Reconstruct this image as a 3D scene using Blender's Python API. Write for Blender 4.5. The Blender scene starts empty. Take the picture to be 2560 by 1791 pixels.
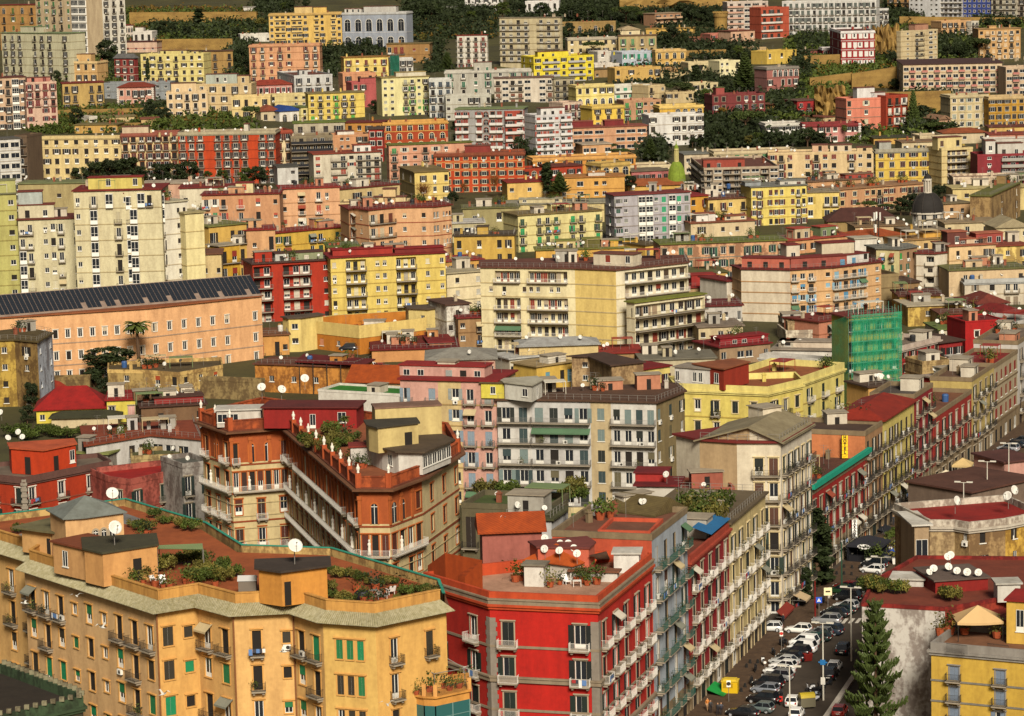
import bpy, random
from math import radians, sin, cos, pi, atan2, sqrt
from mathutils import Vector, Matrix
R = random.Random(7)
SC = bpy.context.scene
COL = SC.collection
# ---------------------------------------------------------------- camera
F, CX, CY = 7500.0, 1280.0, 895.5
PITCH, ROLL, HC = radians(8.46), 0.024, 105.0
cp, sp, cr, sr = cos(PITCH), sin(PITCH), cos(ROLL), sin(ROLL)
cam = bpy.data.cameras.new("camera"); cam_o = bpy.data.objects.new("camera", cam); COL.objects.link(cam_o)
cam.sensor_width = 36.0; cam.lens = 36.0 * F / 2560.0; cam.clip_start = 1.0; cam.clip_end = 9000.0
R0, U0, F0 = Vector((1, 0, 0)), Vector((0, sp, cp)), Vector((0, cp, -sp))
rx, ux = R0 * cr - U0 * sr, R0 * sr + U0 * cr
M = Matrix((rx, ux, -F0)).transposed().to_4x4(); M.translation = Vector((0, 0, HC)); cam_o.matrix_world = M
SC.camera = cam_o
# ---------------------------------------------------------------- sky and sun (bright overcast afternoon)
SUN_EL, SUN_AZ = radians(35), radians(170)      # azimuth the light comes from, clockwise from +Y
w = bpy.data.worlds.new("World"); SC.world = w; w.use_nodes = True
nt = w.node_tree; nt.nodes.clear()
sky = nt.nodes.new("ShaderNodeTexSky"); sky.sky_type = 'NISHITA'; sky.sun_disc = False
sky.sun_elevation = SUN_EL; sky.sun_rotation = SUN_AZ; sky.dust_density = 4.0; sky.air_density = 0.8; sky.ozone_density = 0.3
bg = nt.nodes.new("ShaderNodeBackground"); bg.inputs[1].default_value = 0.05
wo = nt.nodes.new("ShaderNodeOutputWorld"); tn = nt.nodes.new('ShaderNodeMix'); tn.data_type = 'RGBA'; tn.blend_type = 'MULTIPLY'; tn.inputs[0].default_value = 1.0; tn.inputs[7].default_value = (1.0, .9, .74, 1); nt.links.new(sky.outputs[0], tn.inputs[6]); nt.links.new(tn.outputs[2], bg.inputs[0]); nt.links.new(bg.outputs[0], wo.inputs[0])
sl = bpy.data.lights.new("sun", 'SUN'); sl.energy = 4.7; sl.angle = radians(16); sl.color = (1.0, 0.94, 0.83)
so = bpy.data.objects.new("sun", sl); COL.objects.link(so)
sd = Vector((sin(SUN_AZ) * cos(SUN_EL), cos(SUN_AZ) * cos(SUN_EL), sin(SUN_EL)))
so.rotation_euler = sd.to_track_quat('Z', 'Y').to_euler()
vs = SC.view_settings; vs.view_transform = 'Standard'; vs.look = 'None'; vs.exposure = 0.48; vs.gamma = 1.0
SC.cycles.max_bounces = 5; SC.cycles.diffuse_bounces = 3; SC.cycles.glossy_bounces = 2; SC.cycles.transparent_max_bounces = 6
SC.cycles.use_denoising = True
# ---------------------------------------------------------------- picture point -> place in the world
TX, TY, TS = 0.0, 0.0, 1.0
def tile(x, y, s=3.345):
    global TX, TY, TS
    TX, TY, TS = x, y, s
def px(x, y): return TX + x / TS, TY + y / TS
def rayd(X, Y):
    dx, dy = X - CX, CY - Y
    a, b = dx * cr + dy * sr, -dx * sr + dy * cr
    v = Vector((a, F * cp + b * sp, -F * sp + b * cp))
    return v / v.y
ZP = [(0, 0), (655, 0), (700, 1.5), (790, 3), (920, 5), (1090, 8.5), (1160, 10), (1330, 14), (1530, 21), (1750, 32), (1980, 50), (2250, 72), (2700, 105), (4000, 150)]
def zg_at(D):
    for (a, za), (b, zb) in zip(ZP, ZP[1:]):
        if D <= b: return za + (zb - za) * (D - a) / (b - a)
    return ZP[-1][1]
def hitground(x, y):
    r = rayd(*px(x, y)); lo, hi = 200.0, 3500.0
    for _ in range(40):
        m = (lo + hi) / 2
        if HC + r.z * m > zg_at(m): lo = m
        else: hi = m
    return Vector((r.x * lo, lo, zg_at(lo)))
def at_depth(x, y, D):
    r = rayd(*px(x, y)); return Vector((r.x * D, D, HC + r.z * D))
def at_z(x, y, z):
    r = rayd(*px(x, y)); D = (z - HC) / r.z if r.z < -1e-4 else 5000
    return Vector((r.x * D, D, z))
def at_plane(x, y, p, n):          # vertical plane through p with plan normal n
    r = rayd(*px(x, y)); D = (p.x * n.x + p.y * n.y) / (r.x * n.x + n.y)
    return Vector((r.x * D, D, HC + r.z * D))
def proj(P):
    d = P - Vector((0, 0, HC)); f = d.dot(F0)
    return CX + F * d.dot(rx) / f, CY - F * d.dot(ux) / f
# ---------------------------------------------------------------- colours and materials
KA = 0.62
def lin(c): return c / 12.92 if c <= 0.04045 else ((c + 0.055) / 1.055) ** 2.4
def hx(s, k=KA):
    c = [lin(int(s[i:i + 2], 16) / 255.0) * k for i in (0, 2, 4)]; l = .3 * c[0] + .6 * c[1] + .1 * c[2]
    return tuple(min(.9, max(.004, l + (x - l) * 1.03)) for x in c) + (1.0,)
MATS = {}
def mat(name, base=None, rough=0.85, obj=False, noise=0.25, sc=(0.35, 0.35, 0.08), metal=0.0, bump=0.0, second=None, sharp=False, spec=0.3, rand=0.0):
    m = bpy.data.materials.new(name); m.use_nodes = True; t = m.node_tree; N = t.nodes; L = t.links
    b = N['Principled BSDF']; b.inputs['Roughness'].default_value = rough; b.inputs['Metallic'].default_value = metal
    b.inputs['Specular IOR Level'].default_value = spec
    src = None
    if obj:
        oi = N.new('ShaderNodeObjectInfo'); src = oi.outputs['Color']
    else:
        rgb = N.new('ShaderNodeRGB'); rgb.outputs[0].default_value = base; src = rgb.outputs[0]
    if noise > 0:
        tc = N.new('ShaderNodeTexCoord'); mp = N.new('ShaderNodeMapping'); mp.inputs['Scale'].default_value = sc
        L.new(tc.outputs['Object'], mp.inputs[0])
        nz = N.new('ShaderNodeTexNoise'); nz.inputs['Detail'].default_value = 6; nz.inputs['Roughness'].default_value = 0.65; nz.inputs['Scale'].default_value = 1.0
        L.new(mp.outputs[0], nz.inputs[0])
        n2 = N.new('ShaderNodeTexNoise'); n2.inputs['Scale'].default_value = 1.9; n2.inputs['Detail'].default_value = 3; L.new(tc.outputs['Object'], n2.inputs[0])
        ad = N.new('ShaderNodeMath'); ad.operation = 'MULTIPLY_ADD'; ad.inputs[1].default_value = 0.35
        L.new(n2.outputs[0], ad.inputs[0]); L.new(nz.outputs[0], ad.inputs[2])
        mr = N.new('ShaderNodeMapRange'); mr.inputs[1].default_value = 0.45 if not sharp else 0.6; mr.inputs[2].default_value = 0.95 if not sharp else 0.75
        mr.inputs[3].default_value = 1.0; mr.inputs[4].default_value = 0.0
        L.new(ad.outputs[0], mr.inputs[0])
        mx = N.new('ShaderNodeMix'); mx.data_type = 'RGBA'
        dk = N.new('ShaderNodeMix'); dk.data_type = 'RGBA'; dk.blend_type = 'MULTIPLY'; dk.inputs[0].default_value = 1.0
        L.new(src, dk.inputs[6]); dk.inputs[7].default_value = (1 - noise * 1.6, 1 - noise * 1.75, 1 - noise * 1.8, 1) if second is None else second
        inv = N.new('ShaderNodeMath'); inv.operation = 'SUBTRACT'; inv.inputs[0].default_value = 1.0; L.new(mr.outputs[0], inv.inputs[1])
        L.new(inv.outputs[0], mx.inputs[0]); L.new(src, mx.inputs[6]); L.new(dk.outputs[2], mx.inputs[7])
        src = mx.outputs[2]
        if bump > 0:
            bp = N.new('ShaderNodeBump'); bp.inputs['Strength'].default_value = bump; bp.inputs['Distance'].default_value = 0.2
            L.new(ad.outputs[0], bp.inputs['Height']); L.new(bp.outputs[0], b.inputs['Normal'])
    if rand > 0:
        oi2 = N.new('ShaderNodeObjectInfo'); hs = N.new('ShaderNodeHueSaturation')
        m2 = N.new('ShaderNodeMapRange'); m2.inputs[3].default_value = 1 - rand; m2.inputs[4].default_value = 1 + rand
        L.new(oi2.outputs['Random'], m2.inputs[0]); L.new(m2.outputs[0], hs.inputs['Value']); L.new(src, hs.inputs['Color']); src = hs.outputs[0]
    L.new(src, b.inputs['Base Color']); MATS[name] = m
    return m
def stripes(m, scale, axis, depth=0.5, dark=(0.55, 0.5, 0.45, 1)):
    """tile rows or corrugation: darkens the base colour in fine bands (grooves between tiles)"""
    N, L = m.node_tree.nodes, m.node_tree.links; b = N['Principled BSDF']
    old = b.inputs['Base Color'].links[0].from_socket
    tc = N.new('ShaderNodeTexCoord'); wv = N.new('ShaderNodeTexWave'); wv.wave_type = 'BANDS'; wv.bands_direction = axis
    wv.inputs['Scale'].default_value = scale; wv.inputs['Distortion'].default_value = 0.6; wv.inputs['Detail'].default_value = 2
    L.new(tc.outputs['Object'], wv.inputs[0])
    mx = N.new('ShaderNodeMix'); mx.data_type = 'RGBA'; mx.blend_type = 'MULTIPLY'; mx.inputs[0].default_value = depth
    cr_ = N.new('ShaderNodeMix'); cr_.data_type = 'RGBA'; cr_.inputs[6].default_value = dark; cr_.inputs[7].default_value = (1, 1, 1, 1)
    L.new(wv.outputs[1], cr_.inputs[0]); L.new(old, mx.inputs[6]); L.new(cr_.outputs[2], mx.inputs[7]); L.new(mx.outputs[2], b.inputs['Base Color'])
plaster = mat('plaster', obj=True, noise=0.26, sc=(.55, .55, .12), bump=0.2)
weathered = mat('weathered_plaster', obj=True, noise=0.34, sc=(0.5, 0.5, 0.22), bump=0.3, sharp=True)
roofing = mat('roofing', obj=True, noise=0.38, sc=(0.25, 0.25, 0.4), bump=0.2, second=(.5, .46, .42, 1))
tiles = mat('roof_tiles', obj=True, noise=0.3, sc=(0.5, 0.5, 0.5)); stripes(tiles, 1.1, 'DIAGONAL', 0.55)
glass = mat('window_glass', hx('23262a', 0.8), 0.12, noise=0, spec=0.5)
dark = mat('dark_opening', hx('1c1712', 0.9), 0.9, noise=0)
frame = mat('window_frame', hx('d8d4c8', 0.8), 0.6, noise=0)
shut = mat('shutter_paint', obj=True, rough=0.7, noise=0.12, sc=(2, 2, 2))
trims = {'w': mat('white_trim', hx('e6dfce', 0.7), noise=0.15), 's': mat('stone_trim', hx('a89a82', 0.7), noise=0.15), 'c': mat('cream_trim', hx('e3cf9f', 0.65), noise=0.15),
         'b': mat('brown_trim', hx('8a4a2a', 0.7), noise=0.15), 'm': mat('maroon_trim', hx('7d2a26', 0.7), noise=0.15), 'y': mat('yellow_trim', hx('e2aa60', .62), noise=.15), 'r': mat('rust_trim', hx('b4602c', .7), noise=.15), 'g': mat('grey_trim', hx('8c8780', 0.7), noise=0.15)}
rails = {'k': mat('black_iron', hx('2a2622', 0.8), 0.6, noise=0), 'w': mat('white_iron', hx('ded8cc', 0.75), 0.6, noise=0), 'g': mat('grey_iron', hx('77726a', 0.75), 0.6, noise=0),
         'r': mat('maroon_iron', hx('7d2a26', 0.75), 0.6, noise=0), 'e': mat('green_iron', hx('1f4a40', 0.75), 0.6, noise=0)}
panel = mat('balcony_panel', obj=True, noise=0.15)
concrete = mat('concrete_slab', hx('a79b86', 0.65), noise=0.25)
metal = mat('painted_metal', obj=True, rough=0.5, noise=0)
dishm = mat('dish_paint', hx('e4e0d4', 0.62), 0.5, noise=0)
# ---------------------------------------------------------------- mesh builder
class MB:
    def __init__(s): s.v, s.f, s.m = [], [], []
    def face(s, pts, m=0):
        k = len(s.v); s.v.extend(tuple(p) for p in pts); s.f.append(tuple(range(k, k + len(pts)))); s.m.append(m)
    def box(s, x0, x1, y0, y1, z0, z1, m=0):
        k = len(s.v); s.v.extend(((x0, y0, z0), (x1, y0, z0), (x1, y1, z0), (x0, y1, z0), (x0, y0, z1), (x1, y0, z1), (x1, y1, z1), (x0, y1, z1)))
        for q in ((0, 3, 2, 1), (4, 5, 6, 7), (0, 1, 5, 4), (1, 2, 6, 5), (2, 3, 7, 6), (3, 0, 4, 7)):
            s.f.append(tuple(k + i for i in q)); s.m.append(m)
    def prism(s, poly, z0, z1, m=0, mt=None, bottom=True):
        n = len(poly); k = len(s.v)
        s.v.extend((p[0], p[1], z0) for p in poly); s.v.extend((p[0], p[1], z1) for p in poly)
        for i in range(n):
            j = (i + 1) % n; s.f.append((k + i, k + j, k + n + j, k + n + i)); s.m.append(m)
        s.f.append(tuple(k + n + i for i in range(n))); s.m.append(m if mt is None else mt)
        if bottom: s.f.append(tuple(k + n - 1 - i for i in range(n))); s.m.append(m)
    def ring(s, outer, inner, z0, z1, m=0, only=None):
        n = len(outer)
        for i in (range(n) if only is None else only):
            j = (i + 1) % n; a, b, c, d = outer[i], outer[j], inner[j], inner[i]
            s.face([(a[0], a[1], z0), (b[0], b[1], z0), (b[0], b[1], z1), (a[0], a[1], z1)], m)
            s.face([(c[0], c[1], z0), (d[0], d[1], z0), (d[0], d[1], z1), (c[0], c[1], z1)], m)
            s.face([(a[0], a[1], z1), (b[0], b[1], z1), (c[0], c[1], z1), (d[0], d[1], z1)], m)
            s.face([(a[0], a[1], z0), (d[0], d[1], z0), (c[0], c[1], z0), (b[0], b[1], z0)], m)
    def tube(s, p, q, r, r2=None, n=6, m=0):
        p, q = Vector(p), Vector(q); d = (q - p)
        if d.length < 1e-6: return
        r2 = r if r2 is None else r2; d.normalize(); a = d.orthogonal().normalized(); b = d.cross(a); k = len(s.v)
        for c, rr in ((p, r), (q, r2)):
            for i in range(n):
                t = 2 * pi * i / n; s.v.append(tuple(c + (a * cos(t) + b * sin(t)) * rr))
        for i in range(n):
            j = (i + 1) % n; s.f.append((k + i, k + j, k + n + j, k + n + i)); s.m.append(m)
        s.f.append(tuple(k + n + i for i in range(n))); s.m.append(m); s.f.append(tuple(k + n - 1 - i for i in range(n))); s.m.append(m)
    def lathe(s, prof, n=16, c=(0, 0), m=0, sx=1, sy=1):
        k = len(s.v)
        for r, z in prof:
            for i in range(n):
                t = 2 * pi * i / n; s.v.append((c[0] + r * sx * cos(t), c[1] + r * sy * sin(t), z))
        for a in range(len(prof) - 1):
            for i in range(n):
                j = (i + 1) % n; s.f.append((k + a * n + i, k + a * n + j, k + (a + 1) * n + j, k + (a + 1) * n + i)); s.m.append(m)
    def mesh(s, name, mats, smooth=False):
        me = bpy.data.meshes.new(name); me.from_pydata(s.v, [], s.f)
        for x in mats: me.materials.append(x)
        if len(mats) > 1: me.polygons.foreach_set('material_index', s.m)
        if smooth: me.polygons.foreach_set('use_smooth', [True] * len(s.f))
        me.update(); return me
def ob(name, me, parent=None, loc=(0, 0, 0), rz=0.0, color=None):
    o = bpy.data.objects.new(name, me); COL.objects.link(o); o.location = loc
    if rz: o.rotation_euler = (0, 0, rz)
    if parent is not None: o.parent = parent
    if color is not None: o.color = color
    return o
def pt(name, m, mats, *a, **k):
    sm = False
    if a and a[0] is True: sm, a = True, a[1:]
    return ob(name, m.mesh(name, mats, sm), *a, **k)
def tag(o, label, cat, group=None):
    o['label'] = label; o['category'] = cat
    if group: o['group'] = group
    return o
def thing(name, label, cat, loc, rz=0.0, group=None): return tag(ob(name, None, None, loc, rz), label, cat, group)
def structure(name, me, color=None):
    o = ob(name, me, color=color); o['kind'] = 'structure'; return o
def offset(poly, d):
    n = len(poly); out = []
    for i in range(n):
        p0, p1, p2 = Vector(poly[i - 1][:2]), Vector(poly[i][:2]), Vector(poly[(i + 1) % n][:2])
        e1, e2 = (p1 - p0).normalized(), (p2 - p1).normalized(); n1, n2 = Vector((e1.y, -e1.x)), Vector((e2.y, -e2.x))
        b = n1 + n2
        if b.length < 1e-3: b = n1
        b.normalize(); out.append(p1 + b * min(d / max(0.3, b.dot(n1)) if d > 0 else d / max(0.3, b.dot(n1)), 3 * abs(d)))
    return out
# ---------------------------------------------------------------- windows, balconies
WC, BC = {}, {}
def win_mesh(kind, w, h, st, tr, hole):
    key = (kind, w, h, st, tr, hole)
    if key in WC: return WC[key]
    m = MB(); G, FR, SH, TR, DK = 0, 1, 2, 3, 4; y = -0.16 if hole else 0.03; hw = w / 2
    if kind == 'o':
        n = 8; zs = h - hw; arc = [(hw * cos(pi * i / n), zs + hw * sin(pi * i / n)) for i in range(n + 1)]
        m.face([(-hw, 0.04, 0), (hw, 0.04, 0)] + [(a, 0.04, b) for a, b in arc], G)
        ro = hw + 0.22; arco = [(ro * cos(pi * i / n), zs + ro * sin(pi * i / n)) for i in range(n + 1)]
        ins, outs = [(hw, 0)] + arc + [(-hw, 0)], [(ro, 0)] + arco + [(-ro, 0)]
        for (a, b), (c, d) in zip(zip(ins, ins[1:]), zip(outs, outs[1:])):
            m.face([(a[0], 0.1, a[1]), (c[0], 0.1, c[1]), (d[0], 0.1, d[1]), (b[0], 0.1, b[1])], TR)
            m.face([(c[0], 0.0, c[1]), (c[0], 0.1, c[1]), (d[0], 0.1, d[1]), (d[0], 0.0, d[1])], TR)
            m.face([(a[0], 0.1, a[1]), (a[0], 0.03, a[1]), (b[0], 0.03, b[1]), (b[0], 0.1, b[1])], TR)
        m.box(-0.035, 0.035, 0.05, 0.08, 0, h - 0.1, FR); m.box(-hw, hw, 0.05, 0.08, zs - 0.04, zs + 0.04, FR)
    else:
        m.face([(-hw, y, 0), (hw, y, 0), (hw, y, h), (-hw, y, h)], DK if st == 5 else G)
        if st != 5:
            t = 0.07 if hole else 0.05
            for a, b in ((-hw, -hw + t), (hw - t, hw), (-t / 2, t / 2)): m.box(a, b, y + 0.003, y + 0.05, 0, h, FR)
            for a, b in ((0, t), (h - t, h)): m.box(-hw, hw, y + 0.003, y + 0.052, a, b, FR)
            if h > 1.9: m.box(-hw, hw, y + 0.003, y + 0.051, 0, h * 0.22, FR)
        if st == 1:
            for sg in (-1, 1):
                a, b = sorted((sg * (hw + 0.03), sg * (hw * 2 + 0.03))); m.box(a, b, 0.02, 0.07, 0, h, SH)
                for q in (0.33, 0.66): m.box(a + 0.05, b - 0.05, 0.07, 0.085, h * q - 0.03, h * q + 0.03, SH)
        elif st == 2:
            m.box(-hw, -0.015, y + 0.06, y + 0.1, 0.02, h, SH); m.box(0.015, hw, y + 0.06, y + 0.1, 0.02, h, SH)
        elif st == 3: m.box(-hw, hw, y + 0.06, y + 0.1, h * 0.5, h, SH)
        elif st == 4: m.box(-hw, hw, y + 0.06, y + 0.1, 0.03, h, SH)
        elif st == 6:
            m.box(-hw, 0.0, y + 0.06, y + 0.1, 0.02, h, SH); m.box(hw + 0.03, hw * 2, 0.02, 0.07, 0, h, SH)
        if tr:
            q = 0.17 if hole else 0.13
            m.box(-hw - q, -hw, 0, 0.05, 0, h + q, TR); m.box(hw, hw + q, 0, 0.05, 0, h + q, TR); m.box(-hw, hw, 0, 0.05, h, h + q, TR)
            m.box(-hw - q - 0.1, hw + q + 0.1, 0, 0.22, h + q + 0.002, h + q + 0.12, TR)
        if kind in 'ws': m.box(-hw - 0.12, hw + 0.12, 0.001, 0.14, -0.12, 0, TR if tr else FR)
    WC[key] = m.mesh('window_' + kind, [glass, frame, shut, trims[tr or 's'], dark]); return WC[key]
def balc_mesh(wd, d, rail, near, kind):
    key = (wd, d, rail, near, kind)
    if key in BC: return BC[key]
    m = MB(); hw = wd / 2; m.box(-hw, hw, 0.002, d, -0.16, 0, 0)
    if near: m.box(-hw + 0.15, -hw + 0.4, 0.002, d * 0.7, -0.45, -0.162, 0); m.box(hw - 0.4, hw - 0.15, 0.002, d * 0.7, -0.45, -0.162, 0)
    slab = m.mesh('balcony_slab', [concrete])
    m = MB()
    if kind == 'panel':
        m.box(-hw, hw, d - 0.08, d - 0.001, 0.002, 0.95); m.box(-hw, -hw + 0.07, 0.01, d - 0.082, 0.002, 0.95); m.box(hw - 0.07, hw, 0.01, d - 0.082, 0.002, 0.95)
        rm = m.mesh('railing', [panel])
    else:
        t = 0.03 if near else 0.045
        for z in (0.95, 0.08):
            m.box(-hw, hw, d - t, d, z, z + t); m.box(-hw, -hw + t, 0, d - t, z, z + t); m.box(hw - t, hw, 0, d - t, z, z + t)
        st = 0.14 if near else 0.3; n = max(2, int(wd / st)); b = 0.011 if near else 0.018
        for i in range(n + 1):
            x = -hw + b + (wd - 2 * b) * i / n; m.box(x - b, x + b, d - t, d - t + 2 * b, 0.0, 0.95)
        k = max(1, int(d / st))
        for i in range(1, k):
            for sx in (-hw, hw - 2 * b): m.box(sx, sx + 2 * b, d * i / k - b, d * i / k + b, 0, 0.95)
        rm = m.mesh('railing', [rails[rail]])
    BC[key] = (slab, rm); return BC[key]
def q1(x): return max(0.2, round(x * 10) / 10)
# roof things -----------------------------------------------------------------
def dish_meshes():
    m = MB(); prof = [(0.0, 0.0), (0.18, 0.015), (0.34, 0.06), (0.46, 0.12), (0.46, 0.135), (0.33, 0.075), (0.0, 0.012)]
    m.lathe(prof, 14); a = m.mesh('dish', [dishm], True)
    m = MB(); m.tube((0, 0, 0), (0, 0, 1.25), 0.03); m.tube((0, 0, 1.2), (0.0, -0.16, 1.3), 0.03); b = m.mesh('mast', [rails['g']])
    m = MB(); m.tube((0, -0.46, 0.1), (0, 0.0, 0.55), 0.016, n=4); m.tube((0, 0, 0.5), (0, -0.03, 0.62), 0.05); c = m.mesh('feed_arm', [rails['g']])
    return a, b, c
DISH = dish_meshes(); DISHES = []
def dish(P, s, where, face=None):
    rz = (radians(R.uniform(-40, 40)) if face is None else face)
    e = ob('satellite_dish', None, None, P, rz); e.scale = (s, s, s)
    ob('mast', DISH[1], e); d = ob('dish', DISH[0], e, (0, -0.18, 1.3)); d.rotation_euler = (radians(R.uniform(52, 74)), 0, R.uniform(-.2, .2)); ob('feed_arm', DISH[2], d)
    DISHES.append((e, where)); return e
def finish_dishes():
    from collections import defaultdict
    g = defaultdict(list)
    for e, w_ in DISHES: g[w_].append(e)
    ordn = ['first', 'second', 'third', 'fourth', 'fifth', 'sixth', 'seventh', 'eighth', 'ninth', 'tenth', 'eleventh', 'twelfth']
    for w_, es in g.items():
        es.sort(key=lambda e: proj(e.location)[0])
        for i, e in enumerate(es):
            a = 'white satellite dish' if len(es) == 1 else ordn[i] + ' white satellite dish from the left'
            tag(e, a + ' on ' + w_, 'satellite dish', 'satellite dishes on the roofs')
def m_ac():
    m = MB(); m.box(-0.42, 0.42, 0.02, 0.34, 0, 0.6, 0); m.lathe([(0.0, 0.0), (0.2, 0.0), (0.22, 0.03)], 10, m=1)
    k = len(m.v) - 30
    for i in range(k, len(m.v)): x, y, z = m.v[i]; m.v[i] = (x - 0.1, 0.345 + z * 0.3, 0.3 + y)
    m.box(-0.36, -0.3, 0.02, 0.3, -0.1, -0.002, 1); m.box(0.3, 0.36, 0.02, 0.3, -0.1, -0.002, 1)
    return m.mesh('air_conditioner', [frame, rails['k']])
AC = m_ac()
def m_antenna():
    m = MB(); m.tube((0, 0, 0), (0, 0, 3.2), 0.03, n=5)
    for z, l in ((3.1, 0.7), (2.7, 0.5)):
        m.tube((-l, 0, z), (l, 0, z), 0.018, n=4)
        for k in range(5): x = -l + 2 * l * k / 4; m.tube((x, -0.25, z), (x, 0.25, z), 0.012, n=4)
    return m.mesh('antenna', [rails['g']])
ANT = m_antenna()
def m_chimney():
    m = MB(); m.box(-0.35, 0.35, -0.3, 0.3, 0, 1.3, 0); m.box(-0.45, 0.45, -0.4, 0.4, 1.302, 1.42, 0); m.tube((-0.15, 0, 1.42), (-0.15, 0, 1.75), 0.1, m=0); m.tube((0.17, 0, 1.42), (0.17, 0, 1.7), 0.1, m=0)
    return m.mesh('chimney', [plaster])
CHIM = m_chimney()
LAUN = {}; laun_m = [mat('white_linen', hx('dcd8d0', .75), noise=0), mat('blue_linen', hx('5a7aa8', .75), noise=0), mat('red_linen', hx('9a3030', .75), noise=0), mat('dark_linen', hx('3a3a44', .75), noise=0)]
AWN = {}
def awn_mesh(wd):
    if wd in AWN: return AWN[wd]
    m = MB(); h = wd / 2; m.face([(-h, .05, 0), (-h, 1.1, -.75), (h, 1.1, -.75), (h, .05, 0)]); m.face([(-h, 1.1, -.75), (-h, 1.1, -.98), (h, 1.1, -.98), (h, 1.1, -.75)]); m.face([(h, .05, -.04), (h, 1.1, -.79), (-h, 1.1, -.79), (-h, .05, -.04)])
    AWN[wd] = m.mesh('awning', [panel]); return AWN[wd]
def m_pot(seed):
    r = random.Random(seed); m, p_ = MB(), MB(); p_.lathe([(0.0, 0), (0.22, 0), (0.3, 0.4), (0.26, 0.4), (0.0, 0.36)], 8)
    for _ in range(70):
        c = Vector((r.gauss(0, 0.28), r.gauss(0, 0.28), 0.75 + r.gauss(0, 0.28))); a = Vector((r.gauss(0, 1), r.gauss(0, 1), r.gauss(0, 1))).normalized(); b = a.orthogonal().normalized(); s = 0.11
        m.face([c - a * s, c - b * s * .6, c + a * s, c + b * s * .6])
    return p_, m
def potted(loc, s, i, label, group, rz=0.0):
    t = thing('potted_plant', label, 'potted plant', loc, rz, group); t.scale = (s,) * 3; ob('pot', POTS[i % 4][0], t); ob('foliage', POTS[i % 4][1], t)
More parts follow.
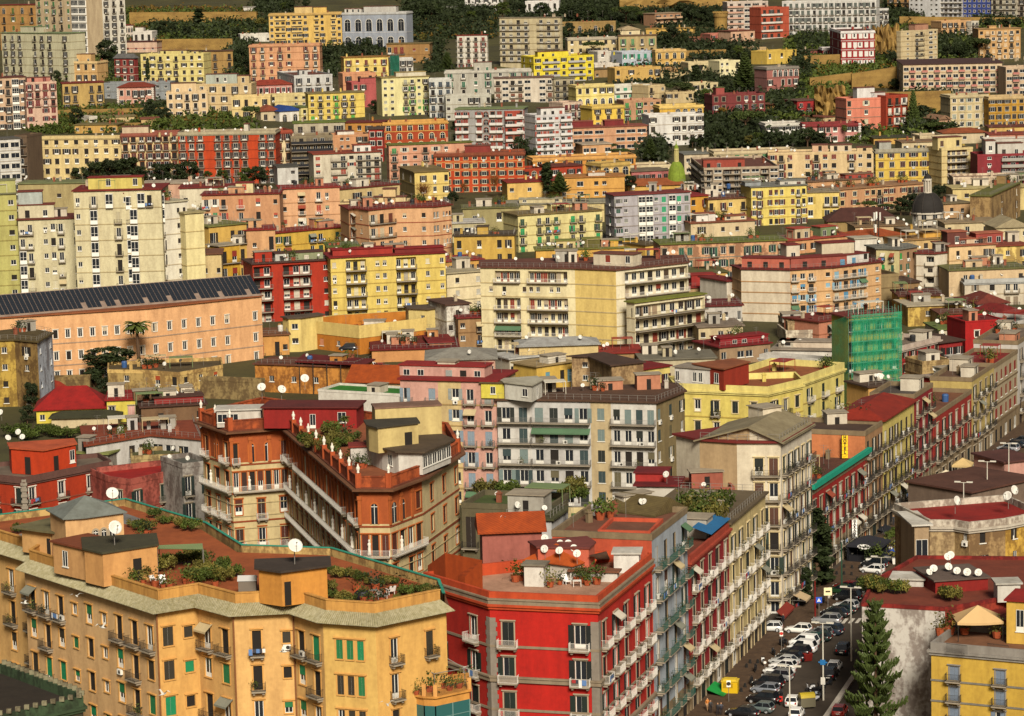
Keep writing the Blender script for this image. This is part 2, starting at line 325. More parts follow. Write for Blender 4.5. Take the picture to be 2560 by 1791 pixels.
# ---------------------------------------------------------------- the building
NB = [0]
class Bld: pass
def building(name, label, col, pts, back, zr, zg, faces, nf, fc=None, roof='p', rc='7a4a3a', ph_=0.8, cor=None, tr=None, rail='k', sh='2e241c', po=(2, 6, 4, 4), ww=1.3,
             wh=None, mat_=None, top=0.35, vf=99, bpan=None, bd=0.9, band=None, cat=None, dishes=None, sp_=0.12, ph=None, clutter=1.0, ac=0.12, rs=None, split=None, hole=None, quoin=None, near=None, fcl=None, rh=None, sg=0.25, tb=None, wx=None, group=None):
    if rs: roof, rc = 's', rs
    NB[0] += 1; rr = random.Random(NB[0] * 17 + 3); rr.random()
    D = pts[0].y; scale = F / D
    near = scale > 12 if near is None else near; hole = scale > 8.2 if hole is None else hole
    base = Vector((pts[0].x, pts[0].y, zg))
    fcl = clutter if fcl is None else fcl
    root = thing(name, label, cat or name.replace('_', ' ').replace('apartment building', 'building'), base, group=group)
    P = [Vector((p.x - base.x, p.y - base.y)) for p in pts]; Bk = [Vector((p.x - base.x, p.y - base.y)) for p in back]
    poly = P + Bk; H = zr - zg; hr = H - ph_ if roof == 'p' else H
    b = Bld(); b.root, b.poly, b.H, b.base, b.P, b.hr = root, poly, H, base, P, hr
    wallc = hx(col); pm = mat_ or plaster; fh = H / nf
    nfac = len(P) - 1; wins = []
    walls = {}
    if not hole: ww *= 1.25
    for i in range(len(poly)):
        a, c = poly[i], poly[(i + 1) % len(poly)]; e = c - a; L = e.length
        if L < 0.05: continue
        e /= L; n = Vector((e.y, -e.x)); ops = []
        pat = faces[i] if i < nfac and i < len(faces) else ''
        rz = atan2(-e.y, -e.x)
        if pat:
            rows = pat.split('/')
            for fl in range(int(min(nf, vf))):
                row = rows[min(fl, len(rows) - 1)]; cw = L / len(row); zb = H - top - (fl + 1) * fh + (fh * 0.06)
                if zb < 0.02: zb = 0.02
                j = 0
                while j < len(row):
                    t = row[j]; s = (j + 0.5) * cw
                    if t == '.': j += 1; continue
                    if t in 'lL':
                        k = j
                        while k < len(row) and row[k] in 'lL': k += 1
                        wl = (k - j) * cw - 0.15; sm = (j + k) * 0.5 * cw
                        wins.append(('B', a + e * sm, zb, rz, q1(wl), n))
                        rec = hole and t == 'L'; off = n * .95 if rec else n * 0.0
                        if rec: ops.append(((j + k) * .5 * cw, wl - .25, zb, q1(fh * .84), .95))
                        for q in range(j, k):
                            w_ = q1(min(ww * 1.15, cw * 0.6)); h_ = q1(fh * 0.68); st = rr.choices((0, 2, 3, 4, 5, 1), (4, 2, 2, 1, 2, po[1] * 0.4))[0]
                            wins.append(('w', a + e * ((q + 0.5) * cw) - off, zb + .02, rz, w_, h_, st, n, 'R' if rec else 'd'))
                            if not rec: ops.append(((q + 0.5) * cw, w_, zb, h_))
                        j = k; continue
                    if t == 'b':
                        w_ = q1(min(ww, cw * 0.6)); h_ = q1(fh * 0.69); st = rr.choices((0, 1, 2, 5, 6), (po[0], po[1], po[2], po[3], 1))[0]
                        wins.append(('w', a + e * s, zb, rz, w_, h_, st, n)); wins.append(('B', a + e * s, zb, rz, q1(min(w_ + 1.0, cw * 0.96)), n)); ops.append((s, w_, zb, h_))
                    elif t == 'w':
                        w_ = q1(min(ww, cw * 0.62)); h_ = q1(wh or fh * 0.54); z0 = zb + fh * sg * 0.72; st = rr.choices((0, 1, 2, 3, 5, 6), (po[0], po[1], po[2], po[3] * .7, po[3], 1))[0]
                        wins.append(('w', a + e * s, z0, rz, w_, h_, st, n, 'w')); ops.append((s, w_, z0, h_))
                    elif t == 'D':
                        w_ = q1(min(2.4, cw * .7)); h_ = q1(min(3.0, fh * .72)); wins.append(('w', a + e * s, .05, rz, w_, h_, rr.choice((5, 5, 4, 0)), n)); ops.append((s, w_, .05, h_))
                    elif t == 'W':
                        w_ = q1(cw * 0.8); h_ = q1(fh * 0.46); z0 = zb + fh * .22
                        wins.append(('w', a + e * s, z0, rz, w_, h_, 0, n, 'w')); ops.append((s, w_, z0, h_))
                    elif t == 's':
                        w_ = q1(min(ww * 0.85, cw * 0.55)); h_ = q1(min(1.3, fh * 0.38)); z0 = zb + fh * 0.3; st = rr.choices((0, 3, 4, 5), (4, 2, 2, 2))[0]
                        wins.append(('w', a + e * s, z0, rz, w_, h_, st, n, 's')); ops.append((s, w_, z0, h_))
                    elif t == 'g':
                        w_ = q1(min(ww, cw * 0.6)); h_ = q1(fh * 0.55); z0 = zb + fh * 0.15
                        wins.append(('w', a + e * s, z0, rz, w_, h_, 2, n, 'w')); ops.append((s, w_, z0, h_))
                    elif t == 'o':
                        w_ = q1(min(wx or ww * 1.1, cw * 0.62)); h_ = q1(fh * 0.66); wins.append(('o', a + e * s, zb + 0.1, rz, w_, h_, 0, n))
                    elif t == 'v':
                        wins.append(('V', a + e * s, zb, rz, q1(cw * 0.92), n))
                    j += 1
        # wall faces with real openings
        key = fc[i] if fc and i < len(fc) and fc[i] else col
        mb = walls.setdefault(key, MB()); mb2 = walls.setdefault(split[1], MB()) if split and key == col else mb; zsp = H - split[0] if split else -9; zt = hr if roof == 'p' else H
        if hole and ops:
            xs = {0.0, L}; zs = {-3.0, zt, zsp} if split else {-3.0, zt}
            O = []
            for s, w_, z0, h_, *dd in ops:
                x0, x1, z1 = max(0.02, s - w_ / 2), min(L - 0.02, s + w_ / 2), min(z0 + h_, zt - 0.05)
                O.append((x0, x1, z0, z1, dd[0] if dd else .2)); xs.update((x0, x1)); zs.update((z0, z1))
            xs, zs = sorted(xs), sorted(zs)
            for x0, x1 in zip(xs, xs[1:]):
                run = None; xm = (x0 + x1) / 2
                if x1 - x0 < 1e-6: continue
                for z0, z1 in zip(zs, zs[1:]):
                    zm = (z0 + z1) / 2; inside = any(o[0] < xm < o[1] and o[2] < zm < o[3] for o in O)
                    if split and abs(z0 - zsp) < 1e-6 and run is not None: wq(mb, a, e, x0, x1, run, z0); run = None
                    if inside:
                        if run is not None: wq(mb2 if run >= zsp else mb, a, e, x0, x1, run, z0); run = None
                    elif run is None: run = z0
                if run is not None: wq(mb2 if run >= zsp else mb, a, e, x0, x1, run, zt)
            for x0, x1, z0, z1, dp in O:
                A, C = a + e * x0, a + e * x1; Ai, Ci = A - n * dp, C - n * dp
                if dp > .5: mb.face([(Ai.x, Ai.y, z0), (Ci.x, Ci.y, z0), (Ci.x, Ci.y, z1), (Ai.x, Ai.y, z1)])
                mb.face([(A.x, A.y, z0), (A.x, A.y, z1), (Ai.x, Ai.y, z1), (Ai.x, Ai.y, z0)]); mb.face([(C.x, C.y, z0), (Ci.x, Ci.y, z0), (Ci.x, Ci.y, z1), (C.x, C.y, z1)])
                mb.face([(A.x, A.y, z1), (C.x, C.y, z1), (Ci.x, Ci.y, z1), (Ai.x, Ai.y, z1)]); mb.face([(A.x, A.y, z0), (Ai.x, Ai.y, z0), (Ci.x, Ci.y, z0), (C.x, C.y, z0)])
        elif split: wq(mb, a, e, 0, L, -3.0, zsp); wq(mb2, a, e, 0, L, zsp, zt)
        else: wq(mb, a, e, 0, L, -3.0, zt)
    for key, mb in walls.items(): ob('wall', mb.mesh('wall', [pm]), root, color=hx(key))
    nw = nbal = 0; wstuff = []
    for w_ in wins:
        k = w_[0]
        if k == 'B':
            pos, z, rz, wd, n = w_[1:]; sl_, rl = balc_mesh(wd, bd, rail, near, 'panel' if bpan else 'bar')
            o = ob('balcony', sl_, root, (pos.x, pos.y, z), rz); ob('railing', rl, o, color=hx(bpan) if bpan else None)
            if near and rr.random() < 0.3 and fcl: ob('foliage', POTS[rr.randrange(4)][1], o, (rr.uniform(-.35, .35) * wd, bd * 0.6, 0.0))
            if scale > 8 and fcl and rr.random() < .1:
                k_ = rr.randrange(4)
                if k_ not in LAUN:
                    m = MB(); x_ = -.9
                    while x_ < .8: w2 = rr.uniform(.25, .55); d_ = rr.uniform(.4, .95); m.box(x_, x_ + w2, -.012, .012, -d_, 0, rr.randrange(4)); x_ += w2 + .02
                    LAUN[k_] = m.mesh('laundry', laun_m)
                ob('laundry', LAUN[k_], o, (0, bd + .06, .9))
            if scale > 8 and fcl and rr.random() < .09: ob('awning', awn_mesh(wd), root, (pos.x, pos.y, z + fh * .74), rz, color=hx(rr.choice(('c9b68c', '8a8a7a', '5a7a5a', 'd8d0bc', '9a4a34'))))
            if fcl and rr.random() < ac: ob('air_conditioner', AC, o, (rr.uniform(-.3, .3) * wd, 0.05, 0.02))
        elif k == 'V':
            pos, z, rz, wd, n = w_[1:]; ob('veranda', veranda(wd, q1(fh * 0.82)), root, (pos.x, pos.y, z), rz)
        else:
            pos, z, rz, ww_, h_, st, n = w_[1:8]; kind = w_[8] if len(w_) > 8 else ('o' if k == 'o' else 'd')
            o = ob('window', win_mesh('d' if kind == 'R' else kind, ww_, h_, st, tr if kind != 'R' else None, hole and kind != 'R'), root, (pos.x, pos.y, z), rz, color=hx(sh if isinstance(sh, str) else rr.choice(sh)))
            if fcl and kind in 'ws' and rr.random() < ac * 0.6: ob('air_conditioner', AC, root, (pos.x + n.x * .01, pos.y + n.y * .01, z - 0.75), rz)
    # bands and cornice
    if band is None and clutter and nf >= 2 and rr.random() < .55: band = ('%02x%02x%02x' % tuple(int(int(col[i:i + 2], 16) * f_) for i, f_ in ((0, .86), (2, .82), (4, .76))), None)
    if band:
        bc, zs = band
        m = MB()
        op, ip = offset(poly, 0.1), offset(poly, 0.0)
        for fl in (range(1, int(nf)) if zs is None else zs):
            z = H - top - fl * fh; m.ring(op, ip, z - 0.12, z + 0.12)
        if m.v: pt('string_course', m, [plaster], root, color=hx(bc))
    if roof == 'p':
        m = MB(); m.ring(offset(poly, 0.08), offset(poly, -0.3), hr + 0.002, H); pt('parapet', m, [pm], root, color=hx(cor or col))
        m = MB(); m.prism(offset(poly, -0.32), hr - 0.3, hr + 0.05); pt('roof', m, [roofing], root, color=hx(rc, .5))
        if cor: m = MB(); m.ring(offset(poly, 0.45), offset(poly, 0.082), hr - 0.25, hr + 0.05); m.ring(offset(poly, 0.25), offset(poly, 0.03), hr - 0.6, hr - 0.252); pt('cornice', m, [plaster], root, color=hx(cor))
        zt = hr + 0.05
    elif roof == 's':
        m = MB(); m.prism(offset(poly, 0.45), H + 0.002, H + 0.3); pt('roof', m, [roofing], root, color=hx(rc, .5)); zt = H + 0.3
    else:
        po_ = offset(poly, 0.6); m = MB(); h = rh or 2.2; zt = H + 0.2; n = len(po_)
        m.ring(po_, offset(poly, -0.2), H + 0.0, H + 0.18)
        c = sum(po_, Vector((0, 0))) / n
        if n == 4:
            l01, l12 = (po_[1] - po_[0]).length, (po_[2] - po_[1]).length
            if l01 >= l12: A, B_, q = (po_[0] + po_[3]) / 2, (po_[1] + po_[2]) / 2, ((0, 1, 'BA'), (1, 2, 'B'), (2, 3, 'AB'), (3, 0, 'A')); sh_ = l12 / 2
            else: A, B_, q = (po_[0] + po_[1]) / 2, (po_[2] + po_[3]) / 2, ((0, 1, 'A'), (1, 2, 'BA'), (2, 3, 'B'), (3, 0, 'AB')); sh_ = l01 / 2
            ax = (B_ - A).normalized(); k_ = sh_ * 0.8 if roof == 'h' else 0.0
            A, B_ = A + ax * k_, B_ - ax * k_; Z = {'A': (A.x, A.y, zt + h), 'B': (B_.x, B_.y, zt + h)}
            for i, j, s in q: m.face([(po_[i].x, po_[i].y, zt), (po_[j].x, po_[j].y, zt)] + [Z[x] for x in s])
        else:
            for i in range(n): j = (i + 1) % n; m.face([(po_[i].x, po_[i].y, zt), (po_[j].x, po_[j].y, zt), (c.x, c.y, zt + h)])
        pt('roof', m, [tiles], root, color=hx(rc, .5))
    b.zt = zt
    if quoin:
        for i in range(len(P)):
            m = MB()
            for k_ in range(int(H / 0.5)):
                s_ = 0.55 if k_ % 2 else 0.38; m.prism([P[i] + Vector(o_) for o_ in ((-s_, -s_), (s_, -s_), (s_, s_), (-s_, s_))] if False else offset([P[i] + Vector(o_) for o_ in ((-s_, -s_), (s_, -s_), (s_, s_), (-s_, s_))], 0.001), k_ * 0.5, k_ * 0.5 + 0.49)
            # clipped to a thin skin by sitting mostly inside the wall
            pt('quoin', m, [plaster], root, color=hx(quoin))
    # penthouses: (x0, x1, ytop, pattern, colour[, setback])
    e0 = (P[-1] - P[0]).normalized() if len(P) == 2 else (P[1] - P[0]).normalized()
    ei = 0
    for q in (ph or ()):
        x0, x1, yt, pp = q[:4]; pc = q[4] if len(q) > 4 else col; sb = q[5] if len(q) > 5 else 2.0; fi = q[6] if len(q) > 6 else 0; dp = q[7] if len(q) > 7 else 4.5
        a, c = P[fi], P[fi + 1]; e = (c - a).normalized(); n = Vector((e.y, -e.x)); pl = Vector((base.x + a.x, base.y + a.y)) - n * sb
        A, C = at_plane(x0, yt, pl, n), at_plane(x1, yt, pl, n); zz = (A.z + C.z) / 2 - zg; hh = zz - zt
        if hh < 1.0: zz = zt + 1.2; hh = 1.2
        A, C = Vector((A.x - base.x, A.y - base.y)), Vector((C.x - base.x, C.y - base.y)); pq = [A, C, C - n * dp, A - n * dp]
        m = MB(); m.prism(pq, zt, zz); o = pt('penthouse', m, [pm], root, color=hx(pc))
        m = MB(); m.prism(offset(pq, 0.25), zz + 0.002, zz + 0.2); pt('penthouse_roof', m, [roofing], o, color=hx(rc))
        if pp:
            L = (C - A).length; cw = L / len(pp)
            for j, t in enumerate(pp):
                if t == '.': continue
                pos = A + e * (j + 0.5) * cw; w_ = q1(min(1.2, cw * 0.65)); h_ = q1(min(2.0, hh * 0.62))
                ob('window', win_mesh('o' if t == 'o' else ('w' if t in 'sw' else 'd'), w_, h_, rr.choice((0, 0, 2, 5)), tr, False), o, (pos.x, pos.y, zt + (hh * 0.28 if t in 'sw' else 0.05)), atan2(-e.y, -e.x), color=hx(sh if isinstance(sh, str) else sh[0]))
    # roof clutter
    if clutter:
        A0 = poly[0]; eu = P[1] - P[0] if len(P) == 2 else P[-1] - P[0]; ev = poly[-1] - poly[0]; area = eu.length * ev.length
        if roof in 'ps':
            nc = min(5, int(area / 90 * clutter * rr.uniform(.6, 1.4)))
            for _ in range(nc):
                p = A0 + eu * rr.uniform(.08, .92) + ev * rr.uniform(.25, .8); ob('chimney', CHIM, root, (p.x, p.y, zt), atan2(eu.y, eu.x), color=hx(rr.choice((col, 'c9b99c', '9a5a40'))))
            for _ in range(min(5, int(area / 80 * clutter * rr.uniform(.5, 1.5)))):
                p = A0 + eu * rr.uniform(.05, .95) + ev * rr.uniform(.2, .8); ob('antenna', ANT, root, (p.x, p.y, zt), rr.uniform(-.6, .6))
        if scale > 7.5 and roof in 'ps' and min(eu.length, ev.length) > 6 and clutter > .35:
            rz_ = atan2(eu.y, eu.x)
            for _ in range(min(6, max(1, int(area / 70 * clutter)))):
                p = A0 + eu * rr.uniform(.12, .85) + ev * rr.uniform(.2, .75); k = rr.random()
                if k < .42:
                    a_, b_, h_ = rr.uniform(1, 2.6), rr.uniform(1, 1.9), rr.uniform(1.6, 2.7); m = MB(); m.box(-a_, a_, -b_, b_, 0, h_); m.box(-a_ - .25, a_ + .25, -b_ - .25, b_ + .25, h_ + .002, h_ + .14, 1); m.box(-.4, .4, -b_ - .02, -b_, 0, 1.9 if h_ > 2 else 1.2, 2)
                    ob('roof_hut', m.mesh('roof_hut', [plaster, concrete, dark]), root, (p.x, p.y, zt), rz_, color=hx(rr.choice((col, 'd8cdb6', 'c98a6a', 'e3dac4', 'b5b0a2'))))
                elif k < .6:
                    m = MB(); a_, b_ = rr.uniform(1.5, 3), rr.uniform(1.2, 2); m.box(-a_, a_, -b_, b_, 2.2, 2.3)
                    for sx in (-a_ + .1, a_ - .1):
                        for sy in (-b_ + .1, b_ - .1): m.box(sx - .05, sx + .05, sy - .05, sy + .05, 0, 2.2)
                    ob('roof_canopy', m.mesh('roof_canopy', [metal]), root, (p.x, p.y, zt), rz_, color=hx(rr.choice(('d8d0bc', '9a3a2c', '7a8a5a', 'c9b48a'))))
                elif k < .72: m = MB(); m.lathe([(0, 0), (.6, 0), (.65, 1.2), (.5, 1.45), (0, 1.5)], 12); ob('water_tank', m.mesh('water_tank', [metal]), root, (p.x, p.y, zt), color=hx(rr.choice(('2a2a2c', 'd8d4ca', '3a5a8a'))))
                else:
                    for _ in range(3): o = ob('planter', POTS[rr.randrange(4)][0], root, (p.x + rr.uniform(-2, 2), p.y + rr.uniform(-1, 1), zt)); ob('foliage', POTS[rr.randrange(4)][1], o); o.scale = (rr.uniform(1.3, 2.4),) * 3
            if roof == 's' and rr.random() < .6:
                m = MB(); pp = offset(poly, -.2)
                for i in range(len(P) - 1 + 1):
                    a_, c_ = pp[i], pp[(i + 1) % len(pp)]; L_ = (c_ - a_).length; kk = max(1, int(L_ / 1.4))
                    for j in range(kk): q_ = a_.lerp(c_, j / kk); m.box(q_.x - .03, q_.x + .03, q_.y - .03, q_.y + .03, zt, zt + .95)
                    m.tube((a_.x, a_.y, zt + .95), (c_.x, c_.y, zt + .95), .03, n=4); m.tube((a_.x, a_.y, zt + .5), (c_.x, c_.y, zt + .5), .02, n=4)
                ob('roof_railing', m.mesh('roof_railing', [rails['g']]), root)
        nd = (dishes or 0) if scale > 6.6 else (1 if dishes else 0)
        ws = label.split()[:7]
        while ws[-1] in ('with', 'and', 'of', 'on', 'in', 'a', 'the', 'beside', 'behind', 'above', 'under', 'below', 'its', 'at', 'by', 'over', 'between', 'to'): ws.pop()
        for _ in range(nd):
            p = A0 + eu * rr.uniform(.05, .95) + ev * rr.uniform(.06, .7)
            dish(base + Vector((p.x, p.y, zt)), rr.uniform(.75, 1.1), 'the ' + ' '.join(ws))
    return b
def wq(mb, a, e, x0, x1, z0, z1):
    A, C = a + e * x0, a + e * x1; mb.face([(A.x, A.y, z0), (C.x, C.y, z0), (C.x, C.y, z1), (A.x, A.y, z1)])
VC = {}
def veranda(wd, h):
    k = (wd, h)
    if k in VC: return VC[k]
    m = MB(); hw = wd / 2; d = 0.9; m.box(-hw, hw, .002, d, -.15, 0.9, 1); m.box(-hw, hw, .002, d, h, h + .15, 1); m.box(-hw + .05, hw - .05, .002, d - .06, .902, h - .002, 0)
    n = max(2, int(wd / 0.9))
    for i in range(n + 1): x = -hw + (wd - .08) * i / n; m.box(x, x + .08, .002, d, .902, h - .002, 1)
    m.box(-hw + .082, hw - .002, d - .058, d - .01, 1.6, 1.66, 1)
    VC[k] = m.mesh('veranda', [glass, frame]); return VC[k]
leafm = {}
POTS = []
def B(label, col, xL, yL, xR, yR, yb, pat='', nf=4, xs=None, ps='', name='apartment_building', depth=12.0, D=None, thmax=38, anchor='L', **k):
    """facade between two roofline points of the photograph; yb is where its foot meets the ground"""
    g = hitground(xL if anchor == 'L' else xR, yb) if D is None else None
    D0 = g.y if g else D; z0 = g.z if g else zg_at(D)
    A = at_depth(xL if anchor == 'L' else xR, yL if anchor == 'L' else yR, D0)
    C = at_z(xR if anchor == 'L' else xL, yR if anchor == 'L' else yL, A.z)
    if anchor == 'R': A, C = C, A
    th = atan2(C.y - A.y, C.x - A.x); lim = radians(thmax)
    if abs(th) > lim or C.x <= A.x:
        th = max(-lim, min(lim, th)); e = Vector((cos(th), sin(th))); n = Vector((e.y, -e.x))
        if anchor == 'L': C = at_plane(xR, yR, A, n)
        else: A = at_plane(xL, yL, C, n)
    a, c = Vector((A.x, A.y, 0)), Vector((C.x, C.y, 0)); e = (c - a).normalized(); v = Vector((-e.y, e.x, 0)); n2 = e; zr = A.z if anchor == 'L' else C.z
    pts = [a, c]; faces = [pat]; dep = depth
    if xs is not None:
        q = a if xs < xL else c; nn = Vector((e.x, e.y))
        S = at_plane(xs, yL, q, nn); dep = max(3.0, min(45.0, (Vector((S.x, S.y, 0)) - q).dot(v)))
        if xs < xL: pts = [a + v * dep, a, c]; faces = [ps, pat]; back = [c + v * dep]; k.setdefault('fc', None)
        else: pts = [a, c, c + v * dep]; faces = [pat, ps]; back = [a + v * dep]
    else: back = [c + v * dep, a + v * dep]
    if k.get('ph') and xs is not None and xs < xL: k['ph'] = [tuple(list(q) + [col, 2.0, 1][len(q) - 4:]) if len(q) < 7 else q for q in k['ph']]
    return building(name, label, col, pts, back, zr, z0 - 0.3, faces, nf, **k)
def PB(label, col, pts, yb, faces, nf, name='apartment_building', depth=12.0, ai=0, D=None, zr=None, back=None, **k):
    g = hitground(pts[ai][0], yb) if D is None and zr is None else None
    if zr is None: D0 = g.y if g else D; zr = at_depth(pts[ai][0], pts[ai][1], D0).z
    W = [at_z(x, y, zr) for x, y in pts]; W = [Vector((p.x, p.y, 0)) for p in W]
    if back is None:
        ch = (W[-1] - W[0]).normalized(); v = Vector((-ch.y, ch.x, 0)); mx = max((p - W[0]).dot(v) for p in W)
        bl = [W[-1] + v * (max(0, mx - (W[-1] - W[0]).dot(v)) + depth), W[0] + v * (mx + depth)]
    else: bl = [Vector((at_z(x, y, zr).x, at_z(x, y, zr).y, 0)) for x, y in back]
    D1 = min(p.y for p in W)
    return building(name, label, col, W, bl, zr, zg_at(D1) - 0.3, faces, nf, **k)
# ---------------------------------------------------------------- foliage
def leafmat(name, c, rand=0.25):
    m = mat(name, hx(c, 0.75), 0.7, noise=0.45, sc=(0.5, 0.5, 0.5), rand=rand, spec=0.2); return m
LEAF = {'d': leafmat('dark_leaves', '2f3a1c'), 'g': leafmat('green_leaves', '4c5a22'), 'o': leafmat('olive_leaves', '6f6a30'), 'b': leafmat('bare_twigs', '8a5a2c'), 'p': leafmat('pine_needles', '465426'), 'y': leafmat('dry_leaves', '7d6428'), 'f': leafmat('palm_fronds', '55612a')}
bark = mat('bark', hx('5d4630', 0.7), noise=0.3); pot_m = mat('terracotta_pot', hx('a5512e', 0.7), noise=0.1)
for s_ in range(4): a_, b_ = m_pot(s_); POTS.append((a_.mesh('pot', [pot_m]), b_.mesh('foliage', [LEAF['dgog'[s_]]])))
def leaf(m, c, s, r, up=0.4, mi=0):
    a = Vector((r.gauss(0, 1), r.gauss(0, 1), r.gauss(0, 1))).normalized(); nrm = Vector((r.gauss(0, 1), r.gauss(0, 1), r.gauss(0, 1) + up)).normalized()
    a = (a - nrm * a.dot(nrm)).normalized(); b = a.cross(nrm)
    m.face([c - a * s, c - b * s * .55, c + a * s, c + b * s * .55], mi)
def clumps(m, cs, n, s, r, mi=0):
    for c, rad in cs:
        k = int(n * rad ** 1.5)
        for _ in range(k):
            d = Vector((r.gauss(0, 1), r.gauss(0, 1), r.gauss(0, 1))).normalized() * rad * (r.random() ** 0.35)
            leaf(m, c + Vector((d.x, d.y, d.z * .8)), s * r.uniform(.7, 1.3), r, mi=mi)
def tree_meshes(kind, seed, fine=False):
    """unit-height tree (1 m tall), scaled in place: trunk and crown"""
    r = random.Random(seed * 31 + hash(kind) % 1 + len(kind)); T, C = MB(), MB(); cs = []
    if kind == 'broad':
        T.tube((0, 0, -.05), (0.01, 0, .35), .035, .025)
        for i in range(5): t = i * 1.25; T.tube((0.01, 0, .3), (.2 * cos(t), .2 * sin(t), .6), .02, .008)
        for i in range(22):
            t, z = r.uniform(0, 6.28), r.uniform(.3, .93); q = .34 * sqrt(max(0.05, 1 - ((z - .58) / .42) ** 2)) * r.uniform(.5, 1); cs.append((Vector((q * cos(t), q * sin(t), z)), r.uniform(.09, .17)))
        clumps(C, cs, 1900, .04, r); lm = 'd'
    elif kind == 'round':
        T.tube((0, 0, -.05), (0, 0, .5), .04)
        for i in range(40):
            t, z = r.uniform(0, 6.28), r.uniform(-1, 1); q = .36 * sqrt(1 - z * z); cs.append((Vector((q * cos(t), q * sin(t), .58 + .34 * z)), r.uniform(.1, .13)))
        clumps(C, cs, 1700, .038, r); lm = 'd'
    elif kind == 'pine':
        T.tube((0, 0, -.05), (0.03, 0, .6), .035, .025)
        for i in range(8): t = i * .8; T.tube((.03, 0, .52), (.36 * cos(t), .36 * sin(t), .76), .018, .006)
        for i in range(30):
            t, q = r.uniform(0, 6.28), .52 * sqrt(r.random()); cs.append((Vector((q * cos(t), q * sin(t), .86 - .3 * q * q + r.uniform(-.05, .04))), r.uniform(.09, .15)))
        clumps(C, cs, 2000, .038, r); lm = 'p'
    elif kind == 'cypress':
        T.tube((0, 0, -.05), (0, 0, .3), .025)
        for i in range(34):
            z = .05 + .9 * i / 33; q = .085 * sin(min(1, (1.02 - z) * 2.2) * 1.57) * r.uniform(.5, 1); t = r.uniform(0, 6.28); cs.append((Vector((q * cos(t), q * sin(t), z)), r.uniform(.05, .08)))
        clumps(C, cs, 4500, .034, r); lm = 'd'
    elif kind == 'norfolk':
        T.tube((0, 0, -.05), (0, 0, .98), .022, .004, 8)
        nw = 15
        for i in range(nw):
            z = .1 + .87 * i / (nw - 1); rad = .3 * (1 - .93 * ((z - .1) / .9) ** 1.1) * r.uniform(.85, 1.05); nb = (7 if z < .7 else 5) if not fine else 5
            for k in range(nb):
                t = 6.283 * k / nb + i * .7 + r.uniform(-.2, .2); rk = rad * (r.uniform(.75, 1.1) if not fine else r.uniform(.5, 1.2)); d = Vector((cos(t), sin(t), 0)); sd_ = Vector((-d.y, d.x, 0))
                p0 = Vector((0, 0, z)); pts = [p0 + d * rk * u + Vector((0, 0, -.03 * sin(u * 2.4) + .05 * u * u * (rk / .3))) for u in (0, .35, .7, 1)]
                for a, b in zip(pts, pts[1:]): C.tube(a, b, .004, .003, 4, 1)
                ns = (9 if not fine else 7)
                for u in range(2, ns + 1):
                    f = u / ns; i0 = min(2, int(f * 3)); ff = f * 3 - i0; p = pts[i0].lerp(pts[min(3, i0 + 1)], min(1, ff))
                    for sg in (-1, 1):
                        ln = .07 * (1.15 - .5 * f) * r.uniform(.7, 1.2)
                        q = p + sd_ * sg * ln * .75 + d * ln * .45 + Vector((0, 0, ln * .75)); C.tube(p, q, .013 if fine else .017, .005, 5)
                        if fine:
                            for _ in range(2): leaf(C, p.lerp(q, r.random()) + Vector((r.gauss(0, .007), r.gauss(0, .007), r.gauss(0, .008))), .012, r)
                tip = pts[-1]; C.tube(tip, tip + d * .03 + Vector((0, 0, .045)), .011, .003, 5)
        lm = 'p'
    elif kind == 'palm':
        T.tube((0, 0, -.05), (.015, 0, .8), .028, .02, 8); T.lathe([(.0, .74), (.035, .76), (.04, .8), (.02, .84), (0, .85)], 8, (.015, 0))
        for i in range(64):
            t = r.uniform(0, 6.28); el = r.uniform(-.7, 1.25); d = Vector((cos(t), sin(t), 0)); sd_ = Vector((-d.y, d.x, 0)); L_ = r.uniform(.2, .27)
            p = Vector((.015, 0, .83)); pts = [p]
            for k in range(4): an = el - k * .42; p = p + (d * cos(an) + Vector((0, 0, sin(an)))) * L_ / 4; pts.append(p)
            for k in range(4):
                wa, wb = .034 * (1.1 - abs(k - 1.5) * .3), .022 * (1.1 - abs(k - .5) * .35) if k < 3 else .004
                for sg in (-1, 1): C.face([pts[k], pts[k] + sd_ * sg * wa - Vector((0, 0, wa * .5)), pts[k + 1] + sd_ * sg * wb - Vector((0, 0, wb * .5)), pts[k + 1]])
        lm = 'f'
    elif kind == 'bare':
        T.tube((0, 0, -.05), (0, 0, .35), .03, .02)
        for i in range(130):
            t, z = r.uniform(0, 6.28), r.uniform(.2, .6); q = r.uniform(.08, .4); zz = min(1.0, z + r.uniform(.2, .45)) * (1.05 - q * .5)
            a = Vector((q * .35 * cos(t), q * .35 * sin(t), z)); b = Vector((q * cos(t), q * sin(t), zz)); C.tube(a, b, .006, .002, 4)
            for _ in range(6): c = a.lerp(b, r.uniform(.3, 1)); C.tube(c, c + Vector((r.gauss(0, .05), r.gauss(0, .05), abs(r.gauss(0, .06)))), .003, .001, 3)
        lm = 'b'
    else:   # bush
        T.tube((0, 0, -.1), (0, 0, .4), .05)
        for i in range(16):
            t, q = r.uniform(0, 6.28), .6 * sqrt(r.random()); cs.append((Vector((q * cos(t), q * sin(t), .45 + r.uniform(-.25, .25) * (1 - q))), r.uniform(.2, .32)))
        clumps(C, cs, 420, .075, r); lm = 'g'
    return T.mesh('trunk', [bark]), C, lm
TC = {}
